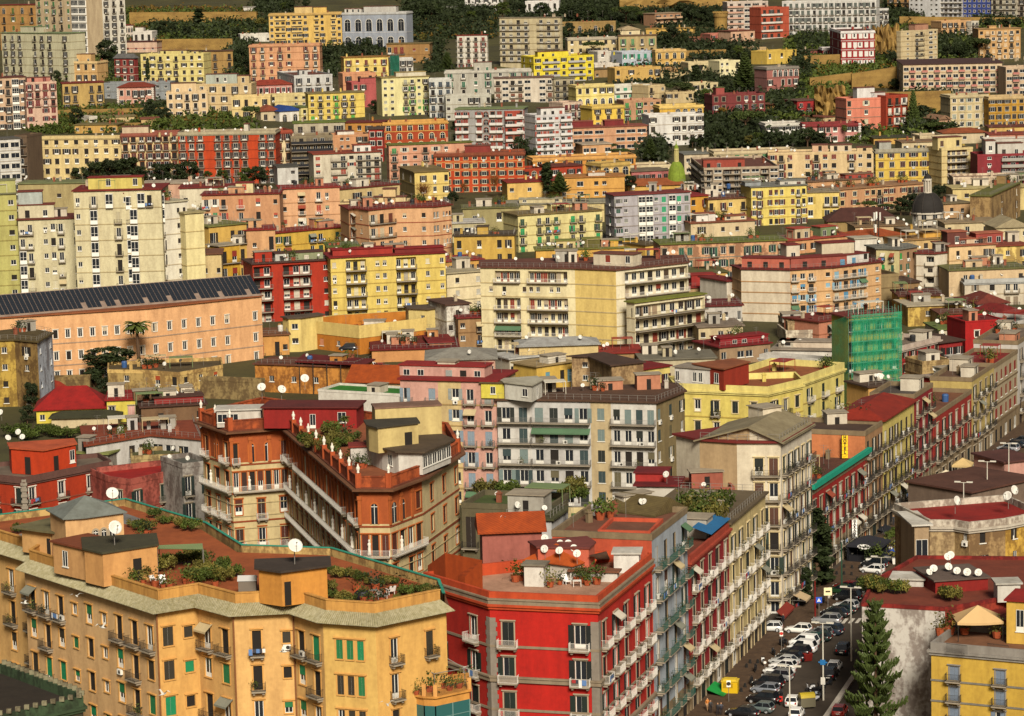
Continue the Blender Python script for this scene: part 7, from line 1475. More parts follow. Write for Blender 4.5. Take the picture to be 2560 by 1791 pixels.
tree('palm', 1600, 1180, 1090, "golden green palm right of the white palazzo", wide=1.2)
for i, (x, y, h, w_) in enumerate(((1720, 1200, 1040, 1.1), (1830, 1210, 1100, 1.2), (1510, 1230, 1150, 1.0), (1760, 1000, 900, 1.1), (2060, 1210, 1110, 1.3), (1980, 1220, 1130, 1.2), (1880, 1000, 900, 1.2))):
    tree('broad', x, y, h, ["bluish cedar like tree in the villa garden", "low dark tree in the villa garden", "dark tree at the white palazzo corner", "russet creeper tree on the crimson palazzo wall", "broad olive tree before the white arched palazzo", "broad tree left of the white arched palazzo", "ivy tree below the crimson palazzo windows"][i], wide=w_, lm='dddygod'[i])
tree('norfolk', 1160, 1340, 1160, "dark layered conifer below the school block", wide=1.5)
tree('broad', 70, 1330, 1140, "dark tree below the white block with glazed penthouse", wide=.9)
tree('palm', 130, 1260, 1110, "palm in front of the white block with penthouse")
tree('palm', 545, 1280, 1190, "palm before the school block")
tree('pine', 830, 1270, 1200, "flat dark pine before the school block", wide=1.6)
tree('pine', 900, 1320, 1240, "lower flat pine before the school block", wide=1.8)
tree('cypress', 300, 1610, 1360, "big dark cypress above the cream school wall", wide=1.6, dD=-20)
tree('cypress', 285, 1600, 1365, "slimmer cypress beside the big dark one", wide=1.2, dD=-18)
tree('norfolk', 400, 1620, 1440, "open branched conifer right of the big cypress", wide=1.7, dD=-20)
tree('broad', 990, 1590, 1470, "dark leaning tree between the belvedere and the green dome", wide=1.3, dD=-12)
tile(1920, 0)
for i, (x, y, h, k, w_) in enumerate(((1040, 120, 20, 'cypress', 1.6), (1100, 110, 10, 'cypress', 1.4), (1150, 160, 70, 'broad', 1.2), (1200, 200, 90, 'broad', 1.2), (1060, 180, 80, 'broad', 1.3), (1300, 180, 130, 'broad', 1.0), (1380, 190, 130, 'broad', 1.0), (1850, 230, 150, 'broad', 1.5), (1980, 230, 160, 'broad', 1.5), (2090, 230, 150, 'broad', 1.4), (440, 300, 220, 'round', 1.1), (340, 300, 200, 'palm', .9), (540, 230, 130, 'palm', 1.0), (860, 240, 70, 'palm', .9), (880, 240, 160, 'broad', .9), (180, 320, 290, 'bush', 1.2), (300, 310, 260, 'broad', 1.2), (380, 420, 370, 'broad', 1.2))):
    tree(k, x, y, h, ["slim cypress beside the orange tan tower", "second slim cypress beside the orange tan tower", "dark tree under the white skyline tower", "dark tree above the tan panel tower", "dark tree over the cliff edge", "small tree on the tower terrace wall", "second small tree on the tower terrace wall", "long dark tree mass above the biscuit palazzo", "dark tree above the biscuit palazzo roof", "dark tree by the skyline corner", "round tree left of the crimson trimmed palazzo", "palm left of the crimson trimmed palazzo", "palm before the long terraced block", "tall palm at the stepped white end", "tree at the stepped white end", "bush under the brick red block", "olive tree below the terraced block", "dark tree under the garden of the crimson palazzo"][i], wide=w_, group='trees near the skyline')
for i, (x, y, h, k, w_) in enumerate(((1530, 480, 310, 'palm', .8), (1640, 460, 290, 'palm', .9), (1510, 510, 380, 'broad', 1.1), (1600, 510, 350, 'broad', 1.1), (1690, 500, 320, 'broad', 1.1), (1770, 500, 310, 'pine', 1.0), (1850, 510, 450, 'broad', 1.5), (820, 550, 480, 'round', 1.1), (930, 480, 400, 'broad', 1.0), (1040, 560, 430, 'broad', .9), (300, 640, 480, 'round', .9), (340, 600, 520, 'broad', .9), (640, 610, 560, 'bush', 1.4), (990, 630, 560, 'broad', 1.2), (850, 700, 590, 'cypress', 2.4), (1060, 750, 660, 'broad', 1.3), (940, 750, 700, 'broad', 1.2), (720, 740, 690, 'broad', 1.4))):
    tree(k, x, y, h, ["tall palm below the biscuit palazzo", "tallest palm of the grove right of the tan tower", "dark tree at the foot of the tan panel tower", "dark tree inside the palm grove", "dark tree right of the palm grove", "spreading pine before the biscuit palazzo", "low dark tree at the biscuit palazzo foot", "round tree before the crimson palazzo base", "tree in the cliff cleft", "tree right of the cliff", "large round tree beside the grey rose palazzo", "dark tree behind the grey rose palazzo", "bush on the tuff ramp", "tree on the winding road wall", "narrow ivy column on the tuff ramp wall", "dark tree below the long beige block", "dark bushes over the salmon palazzo", "low tree by the white rooftop"][i], wide=w_, group='trees near the skyline')
tree('norfolk', 1215, 1110, 755, "tall araucaria beside the brick red palazzo", wide=.72)
tree('broad', 280, 800, 680, "bluish tree between grey rose palazzo and tuff cliff")
tree('broad', 100, 960, 830, "dark garden tree left of the small scarlet house", wide=1.3)
tree('broad', 180, 960, 850, "garden tree beside the small scarlet house", wide=1.2)
tree('palm', 1330, 960, 830, "wide date palm before the tall tuff wall", wide=1.4)
tree('palm', 1390, 1010, 900, "second palm before the tall tuff wall", wide=1.2)
tree('broad', 1300, 1040, 880, "dark tree under the tall tuff wall", wide=1.2)
tree('pine', 1400, 1120, 1020, "wide flat crowned pine before the chapel", wide=2.4)
tree('broad', 1160, 1140, 1040, "dark tree at the araucaria foot", wide=1.4)
tree('broad', 1220, 1200, 1090, "olive tree before the terrace houses", wide=1.0)
tree('broad', 70, 1240, 1100, "broad olive green tree before the white arched palazzo's west end", wide=1.6)
tree('broad', 330, 1240, 1070, "big olive green tree between the white palazzo and striped villa", wide=1.3)
tree('broad', 440, 1240, 1110, "olive green tree before the striped villa", wide=1.4)
tree('palm', 645, 1200, 1035, "palm before the striped villa", wide=.9)
tree('broad', 790, 1160, 1060, "tree between the striped villa and the salmon palazzo", wide=.8)
tree('broad', 440, 975, 930, "bush tree at the small scarlet house", wide=1.2)
tree('broad', 1780, 1080, 1040, "small tree before the ornate cream palazzo")
tile(0, 440)
DO = orange.base.y + orange.P[1].y; tree('palm', 1165, 1585, 1180, "solitary tall palm before the orange palazzo", wide=1.5, D=DO - 8, seed=1)
tree('round', 920, 1640, 1425, "big clipped round tree before the orange palazzo", wide=2.3, D=DO - 12)
tree('broad', 790, 1800, 1590, "dark ivy thicket below the clipped round tree", wide=1.3, D=DO - 14)
tile(0, 880)
tree('broad', 880, 370, 210, "dark shrub tree beside the peeling beige house", wide=1.1)
tree('palm', 1125, 370, 270, "low palm before the plastered beige house", wide=2.2)
tree('broad', 270, 480, 260, "ivy tree climbing the brown house wall", wide=.8)
tree('broad', 230, 600, 440, "dark thicket below the brown house", wide=1.0)
for i, (x, y, h) in enumerate(((370, 660, 580), (460, 680, 590), (560, 690, 600), (690, 650, 590), (150, 680, 560), (250, 700, 600))):
    tree('bush', x, y + 30, h, ["bush below the yellow low house", "olive bush before the cream outbuilding", "spreading bush before the cream outbuilding roof", "green bush under the tin roof", "dark bush by the picture edge antennas", "bush in the overgrown yard"][i], wide=1.1)
tile(1920, 440)
tree('pine', 830, 320, 205, "umbrella pine before the rose brown palazzo", wide=1.3)
tree('pine', 1000, 310, 230, "lower umbrella pine before the rose brown palazzo", wide=1.5)
tree('broad', 1110, 330, 180, "dark tree left of the black dome", wide=1.1)
tree('broad', 1190, 330, 145, "taller dark tree left of the black dome", wide=1.1)
tree('broad', 1430, 200, 80, "dark tree behind the black dome", wide=1.5)
tree('broad', 1500, 190, 70, "dark tree right of the dome lantern", wide=1.2)
# hillside undergrowth
tile(0, 0)
scatter('undergrowth', [(1040, 90, 2141, 340), (440, 600, 520, 1000), (470, 900, 1500, 1110), (1480, 960, 2141, 1090), (860, 560, 1180, 690), (1900, 540, 2141, 700), (240, 1020, 500, 1120)], 28800, 0.94, 'g', seed=2)
scatter('dry_undergrowth', [(1100, 60, 2141, 330), (500, 900, 1480, 1100), (1480, 960, 2000, 1060)], 16000, 0.85, 'y', seed=3, hgt=(.3, 2))
tile(640, 0)
scatter('undergrowth', [(0, 60, 120, 300), (1250, 0, 1990, 340), (1250, 0, 1990, 340), (700, 330, 1100, 470), (520, 400, 720, 640), (1430, 330, 1560, 620)], 35200, 1.02, 'd', seed=4)
scatter('russet_undergrowth', [(1270, 160, 1990, 330)], 11200, 0.85, 'y', seed=5)
tile(1280, 0)
scatter('undergrowth', [(0, 0, 1800, 200), (400, 120, 900, 320), (1200, 200, 1800, 480), (820, 560, 1560, 720), (1480, 620, 2000, 780), (1580, 740, 1700, 1000), (1480, 1000, 2141, 1230)], 51200, 0.94, 'd', seed=6)
tile(1920, 0)
scatter('undergrowth', [(150, 290, 520, 430), (880, 120, 1260, 520), (1420, 300, 1780, 520), (250, 480, 1080, 740), (330, 720, 660, 960), (0, 800, 260, 1000), (1150, 800, 1540, 1120), (1740, 150, 2141, 250), (700, 1060, 1300, 1220)], 48000, 0.94, 'g', seed=7)
scatter('dry_undergrowth', [(300, 440, 1060, 740), (880, 220, 1100, 520), (400, 740, 660, 960)], 16000, 0.77, 'y', seed=8, hgt=(.2, 1.6))
tile(0, 0)
scatter('woodland', [(1260, 150, 2141, 330), (1890, 350, 2141, 640), (1180, 900, 1400, 1000), (860, 420, 960, 660)], 18000, 1.0, 'd', seed=11, hgt=(1.5, 5))
tile(640, 0)
scatter('woodland', [(1250, 0, 1990, 320), (1250, 0, 1990, 320), (530, 400, 640, 560), (1430, 360, 1520, 600), (720, 380, 1000, 470), (0, 0, 320, 110)], 38000, 1.0, 'd', seed=12, hgt=(1.5, 6))
tile(1280, 0)
scatter('woodland', [(0, 0, 1800, 190), (400, 120, 470, 420), (1210, 240, 1520, 410), (1500, 380, 2030, 500), (1240, 600, 1560, 700), (1480, 640, 1720, 780), (1590, 740, 1690, 1000), (1640, 1000, 2141, 1220), (1100, 1200, 1260, 1340), (20, 1140, 170, 1330)], 52000, 1.0, 'd', seed=13, hgt=(1.5, 5.5))
tile(1920, 0)
scatter('woodland', [(980, 20, 1250, 230), (880, 380, 1100, 520), (1440, 320, 1790, 510), (1740, 150, 2141, 230), (210, 480, 350, 680), (0, 800, 250, 980), (1150, 820, 1540, 1120), (700, 1080, 860, 1180), (250, 250, 490, 420), (0, 1100, 520, 1220)], 44000, 1.0, 'd', seed=14, hgt=(1.5, 5.5))
# hero araucaria by the stained wall
tile(1920, 1311)
tree('norfolk', 905, 2000, 640, "tall near araucaria in front of the stained whitewashed wall", D=366, wide=.78, fine=True, seed=5)
# terrace gardens ----------------------------------------------------------------
def pots(pts, z, where, s=1.4, kinds=('bushy green', 'tall spiky', 'low grey green', 'leafy dark', 'flowering')):
    for i, (x, y) in enumerate(pts):
        potted(at_z(x, y, z), s * R.uniform(.8, 1.4), R.randrange(4), kinds[i % len(kinds)] + ' potted plant ' + where, 'potted plants ' + where, R.uniform(0, 6))
def shrubs(pts, z, where, h=2.2):
    for i, (x, y) in enumerate(pts):
        b = at_z(x, y, z); hh = h * R.uniform(.7, 1.3); t = thing('terrace_shrub', ['dense', 'loose', 'low', 'tall', 'ragged', 'dark'][i % 6] + ' shrub ' + where, 'shrub', b, R.uniform(0, 6), 'shrubs ' + where)
        t.scale = (hh * .8, hh * .8, hh); key = ('bush', i % 3, 'go'[i % 2], False)
        if key not in TC: T, C, l0 = tree_meshes('bush', i % 3); TC[key] = (T, C.mesh('crown', [LEAF['go'[i % 2]], bark]))
        ob('trunk', TC[key][0], t); ob('crown', TC[key][1], t)
tile(0, 1311); TZ = ZY + 1.15
shrubs([(1080, 470), (1150, 470), (1010, 460), (1230, 430), (1290, 400), (1380, 390), (1400, 330), (1480, 340), (1560, 330), (1620, 320), (1690, 330), (1620, 470), (1680, 490), (1720, 460), (1800, 450), (1880, 480), (1960, 440), (1700, 400), (1860, 400)], TZ, 'among the greenery of the yellow palazzo terrace', 2.0)
pots([(1110, 1600 - 1150 + 70), (1300, 520), (1370, 540), (1420, 540), (1560, 500), (1600, 520), (1800, 520), (1200, 500), (640, 170), (1180, 110), (1230, 100)], TZ, 'on the yellow palazzo terrace')
shrubs([t6(*p) for p in ((640, 420), (700, 450), (760, 440), (820, 450), (880, 480), (960, 510), (1030, 530), (1090, 510), (1160, 500), (380, 590), (420, 600), (620, 560), (640, 620), (730, 660), (780, 660), (1180, 650), (1260, 600), (1330, 580), (1400, 590), (1470, 600))], TZ, 'along the railing of the round yellow terrace', 1.4)
pots([t6(*p) for p in ((845, 560), (900, 650), (960, 670), (1060, 660), (1230, 570), (1500, 600), (1000, 545))], TZ, 'on the round yellow terrace')
# furniture on that terrace
def chair(x, y, z, rz, label, col='e8e4dc'):
    t = thing('garden_chair', label, 'chair', at_z(x, y, z), rz, 'white garden chairs'); c = hx(col, .8)
    m = MB(); m.box(-.38, .38, -.4, .4, .36, .42); pt('seat', m, [metal], t, color=c)
    m = MB(); m.face([(-.38, .4, .42), (.38, .4, .42), (.38, .75, 1.1), (-.38, .75, 1.1)]); m.face([(-.38, .47, .4), (-.38, .82, 1.08), (.38, .82, 1.08), (.38, .47, .4)]); pt('backrest', m, [metal], t, color=c)
    for sx in (-.34, .34):
        for sy in (-.36, .36): m = MB(); m.tube((sx, sy, 0), (sx, sy, .36), .035); pt('leg', m, [metal], t, color=c)
    m = MB(); m.box(-.42, -.36, -.4, .45, .6, .66); m.box(.36, .42, -.4, .45, .6, .66); pt('armrest', m, [metal], t, color=c)
chair(*t6(1060, 625), TZ, 2.6, "white lounge chair on the round yellow terrace"); chair(*t6(1125, 585), TZ, 3.6, "white lounge chair behind the other one on the round terrace")
chair(1310, 510, TZ, 1.0, "white folding chair near the pergola garden"); chair(1365, 510, TZ, .3, "white armchair near the pergola garden")
t = thing('barbecue', "kettle shaped barbecue under a black cover on the terrace", 'barbecue', at_z(*t6(890, 640), TZ)); m = MB(); m.lathe([(.0, 1.3), (.6, 1.2), (.95, .85), (.8, .4), (.75, 0), (0, 0)], 10, sy=.7); pt('cover', m, [mat('black_cover', hx('1c1c20', .9), .5, noise=0)], True, t)
t = thing('garden_table', "small grey round table beside the barbecue", 'table', at_z(*t6(985, 605), TZ)); m = MB(); m.lathe([(0, .72), (.55, .72), (.55, .76), (0, .76)], 12); pt('tabletop', m, [rails['g']], t); m = MB(); m.tube((0, 0, 0), (0, 0, .72), .05); m.lathe([(.3, 0), (.3, .04), (0, .05)], 10); pt('leg', m, [rails['g']], t)
t = thing('greenhouse', "little metal greenhouse shed on the yellow palazzo terrace", 'shed', at_z(2075, 600, TZ)); m = MB(); m.box(-1, 1, -.8, .8, 0, 1.9); pt('wall', m, [metal], t, color=hx('7a6f62')); m = MB(); m.face([(-1.1, -.9, 1.9), (1.1, -.9, 1.9), (1.1, 0, 2.4), (-1.1, 0, 2.4)]); m.face([(1.1, .9, 1.9), (-1.1, .9, 1.9), (-1.1, 0, 2.4), (1.1, 0, 2.4)]); pt('roof', m, [metal], t, color=hx('c9c6c0'))
# green striped canopy over the pergola garden
t = thing('pergola', "faded green striped canopy over the terrace greenery", 'pergola', at_z(1330, 200, TZ + 2.6)); q = [at_z(x, y, TZ + 2.9) - t.location for x, y in ((1315, 205), (1700, 210), (1690, 160), (1330, 175))]
gcv = mat('green_stripe_canvas', hx('8a9a6a', .7), noise=.1); stripes(gcv, 1.6, 'X', .5, (.5, .6, .4, 1)); m = MB(); m.face(q); m.face([p - Vector((0, 0, .05)) for p in reversed(q)]); pt('canopy', m, [gcv], t)
for p in q: m = MB(); m.tube(p, p - Vector((0, 0, 2.9)), .05); pt('post', m, [rails['g']], t)
# art nouveau roof garden
shrubs([c1(1290, 1395), c1(1350, 1430), c1(1400, 1440), c1(1500, 1480), c1(1600, 1500), c1(1110, 1470), c1(1180, 1500), c1(1240, 1500), c1(760, 1560), c1(880, 1540), c1(160, 1520)], TZ, 'on the rear terrace of the yellow palazzo', 1.8)
tile(640, 880); TA2 = 27.0
shrubs([(440, 800), (480, 820), (520, 800), (600, 700), (640, 690), (650, 790), (700, 800), (750, 790), (800, 760), (450, 590), (520, 600), (590, 590), (640, 600), (700, 580), (740, 570), (780, 560), (640, 860), (600, 850)], TA2, 'in the art nouveau roof garden', 2.6)
tree('palm', 740, 700, 530, "stocky palm in the art nouveau roof garden", base=at_z(750, 690, TA2), wide=1.6)
pots([(850, 960), (880, 975), (910, 970), (780, 950), (700, 720), (760, 720)], TA2, 'on the art nouveau roof terrace')
tile(1280, 1311); ZR2 = 24.0
pots([(245, 495), (320, 525), (400, 505), (480, 455), (540, 480), (600, 490), (630, 510), (710, 500), (430, 430), (80, 470), (30, 480), (120, 450), (310, 420), (545, 470), (590, 470)], ZR2, 'on the red palazzo roof terrace', 1.5)
chair(460, 500, ZR2, .5, "white plastic chair on the red palazzo roof terrace")
t = thing('garden_table', "white plastic table among the pots of the red palazzo terrace", 'table', at_z(545, 520, ZR2)); m = MB(); m.box(-.5, .5, -.4, .4, .7, .75); pt('tabletop', m, [frame], t)
for sx in (-.45, .45):
    for sy in (-.35, .35): m = MB(); m.tube((sx, sy, 0), (sx, sy, .7), .04); pt('leg', m, [frame], t)
tile(1280, 880)
shrubs([(1500, 1330), (1560, 1320), (1620, 1330), (1680, 1330), (1730, 1330), (1560, 1400), (1620, 1420), (1680, 1420), (1500, 1390)], 21.0, 'on the leafy roof above the dark red palazzo', 3.2)
shrubs([(450, 1230), (500, 1240), (560, 1250), (520, 1190), (470, 1180), (430 - 640, 1200), (600 - 640, 1230)], 14.0, 'in the dark courtyard under the pink block', 3.0)
tile(1920, 1311)
shrubs([(830, 560), (870, 560), (920, 560), (960, 580), (1060, 580), (1110, 580), (1500, 630), (1530, 640)], 14.6, 'behind the fence of the maroon roof terrace', 2.2)
pots([(1440, 930), (1520, 920), (1645, 920), (1915, 950), (1460, 910)], 12.2, 'on the yellow terrace with the gazebo', 1.8)
# ================================================================ road, pavements, parked cars, street furniture
tile(0, 0, 1.0)
def V2(p, z=0): return Vector((p.x, p.y, z))
asph = mat('asphalt', hx('4a4034', .75), .9, noise=.3, sc=(.3, .3, .3)); cob = mat('cobbles', hx('5a4530', .7), .9, noise=.35, sc=(.9, .9, .9), bump=.4); white = mat('road_paint', hx('d8d0c0', .7), noise=.2)
e0, e1 = S0 + SD1 * 10, S0 + SD1 * 104.7; f0 = S2 + SD2 * 250; K = e1
def strip(name, d0, d1, z0, z1, m_):
    P_ = [e0 + N1 * d0, K + (N1 + N2).normalized() * d0, f0 + N2 * d0, f0 + N2 * d1, K + (N1 + N2).normalized() * d1, e0 + N1 * d1]; m = MB()
    for i, j in ((0, 1), (1, 2)):
        k, l = 5 - i, 5 - j; q = [P_[i], P_[k], P_[l], P_[j]]; m.face([(p.x, p.y, z1) for p in q]); m.face([(P_[k].x, P_[k].y, z0), (P_[l].x, P_[l].y, z0), (P_[l].x, P_[l].y, z1), (P_[k].x, P_[k].y, z1)])
    structure(name, m.mesh(name, [m_]))
strip('road', -2, 26, -.05, .02, asph); strip('pavement', -.5, 8.2, -.05, .14, cob); strip('kerb', 8.21, 8.5, -.05, .15, concrete)
q = [at_z(x, y, .05) for x, y in ((2055, 1800), (2122, 1702), (2160, 1650), (2172, 1650), (2135, 1702), (2068, 1800))]; m = MB(); m.prism([(p.x, p.y) for p in q], -.1, .35); structure('kerb_wall', m.mesh('kerb_wall', [white]))
m = MB()
for i in range(6):
    c = at_z(2112 + i * 17, 1553 - i * .5, .03); d = SD1.to_3d(); n = N1.to_3d(); q = [c - d * 1.6 - n * .25, c - d * 1.6 + n * .25, c + d * 1.6 + n * .25, c + d * 1.6 - n * .25]; m.face([(p.x, p.y, .035) for p in q])
structure('crosswalk', m.mesh('crosswalk', [white]))
# ---- cars
paint = mat('car_paint', obj=True, rough=.25, noise=0, spec=.6); rub = mat('tyre_rubber', hx('181614', .9), .9, noise=0); alloy = mat('alloy_rim', hx('a0a0a0', .7), .4, noise=0); cg = mat('car_glass', hx('14181c', .9), .08, noise=0, spec=.7)
redl = mat('tail_lamp', hx('8a1410', .9), .3, noise=0); whl = mat('head_lamp', hx('d8d8d0', .8), .2, noise=0)
def loft(m, secs, mi=0, cap=True):
    k0 = len(m.v); n = len(secs[0])
    for s in secs: m.v.extend(s)
    for a in range(len(secs) - 1):
        for i in range(n): j = (i + 1) % n; m.f.append((k0 + a * n + i, k0 + a * n + j, k0 + (a + 1) * n + j, k0 + (a + 1) * n + i)); m.m.append(mi)
    if cap: m.f.append(tuple(k0 + n - 1 - i for i in range(n))); m.m.append(mi); m.f.append(tuple(k0 + (len(secs) - 1) * n + i for i in range(n))); m.m.append(mi)
CARM = {}
def car_mesh(kind):
    if kind in CARM: return CARM[kind]
    L, W, Hh = {'hatch': (3.9, 1.7, 1.48), 'sedan': (4.4, 1.75, 1.42), 'van': (4.3, 1.8, 1.85), 'suv': (4.3, 1.8, 1.65)}[kind]
    hl, hw = L / 2, W / 2; hood = Hh * (.62 if kind != 'van' else .58)
    def sec(x, zt, w, zb=.22): return [(x, -w, zb), (x, -w - .03, zb + .25), (x, -w, zt - .08), (x, -w + .1, zt), (x, w - .1, zt), (x, w, zt - .08), (x, w + .03, zb + .25), (x, w, zb)]
    m = MB(); loft(m, [sec(-hl, hood * .92, hw * .82, .32), sec(-hl + .15, hood * 1.0, hw * .95), sec(-hl + .8, hood * 1.03, hw), sec(hl - 1.4, hood * 1.0, hw), sec(hl - .5, hood * .88, hw * .97), sec(hl - .08, hood * .7, hw * .85, .3), sec(hl, hood * .58, hw * .72, .34)])
    body = m.mesh('body', [paint], True)
    r0, r1 = (-hl + (.12 if kind in ('van', 'hatch', 'suv') else .55)), hl - (1.25 if kind != 'van' else .9); t0, t1 = r0 + (.35 if kind != 'sedan' else .55), r1 - .75
    def cs(x, z, w): return [(x, -w, z), (x, w, z)]
    A = [(r0, hood * .99, hw * .92), (t0, Hh - .06, hw * .76), (t1, Hh - .05, hw * .76), (r1, hood * .98, hw * .92)]
    g = MB(); P = [[(x, -w, z), (x, w, z)] for x, z, w in A]
    g.face([P[0][0], P[3][0], P[2][0], P[1][0]]); g.face([P[0][1], P[1][1], P[2][1], P[3][1]]); g.face([P[0][1], P[0][0], P[1][0], P[1][1]]); g.face([P[2][1], P[2][0], P[3][0], P[3][1]])
    glassm = g.mesh('windows', [cg])
    r = MB(); e = .012
    loft(r, [[(t0 - .04, -hw * .77, Hh - .1), (t0 - .04, hw * .77, Hh - .1), (t0, hw * .7, Hh - .02), (t0, -hw * .7, Hh - .02)], [((t0 + t1) / 2, -hw * .79, Hh - .07), ((t0 + t1) / 2, hw * .79, Hh - .07), ((t0 + t1) / 2, hw * .7, Hh), ((t0 + t1) / 2, -hw * .7, Hh)], [(t1 + .04, -hw * .77, Hh - .1), (t1 + .04, hw * .77, Hh - .1), (t1, hw * .7, Hh - .02), (t1, -hw * .7, Hh - .02)]])
    for a, b in ((0, 1), (3, 2)):
        for s in (0, 1): r.tube(P[a][s], P[b][s], .05, n=4)
    for s in (-1, 1):
        xm = (r0 + r1) / 2 - .1; r.tube((xm, s * hw * .93, hood), (xm, s * hw * .78, Hh - .06), .045, n=4)
        if kind == 'van':
            r.face([(r0 + .1, s * hw * .935, hood), (xm, s * hw * .935, hood), (xm, s * hw * .80, Hh - .06), (t0, s * hw * .80, Hh - .06)])
    roofm = r.mesh('roof', [paint])
    wm = MB(); wm.lathe([(.0, -.1), (.3, -.1), (.32, -.06), (.32, .08), (.29, .1), (.2, .1)], 14); wm.lathe([(.2, .1), (.18, .07), (0, .07)], 10, m=1)
    for i, (x, y, z) in enumerate(wm.v): wm.v[i] = (x, z, y)
    wheel = wm.mesh('wheel', [rub, alloy]); l = MB(); l.box(-.04, .03, -.2, .2, -.08, .08); hlm = l.mesh('headlight', [whl]); l = MB(); l.box(-.03, .04, -.1, .1, -.14, .14); tlm = l.mesh('tail_light', [redl]); pl = MB(); pl.box(-.02, .02, -.26, .26, -.06, .06); plm = pl.mesh('number_plate', [frame])
    CARM[kind] = (body, glassm, roofm, wheel, hlm, tlm, plm, L, W, hood, hw); return CARM[kind]
NC = [0]
def car(x, y, kind, col, head, label, z=.03):
    body, gl, rf, wh, hlm, tlm, plm, L, W, hood, hw = car_mesh(kind); P = at_z(x, y, z); c = hx(col, .8)
    t = thing('parked_car' if 'driving' not in label else 'car', label, 'car', P, radians(head), 'cars along the street')
    ob('body', body, t, color=c); ob('windows', gl, t); ob('roof', rf, t, color=c)
    for wx_ in (-L * .31, L * .31):
        for s in (-1, 1): ob('wheel', wh, t, (wx_, s * (hw - .06), .32), 0 if s > 0 else pi)
    for s in (-1, 1): ob('headlight', hlm, t, (L / 2 - .1, s * hw * .62, hood * .66)); ob('tail_light', tlm, t, (-L / 2 + .01, s * hw * .72, hood * .78))
    ob('number_plate', plm, t, (-L / 2 - .02, 0, .55)); NC[0] += 1
def Z(x, y, ox, oy, s): return ox + x / s, oy + y / s
z1 = lambda x, y: Z(x, y, 1900, 1500, 5.52)
DK = '1c1e20'
for (x, y), kind, col, hd, lab in (
    (z1(530, 455), 'hatch', 'dedbd2', 158, "white five door hatchback parked alone across the pavement corner"),
    (z1(815, 500), 'hatch', '6a6a68', 150, "grey hatchback second behind the lone white hatchback"),
    (z1(950, 470), 'suv', '25303c', 148, "dark blue estate car nearest the crosswalk stripes"),
    (z1(920, 330), 'suv', '7d7d7c', 160, "silver grey people carrier by the crosswalk"),
    (z1(1040, 225), 'sedan', DK, 150, "black car behind the silver people carrier"),
    (z1(1130, 180), 'sedan', '1c2c28', 150, "dark green car with bright number plate beside the black car"),
    (z1(1190, 125), 'hatch', 'b8b8b4', 148, "silver hatchback with red tail lamps behind the dark green car"),
    (z1(690, 585), 'hatch', '24463c', 152, "bottle green hatchback parked beside the white vans"),
    (z1(800, 560), 'hatch', '20302c', 152, "dark green small car tucked by the bottle green hatchback"),
    (z1(610, 640), 'van', 'e2e0da', 155, "white delivery van, the farther one of the pair"),
    (z1(585, 715), 'van', 'dddbd6', 155, "white delivery van, the nearer one of the pair"),
    (z1(500, 770), 'suv', DK, 155, "black car right below the white vans"),
    (z1(430, 835), 'sedan', '17181a', 155, "black saloon next to the red rubbish bins"),
    (z1(340, 895), 'sedan', 'a8a8a4', 155, "silver saloon below the black saloon"),
    (z1(320, 960), 'hatch', 'd8d6d0', 155, "white hatchback squeezed next to the silver saloon"),
    (z1(265, 1030), 'sedan', 'e0ded8', 155, "white saloon beside the grey estate"),
    (z1(245, 1105), 'suv', '6f6f6e', 155, "grey estate car beside the white saloon"),
    (z1(115, 1210), 'van', '1c1c1e', 155, "black van with a leaflet stand behind it"),
    (z1(70, 1285), 'hatch', '70747a', 155, "steel grey hatchback below the black van"),
    (z1(40, 1420), 'suv', '151517', 155, "black off road car below the steel grey hatchback"),
    (z1(-5, 1545), 'hatch', '56605e', 155, "grey hatchback with teal rear window at the bottom edge"),
    (z1(-240, 1606), 'sedan', '1a1b1d', 155, "black saloon at the lower end of the parked row"),
    (z1(1160, 730), 'suv', '24262a', 72, "dark car parked under the araucaria branches"),
    (z1(1035, 965), 'hatch', 'd8d6d0', 74, "white small car parked on the far kerb"),
    (z1(975, 1075), 'suv', '17181a', 74, "black car behind the white small car on the far kerb"),
    (z1(455, 1450), 'hatch', 'e0ded6', 76, "white car driving up the street past the scooters"),
    (z1(505, 1620), 'hatch', 'e2e0da', 76, "white car driving at the very bottom of the street"),
    (z1(1105, 1580), 'hatch', 'a8443a', 74, "red and white car on the side ramp"),
    (z1(130, 430), 'hatch', 'c9c9c4', 170, "light silver car nosing out at the white palazzo wall"),
    (Z(1740, 690, 1880, 1380, 7.3), 'sedan', '6a1416', 150, "dark red car parked before the green lamp post"),
    (Z(1590, 760, 1880, 1380, 7.3), 'hatch', '1d3a22', 150, "small dark green car parked before the red one"),
    (Z(1930, 720, 1880, 1380, 7.3), 'suv', DK, 150, "black estate car beside the maroon roof terrace corner"),
    (Z(1740, 890, 1880, 1380, 7.3), 'van', '18191b', 150, "black high roofed car above the silver hatchback"),
    (Z(1500, 1130, 2080, 1260, 8.92), 'hatch', '2a4a9a', 150, "bright blue hatchback by the black gazebo"),
    (Z(1400, 1290, 2080, 1260, 8.92), 'suv', '5a5c60', 150, "grey car with shiny windows beside the black gazebo"),
    (Z(1740, 1060, 2080, 1260, 8.92), 'hatch', 'b9b9b6', 150, "silver hatchback behind the bright blue one"),
    (Z(1640, 950, 2080, 1260, 8.92), 'sedan', '1b1c1f', 150, "black saloon beyond the silver and blue hatchbacks"),
    (Z(950, 1420, 2080, 1260, 8.92), 'suv', '1e1f21', 150, "black car before the white flower tubs"),
    (Z(900, 1540, 2080, 1260, 8.92), 'hatch', 'd9d7d0', 150, "white car roof showing past the terrace plants")):
    car(x, y, kind, col, hd, lab)
tile(2280, 1060, 7.3)
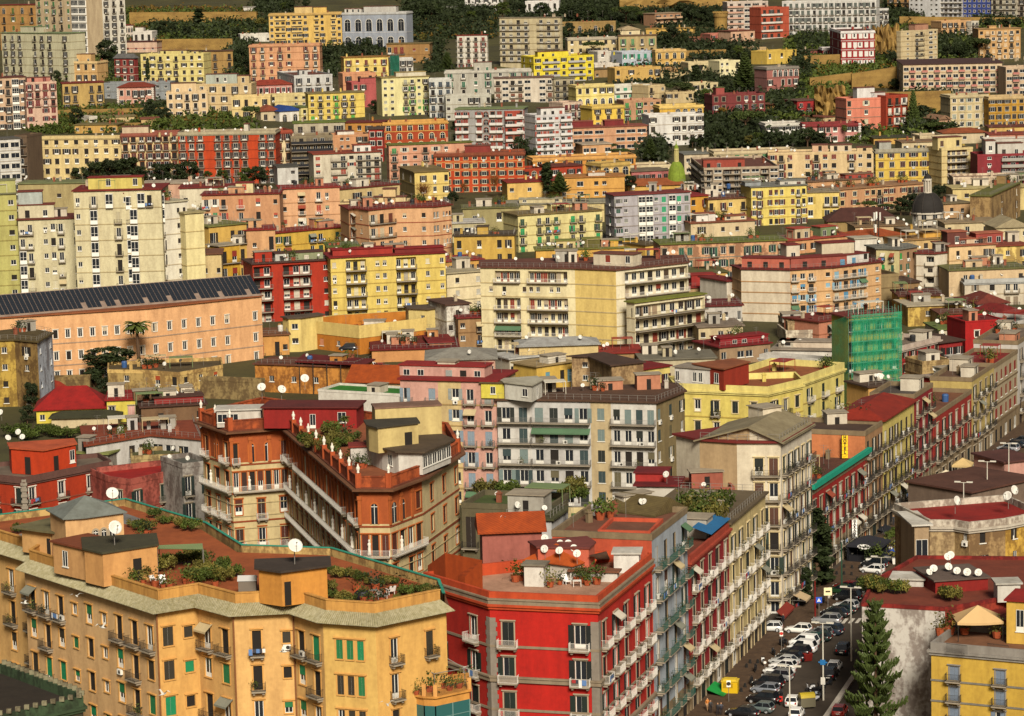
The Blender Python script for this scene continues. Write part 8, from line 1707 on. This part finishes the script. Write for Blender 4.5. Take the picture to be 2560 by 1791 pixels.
for i, (x, y, k, c) in enumerate(((1010, 1270, 'hatch', 'b4b4b0'), (1070, 1160, 'sedan', '1c1d20'), (1190, 1080, 'hatch', 'd4d2cc'), (1310, 985, 'suv', '6c6d70'), (1380, 890, 'hatch', '2a2c30'), (1480, 800, 'suv', '3a3c40'), (1560, 720, 'hatch', 'a4a4a2'), (1600, 640, 'sedan', '17181b'), (1650, 560, 'sedan', '24262b'), (1760, 500, 'suv', '8a8c8e'), (1880, 430, 'sedan', '1b1c1f'), (1980, 350, 'hatch', '2c2e33'))):
    car(x, y, k, c, 150, ['silver', 'black', 'white', 'grey', 'charcoal', 'dark grey', 'pale silver', 'glossy black', 'blue black', 'light grey', 'black', 'dark slate'][i] + ' car parked slantwise ' + ['nearest the brown market hall railing', 'second along the market hall', 'third along the market hall', 'opposite the beige gazebo', 'just past the beige gazebo', 'by the middle street lamp', 'beyond the middle street lamp', 'under the pink shed roof edge', 'left of the pink shed', 'before the far street lamp', 'behind the far street lamp', 'at the far end of the slanted row'][i])
car(1700, 840, 'suv', '141518', 68, "black car driving away past the pink shed")
# ---- cars in the courtyard by the carport and the orange palazzo
tile(640, 880)
for x, y, c, l in ((720, 95, 'b4b4b2', "silver car under the maroon carport"), (935, 140, 'e4e2dc', "white car at the carport corner"), (1010, 145, '8a1c1c', "red car beside the white one at the carport"), (1060, 160, '2a3440', "dark car beside the red one at the carport"), (880, 190, '1e2024', "black car in the yard before the orange roof"), (800, 110, '6a6c6e', "grey car under the carport's far end")): car(x, y, 'hatch', c, 165, l, z=3.4)
car(770, -10, 'van', '15161a', 172, "black van in front of the orange college wall", z=3.2)
tile(0, 880)
for x, y, c, l in ((1840, 85, '9aa4b0', "light blue grey estate parked at the orange palazzo"), (1540, 105, '1d1e21', "black car before the orange palazzo wall"), (1410, 108, '5a1a18', "dark red car before the orange palazzo wall")): car(x, y, 'hatch', c, 5, l, z=1.2)
# ---- scooters
tile(0, 0, 1.0)
SCM = []
def scooter_parts():
    m = MB(); loft(m, [[(-.6, -.12, .5), (-.6, .12, .5), (-.6, .1, .72), (-.6, -.1, .72)], [(-.1, -.17, .32), (-.1, .17, .32), (-.1, .14, .78), (-.1, -.14, .78)], [(.1, -.15, .25), (.1, .15, .25), (.1, .12, .4), (.1, -.12, .4)], [(.42, -.15, .25), (.42, .15, .25), (.42, .13, .36), (.42, -.13, .36)]]); loft(m, [[(.42, -.2, .3), (.42, .2, .3), (.46, .2, .3), (.46, -.2, .3)], [(.52, -.2, .95), (.52, .2, .95), (.58, .15, .95), (.58, -.15, .95)]])
    b = m.mesh('scooter_body', [paint]); m = MB(); m.box(-.6, .05, -.14, .14, .785, .88); s = m.mesh('saddle', [rub]); m = MB(); m.tube((.52, 0, .9), (.45, 0, 1.08), .03); m.tube((.45, -.33, 1.1), (.45, .33, 1.1), .025); h = m.mesh('handlebar', [rub]); m = MB(); m.lathe([(0, -.05), (.2, -.05), (.24, -.03), (.24, .03), (.2, .05), (0, .05)], 12)
    for i, (x, y, z) in enumerate(m.v): m.v[i] = (x, z, y)
    w_ = m.mesh('wheel', [rub]); return b, s, h, w_
SCP = scooter_parts()
def scooter(x, y, col, hd, label):
    t = thing('motor_scooter', label, 'scooter', at_z(x, y, .1), radians(hd), 'scooters along the street'); ob('scooter_body', SCP[0], t, color=hx(col, .8)); ob('saddle', SCP[1], t); ob('handlebar', SCP[2], t); ob('wheel', SCP[3], t, (.58, 0, .24)); ob('wheel', SCP[3], t, (-.45, 0, .24))
for i, (p, c, hd, l) in enumerate(((z1(700, 1250), 'd8d8d8', 200, "white scooter at the end of the scooter rank"), (z1(720, 1300), '1a1a1c', 205, "black scooter second in the scooter rank"), (z1(745, 1340), '9aa0a8', 200, "silver scooter in the scooter rank"), (z1(780, 1300), '202226', 195, "dark scooter in the middle of the rank"), (z1(800, 1360), '3a3c40', 205, "grey scooter near the yellow lidded container"), (z1(840, 1310), '18191b', 200, "black scooter beside the lamp post sign"), (z1(760, 1400), 'b8b8bc', 200, "pale scooter next to the yellow lidded container"), (z1(850, 1230), '1b1c20', 200, "black scooter on the road side of the lamp post"), (z1(940, 1180), '24262a', 200, "dark scooter behind the black car on the far kerb"), (z1(285, 1440), 'c9302a', 80, "red and white scooter riding up the street"), (z1(300, 1350), '1a1c20', 90, "black wide scooter in front of the red and white one"), (z1(300, 640), '16171a', 110, "black scooter by the leaning sign post"), (z1(345, 620), '2a2c30', 110, "dark scooter right of the leaning sign post"), (z1(190, 770), '1b1c1e', 100, "black scooter on the pavement below the sign post"), (z1(45, 900), 'd8d8d4', 90, "white topped scooter by the round sign"), (Z(1550, 420, 1740, 1640, 10.44), '131417', 80, "black scooter with two round lamps on the pavement"), (Z(1440, 740, 1740, 1640, 10.44), '18191c', 75, "black scooter nearest the yellow kiosk"), (Z(1310, 930, 1880, 1380, 7.3), '1c1d20', 90, "black scooter near the blue crossing sign"), (Z(1210, 1030, 1880, 1380, 7.3), '202226', 80, "dark scooter under the blue crossing sign"), (Z(1480, 640, 2080, 1260, 8.92), '17181b', 160, "black motorbike left of the slanted lamp"), (Z(1560, 620, 2080, 1260, 8.92), '2a2c30', 150, "dark motorbike among the street bushes"), (Z(1195, 870, 2280, 1060, 7.3), '1a1b1e', 70, "scooter standing before the beige gazebo"), (Z(1400, 660, 2280, 1060, 7.3), '1b1c1f', 70, "scooter with a rider on the far pavement"))): scooter(p[0], p[1], c, hd, l)
# ---- street lamps
lampw = mat('lamp_enamel', hx('c8c2b2', .75), .4, noise=0)
for i, (x, y) in enumerate((z1(405, 915), z1(865, 318), (2127, 1469), (2203, 1393), (2273, 1329), (2409, 1206), (2468, 1154), (2522, 1109))):
    p = at_z(x, y, 10.6); t = thing('street_lamp', ["white double armed street lamp above the driving white car", "white street lamp with a blue sign on its pole", "white street lamp beside the tall araucaria", "white street lamp behind the maroon roof terrace", "white street lamp by the weathered tan block", "white street lamp at the market hall", "white street lamp by the pink shed", "white street lamp farthest up the street"][i], 'street lamp', V2(p), atan2(SD1.y, SD1.x) - pi / 2, 'street lamps')
    m = MB(); m.tube((0, 0, 0), (0, 0, 10.6), .13, .07, 8); pt('pole', m, [lampw], t)
    for s in (-1, 1): m = MB(); m.tube((0, 0, 10.5), (s * .9, 0, 10.6), .05); m.box(min(s * .5, s * 1.5), max(s * .5, s * 1.5), -.17, .17, 10.55, 10.75); pt('lamp_head', m, [lampw], t)
    if i == 1:
        m = MB(); m.box(-.35, .35, -.16, -.13, 4.9, 5.6); m.box(-.6, .6, -.155, -.135, 5.15, 5.35); pt('blue_sign', m, [mat('blue_enamel', hx('2a6aa0', .8), .4, noise=0)], t); m = MB(); m.box(-.3, .3, -.16, -.13, 2.2, 3.2); pt('notice', m, [frame], t)
def sign(x, y, z, label, shape, col, sym=None, symcol='f0f0f0', s=.9, pole=True):
    p = at_z(x, y, z); t = thing('street_sign', label, 'sign', V2(p)); m = MB()
    if pole: m.tube((0, .04, 0), (0, .04, z), .04); pt('pole', m, [rails['g']], t)
    m = MB(); h = s / 2
    if shape == 'sq': m.box(-h, h, -.02, .02, z - h, z + h)
    elif shape == 'tall': m.box(-h * .6, h * .6, -.02, .02, z - h, z + h)
    elif shape == 'tri': m.prism([(-h, z - h), (h, z - h), (0, z + h)], -.02, .02); m.v = [(a, c, b) for a, b, c in m.v]
    else: m.lathe([(0, -.02), (h, -.02), (h, .02), (0, .02)], 16); m.v = [(a, c, z + b) for a, b, c in m.v]
    pt('plate', m, [metal], t, color=hx(col, .85))
    if sym:
        m = MB()
        if sym == 'tri': m.face([(-h * .6, -.025, z - h * .55), (h * .6, -.025, z - h * .55), (0, -.025, z + h * .6)])
        elif sym == 'bar': m.face([(-h * .6, -.025, z - h * .2), (h * .6, -.025, z - h * .2), (h * .6, -.025, z + h * .2), (-h * .6, -.025, z + h * .2)])
        else: m.lathe([(0, 0), (h * .62, 0)], 14); m.v = [(a, -.025, z + b) for a, b, c in m.v]
        pt('symbol', m, [metal], t, color=hx(symcol, .85))
    return t
t = sign(*Z(1222, 880, 1880, 1380, 7.3), 2.9, "blue pedestrian crossing sign on the pavement", 'sq', '2a50b0', 'tri')
m = MB(); m.tube((0, -.03, 2.75), (.02, -.03, 2.98), .05, n=5); m.tube((0, -.03, 2.75), (-.08, -.03, 2.58), .03, n=4); m.tube((0, -.03, 2.75), (.09, -.03, 2.58), .03, n=4); pt('walker', m, [rub], t)
sign(*Z(1385, 725, 1880, 1380, 7.3), 3.0, "cream notice board with dark pictogram on the pavement", 'sq', 'e0d4a8', 'bar', '3a2c1c', 1.2)
sign(*z1(295, 465), 2.6, "leaning pole with small white sign by the scooters", 'tall', 'e0dcd0', 'dot', 'b03028', .8)
sign(*z1(68, 865), 2.5, "round no parking style sign by the white scooter", 'dot', '5a4a40', 'dot', 'e0dcd0', .6)
sign(*Z(850, 730, 1740, 1640, 10.44), 2.6, "white post sign with black ring beside the yellow kiosk", 'tall', 'e4e0d4', 'dot', '2a2420', .9)
tile(2280, 1060, 7.3)
sign(*px(1480, 400), 3.2, "round white sign with red rim on the far pavement", 'dot', 'b83a2a', 'dot', 'e4dcd0', .8); sign(*px(1485, 470), 2.2, "orange warning triangle below the round sign", 'tri', 'e08a20', None, s=1.2); sign(*px(1750, 255), 3.0, "yellow square sign farthest up the street", 'sq', 'd8a820', 'bar', '5a4010', 1.1); sign(*px(1575, 395), 3.0, "pair of white information plates on one pole", 'tall', 'dcd8cc', 'bar', '4a4a48', 1.8)
tile(0, 0, 1.0)
# ---- lettered signs
def glyph(name, text, size, t, loc, col, shear=0, off=.035):
    c = bpy.data.curves.new(name, 'FONT'); c.body = text; c.size = size; c.shear = shear; c.align_x = 'CENTER'; c.align_y = 'CENTER'; c.extrude = .012; c.offset = off
    f = bpy.data.objects.new(name, c); me = bpy.data.meshes.new_from_object(f); bpy.data.objects.remove(f); me.materials.clear(); me.materials.append(col)
    o = ob(name, me, t, loc); o.rotation_euler = (pi / 2, 0, 0); return o
def letters(t, text, x, z0, dz, size, col, y=-.06):
    for i, ch in enumerate(text):
        glyph('letter', ch, size, t, (x, y, z0 - i * dz), col)
blk = mat('sign_black', hx('14120e', .9), .6, noise=0); yel_s = mat('sign_yellow', hx('e8c02c', .8), .5, noise=0); wht_s = mat('sign_white', hx('e8e4dc', .8), .5, noise=0); orr = mat('sign_orange', hx('c0601c', .8), .5, noise=0)
A = at_plane(1920 + 812 / 3.345, 880 + 662 / 3.345, S2, N2); top = at_depth(2112, 1089, A.y + .5); bot = at_depth(2117, 1146, A.y + .5); hh = top.z - bot.z; dz = hh / 6
t = thing('hotel_sign', "vertical yellow HOTEL sign on the orange blank wall", 'sign', top)
for i in range(6): m = MB(); m.box(-.48, .48, -.05, .1, -(i + 1) * dz + .03, -i * dz - .03); pt('letter_box', m, [yel_s], t)
m = MB(); m.tube((-.56, .05, .1), (-.56, .05, -hh - 1.2), .05); pt('pole', m, [blk], t)
letters(t, 'HOTEL', 0, -dz / 2, dz, dz * 1.05, blk)
m = MB(); m.face([(-.3, -.06, -5.75 * dz), (.0, -.06, -5.75 * dz), (-.3, -.06, -5.45 * dz)]); m.face([(-.15, -.062, -5.6 * dz), (-.08, -.062, -5.67 * dz), (.3, -.062, -5.3 * dz), (.22, -.062, -5.22 * dz)]); pt('arrow', m, [orr], t)
p = at_plane(2126, 1299, S2, N2) + N2.to_3d() * .7; b_ = at_depth(2133, 1352, p.y); hh = p.z - b_.z; dz = hh / 7
t = thing('garage_sign', "vertical white GARAGE sign projecting over the pavement", 'sign', p)
for i in range(7): m = MB(); m.box(-.42, .42, -.05, .1, -(i + 1) * dz + .03, -i * dz - .03); pt('letter_box', m, [wht_s], t)
letters(t, 'GARAGE', 0, -dz / 2, dz, dz * 1.05, blk); letters(t, 'P', 0, -6.5 * dz, dz, dz * .9, blk)
# ---- gazebos, kiosk, awnings
def gazebo(x, y, s, h, col, label, rz, wallc=None, logo=False):
    t = thing('gazebo', label, 'gazebo', at_z(x, y, .15), rz); m = MB(); n = 4; q = [Vector((a * s, b * s, h)) for a, b in ((-1, -1), (1, -1), (1, 1), (-1, 1))]; ap = Vector((0, 0, h * 1.45))
    for i in range(4): j = (i + 1) % 4; m.face([q[i], q[j], ap]); m.face([q[i] - Vector((0, 0, .35)), q[j] - Vector((0, 0, .35)), q[j], q[i]])
    pt('canopy', m, [panel], t, color=hx(col, .75))
    for a in q: m = MB(); m.tube((a.x * .97, a.y * .97, 0), (a.x * .97, a.y * .97, h), .05); pt('post', m, [metal], t, color=hx(wallc or 'b0aca0', .7))
    m = MB(); m.box(-s * .9, s * .9, -s * .95, -s * .7, 0, 1.0); pt('counter', m, [metal], t, color=hx(wallc or 'cfc8b4', .7))
    if wallc: m = MB(); m.box(-s * .96, -s * .92, -s * .9, s * .9, 0, h); m.box(s * .92, s * .96, -s * .9, s * .9, 0, h * .5); m.box(-s * .9, s * .9, s * .92, s * .96, 0, h); pt('side_wall', m, [metal], t, color=hx(wallc, .8))
    if logo:
        m = MB(); m.lathe([(0, 0), (1, 0)], 14); m.v = [(1.1 * a * (1 + .08 * sin(7 * atan2(b, a))), -s - .03, h - .15 + .42 * b) for a, b, c in m.v]; pt('logo_cloud', m, [wht_s], t)
        glyph('lettering', 'Sweetoo', .55, t, (0, -s - .05, h - .15), blk, .3, .015)
gazebo(2172, 1397, 2.9, 2.7, '24242a', "black bar gazebo with a white cloud logo", radians(-22), '1c1c20', True)
gazebo(2365, 1226, 1.9, 2.6, 'd8ccae', "beige market gazebo nearest the market hall", radians(-15), 'd0c6ac'); gazebo(2407, 1195, 1.8, 2.6, 'c9ae78', "tan market gazebo with blue sheet inside", radians(-15))
t = thing('kiosk', "yellow street kiosk with sloping lid roof", 'kiosk', at_z(1826, 1730, .15), radians(-12)); t.scale = (.72,) * 3; ky = hx('c9a422', .75)
m = MB(); m.box(-1.5, 1.5, -1.1, 1.1, 0, 2.2); pt('wall', m, [metal], t, color=ky); m = MB(); m.box(-1.62, 1.62, -1.22, 1.22, 2.202, 2.36); m.prism([(-1.2, -.9), (1.2, -.9), (1.2, .9), (-1.2, .9)], 2.362, 2.6); pt('roof', m, [metal], t, color=hx('d0b23c', .75)); m = MB(); m.box(-1.2, .6, -1.14, -1.102, 1.0, 1.9); pt('shutter', m, [metal], t, color=hx('a08018', .75))
def shop_awning(x, y, wd, d, drop, col, label):
    p = at_plane(x, y, S0 if y > 1480 else S2, N1 if y > 1480 else N2); e = (SD1 if y > 1480 else SD2).to_3d(); n = (N1 if y > 1480 else N2).to_3d(); t = thing('shop_awning', label, 'awning', p); m = MB(); a, c = Vector((0, 0, 0)) + n * .05, e * wd + n * .05; dn = n * d - Vector((0, 0, drop))
    m.face([a, c, c + dn, a + dn]); m.face([a + dn, c + dn, c + dn - Vector((0, 0, .3)), a + dn - Vector((0, 0, .3))]); m.face([p2 - Vector((0, 0, .04)) for p2 in (a + dn, c + dn, c, a)]); pt('canopy', m, [panel], t, color=hx(col, .8))
    m = MB(); m.tube(a - Vector((0, 0, drop)), a + dn, .03); m.tube(c - Vector((0, 0, drop)), c + dn, .03); pt('arm', m, [rails['g']], t)
shop_awning(1765, 1724, 4.5, 2.8, 1.0, '0f8a3c', "bright green shop awning above the pavement"); shop_awning(1975, 1485, 3.5, 2.4, 1.0, 'b8a07c', "beige shop awning under the white palazzo"); shop_awning(1940, 1530, 7, 1.2, .8, '7a2a1c', "long dark red shop canopy under the cream palazzo"); shop_awning(2192, 1325, 5, 1.4, .5, '1a1c20', "black shop canopy beside the GARAGE sign")
# ---- containers, tubs, posts
t = thing('recycling_container', "grey street container with a yellow lid", 'container', at_z(2017, 1770, .05), .2); m = MB(); m.prism(offset([Vector(p) for p in ((-1, -.7), (1, -.7), (1, .7), (-1, .7))], 0), .25, 1.5); pt('body', m, [metal], t, color=hx('6a6450', .7)); m = MB(); m.lathe([(0, -1.0), (.75, -1.0), (.75, 1.0), (0, 1.0)], 14); m.v = [(c, a, 1.5 + max(0, b) * .8) for a, b, c in m.v]; pt('lid', m, [metal], t, color=hx('b09a30', .75))
for i, (x, y) in enumerate((z1(635, 850), z1(680, 845))):
    t = thing('wheelie_bin', ["dark red rubbish bin beside the black saloon", "dark red rubbish bin on the road side of the other"][i], 'bin', at_z(x, y, .03), .2, 'dark red bins'); m = MB(); loft(m, [[(-.3, -.3, .1), (.3, -.3, .1), (.3, .3, .1), (-.3, .3, .1)], [(-.38, -.4, 1.05), (.38, -.4, 1.05), (.38, .4, 1.05), (-.38, .4, 1.05)]]); pt('body', m, [metal], t, color=hx('6a1a14', .8)); m = MB(); m.box(-.4, .4, -.42, .42, 1.052, 1.14); pt('lid', m, [metal], t, color=hx('7a2018', .8))
for i, (x, y) in enumerate(((2171, 1410), (2195, 1411), (2237, 1410), (2223, 1382), (2125, 1395), (2137, 1380))):
    t = thing('flower_tub', ["white square tub before the black gazebo", "second white tub before the black gazebo", "long white tub beside the grey car", "white tub with pink flowers behind the gazebo", "tall white tub with dark shrub by the GARAGE sign", "slim white tub at the red palazzo wall"][i], 'planter', at_z(x, y, .15)); m = MB(); loft(m, [[(-.35, -.35, 0), (.35, -.35, 0), (.35, .35, 0), (-.35, .35, 0)], [(-.48, -.48, .9), (.48, -.48, .9), (.48, .48, .9), (-.48, .48, .9)]]); pt('tub', m, [frame], t); o = ob('foliage', POTS[i % 4][1], t, (0, 0, .5)); o.scale = (2, 2, 2.4)
bol = MB(); bol.lathe([(.0, 0), (.24, 0), (.16, .3), (.2, .38), (.1, .55), (0, .58)], 8); bol = bol.mesh('bollard', [rub])
for i, p in enumerate((Z(1410, 190, 1740, 1640, 10.44), Z(1610, 190, 1740, 1640, 10.44), Z(1320, 300, 1740, 1640, 10.44), Z(1090, 800, 1740, 1640, 10.44), Z(1280, 815, 1740, 1640, 10.44), Z(1180, 935, 1740, 1640, 10.44), Z(1680, 285, 1880, 1380, 7.3), Z(1825, 300, 1880, 1380, 7.3), Z(1965, 300, 1880, 1380, 7.3), Z(1545, 410, 1880, 1380, 7.3), Z(1680, 415, 1880, 1380, 7.3), Z(1815, 425, 1880, 1380, 7.3), Z(1390, 530, 1880, 1380, 7.3), Z(1920, 520, 1880, 1380, 7.3))):
    tag(ob('bollard', bol, None, at_z(*p, .14)), "small black iron bollard on the brown paved " + ("pavement by the kiosk" if i < 6 else "square before the black gazebo"), 'bollard', 'bollards on the pavement by the kiosk' if i < 6 else 'bollards on the square')
t = thing('post', "dark red tall post on the pavement before the white palazzo", 'post', at_z(*Z(1155, 1250, 1880, 1380, 7.3), .14)); m = MB(); m.tube((0, 0, 0), (0, 0, 6), .14, .1); pt('pole', m, [metal], t, color=hx('6a1a14', .8))
t = thing('post', "green lamp post beside the dark red car", 'post', at_z(*Z(1640, 760, 1880, 1380, 7.3), .14)); m = MB(); m.tube((0, 0, 0), (0, 0, 8), .14, .09); pt('pole', m, [metal], t, color=hx('2a4a38', .8))
for i, (x, y, h) in enumerate(((2044, 1467, 1270), (2057, 1455, 1310), (2018, 1500, 1420))): tree('cypress', x, y, h, ["tall dark creeper tree at the white palazzo corner", "second dark creeper tree before the red shop", "lower dark shrub tree under the white palazzo"][i], wide=1.5, dD=0)
tree('bush', 2240, 1332, 1310, "bush among the parked motorbikes"); tree('bush', 2228, 1345, 1322, "bush near the flower tubs"); tree('cypress', 2312, 1248, 1208, "dark climbing plant on the yellow palazzo foot", wide=3)
# ---- people
cloths = {}
def person(x, y, label, top, legs, hd=0, stride=.18, z=.15, arm=.1):
    P = at_z(x, y, z); me = bpy.data.meshes.new('body')
    v = [(0, 0, .95), (0, 0, 1.15), (0, 0.01, 1.4), (0, 0, 1.5), (0, -.02, 1.62), (0, -.01, 1.74), (-.1, 0, .9), (-.11, -stride * .6, .5), (-.11, -stride, .08), (-.11, -stride - .14, .04), (.1, 0, .9), (.11, stride * .4, .5), (.11, stride, .08), (.11, stride - .14, .04), (-.19, 0, 1.4), (-.25, arm, 1.14), (-.24, -arm * .2, .9), (.19, 0, 1.4), (.25, -arm, 1.14), (.24, -arm * 2, .92), (-.24, -arm * .3, .8), (.24, -arm * 2.4, .83)]
    ed = [(0, 1), (1, 2), (2, 3), (3, 4), (4, 5), (0, 6), (6, 7), (7, 8), (8, 9), (0, 10), (10, 11), (11, 12), (12, 13), (2, 14), (14, 15), (15, 16), (2, 17), (17, 18), (18, 19), (16, 20), (19, 21)]
    me.from_pydata(v, ed, []); o = ob('person', me, None, P, hd); tag(o, label, 'person')
    m = o.modifiers.new('skin', 'SKIN'); rad = [.15, .14, .15, .06, .09, .08, .1, .075, .05, .045, .1, .075, .05, .045, .07, .05, .04, .07, .05, .04, .03, .03]
    for i, r in enumerate(rad): me.skin_vertices[0].data[i].radius = (r, r * .85)
    me.skin_vertices[0].data[0].use_root = True; s = o.modifiers.new('sub', 'SUBSURF'); s.levels = 1; s.render_levels = 1
    key = (top, legs)
    if key not in cloths:
        c = bpy.data.materials.new('clothes'); c.use_nodes = True; N = c.node_tree.nodes; L_ = c.node_tree.links; tc = N.new('ShaderNodeTexCoord'); sx = N.new('ShaderNodeSeparateXYZ'); L_.new(tc.outputs['Object'], sx.inputs[0]); rp = N.new('ShaderNodeValToRGB'); rp.color_ramp.interpolation = 'CONSTANT'
        mr = N.new('ShaderNodeMapRange'); mr.inputs[2].default_value = 2.0; L_.new(sx.outputs[2], mr.inputs[0]); L_.new(mr.outputs[0], rp.inputs[0]); el = rp.color_ramp.elements; el[0].color = hx('241c18', .8); el[1].position = .04; el[1].color = hx(legs, .75)
        for ps, cc in ((.49, top), (.76, 'b98a68'), (.855, '2a1c14')): q = el.new(ps); q.color = hx(cc, .75)
        L_.new(rp.outputs[0], N['Principled BSDF'].inputs['Base Color']); cloths[key] = c
    me.materials.append(cloths[key])
for x, y, l, tp, lg, hd, st in ((*Z(1130, 690, 2080, 1260, 8.92), "person in black walking along the yellow palazzo wall", '1c1c20', '18181c', 1.2, .25), (*Z(1370, 480, 2080, 1260, 8.92), "person in dark clothes standing at the yellow palazzo doors", '202024', '2a2a30', .4, .05), (*Z(570, 1340, 1880, 1380, 7.3), "person in dark jacket by the grey cafe table", '22242a', '1a1a1e', -.5, .08), (*Z(1400, 960, 1880, 1380, 7.3), "person in pale top near the cream notice board", 'c0b8a8', '4a3a30', 2.6, .1), (*Z(300, 1430, 1740, 1640, 10.44), "person in orange top carrying a white bag by the shop", 'c07838', 'c9a078', .5, .15), (*Z(385, 1490, 1740, 1640, 10.44), "person in a long black coat near the green awning", '141418', '16161a', .2, .08), (*Z(570, 1560, 1740, 1640, 10.44), "person in dark suit in the group before the shop", '1b1b20', '1e1e24', 2.9, .1), (*Z(660, 1550, 1740, 1640, 10.44), "person in navy jacket in the group before the shop", '1c2030', '1a1a20', 3.3, .1), (*Z(1040, 1040, 2280, 1060, 7.3), "person in black beside the tan market gazebo", '1a1a1c', '202024', .6, .1), (*Z(830, 1020, 2280, 1060, 7.3), "person in brown between the two market gazebos", '5a4434', '2a2622', 2.2, .1), (*Z(600, 1300, 2280, 1060, 7.3), "person bending at the beige market gazebo", '1c1c22', '2a2a30', 1.2, .1), (*Z(1530, 1020, 2280, 1060, 7.3), "person walking on the road behind the parked cars", '24242a', '1e1e22', .3, .25)): person(x, y, l, tp, lg, hd, st)
# ---- gulls over the yellow palazzo
def gull(x, y, D, s, rz, flap, label):
    t = thing('gull', label, 'gull', at_depth(x, y, D), rz, 'gulls in flight'); m = MB(); m.lathe([(0, -.32), (.05, -.25), (.1, -.05), (.09, .1), (.055, .2), (.06, .26), (.03, .31), (0, .34)], 10); m.v = [(a, c, b) for a, b, c in m.v]
    for sg in (-1, 1):
        P_ = [(sg * .06, .12, .03), (sg * .38, .16, .03 + flap * .3), (sg * .75, -.02, .03 + flap * .2), (sg * .36, -.02, .03 + flap * .3), (sg * .06, -.1, .03)]; m.face(P_[:2] + P_[3:]); m.face([P_[1], P_[2], P_[3]])
    m.face([(-.04, -.28, 0), (.04, -.28, 0), (.1, -.45, 0), (-.1, -.45, 0)]); o = ob('body', m.mesh('gull_body', [dishm]), t); t.scale = (s, s, s)
tile(0, 1311)
gull(855, 862, 325, 1.4, .8, 1, "white gull gliding before the stairwell windows of the yellow palazzo"); gull(1365, 1420, 322, 1.5, -.6, .9, "gull with spread wings low before the yellow palazzo corner"); gull(205, 660, 335, 1.2, 1.2, .5, "small gull beside the upper balconies of the yellow palazzo"); gull(640, 600, 330, 1.1, .4, .7, "gull just under the mossy eave"); gull(640 * 3.345 + 230, 1065, 318, 1.3, 1.5, 1, "gull before the plain bay of the yellow palazzo"); gull(640 * 3.345 + 1100, 1510, 315, 1.3, .2, 1, "gull landing near the glazed veranda")
finish_dishes()
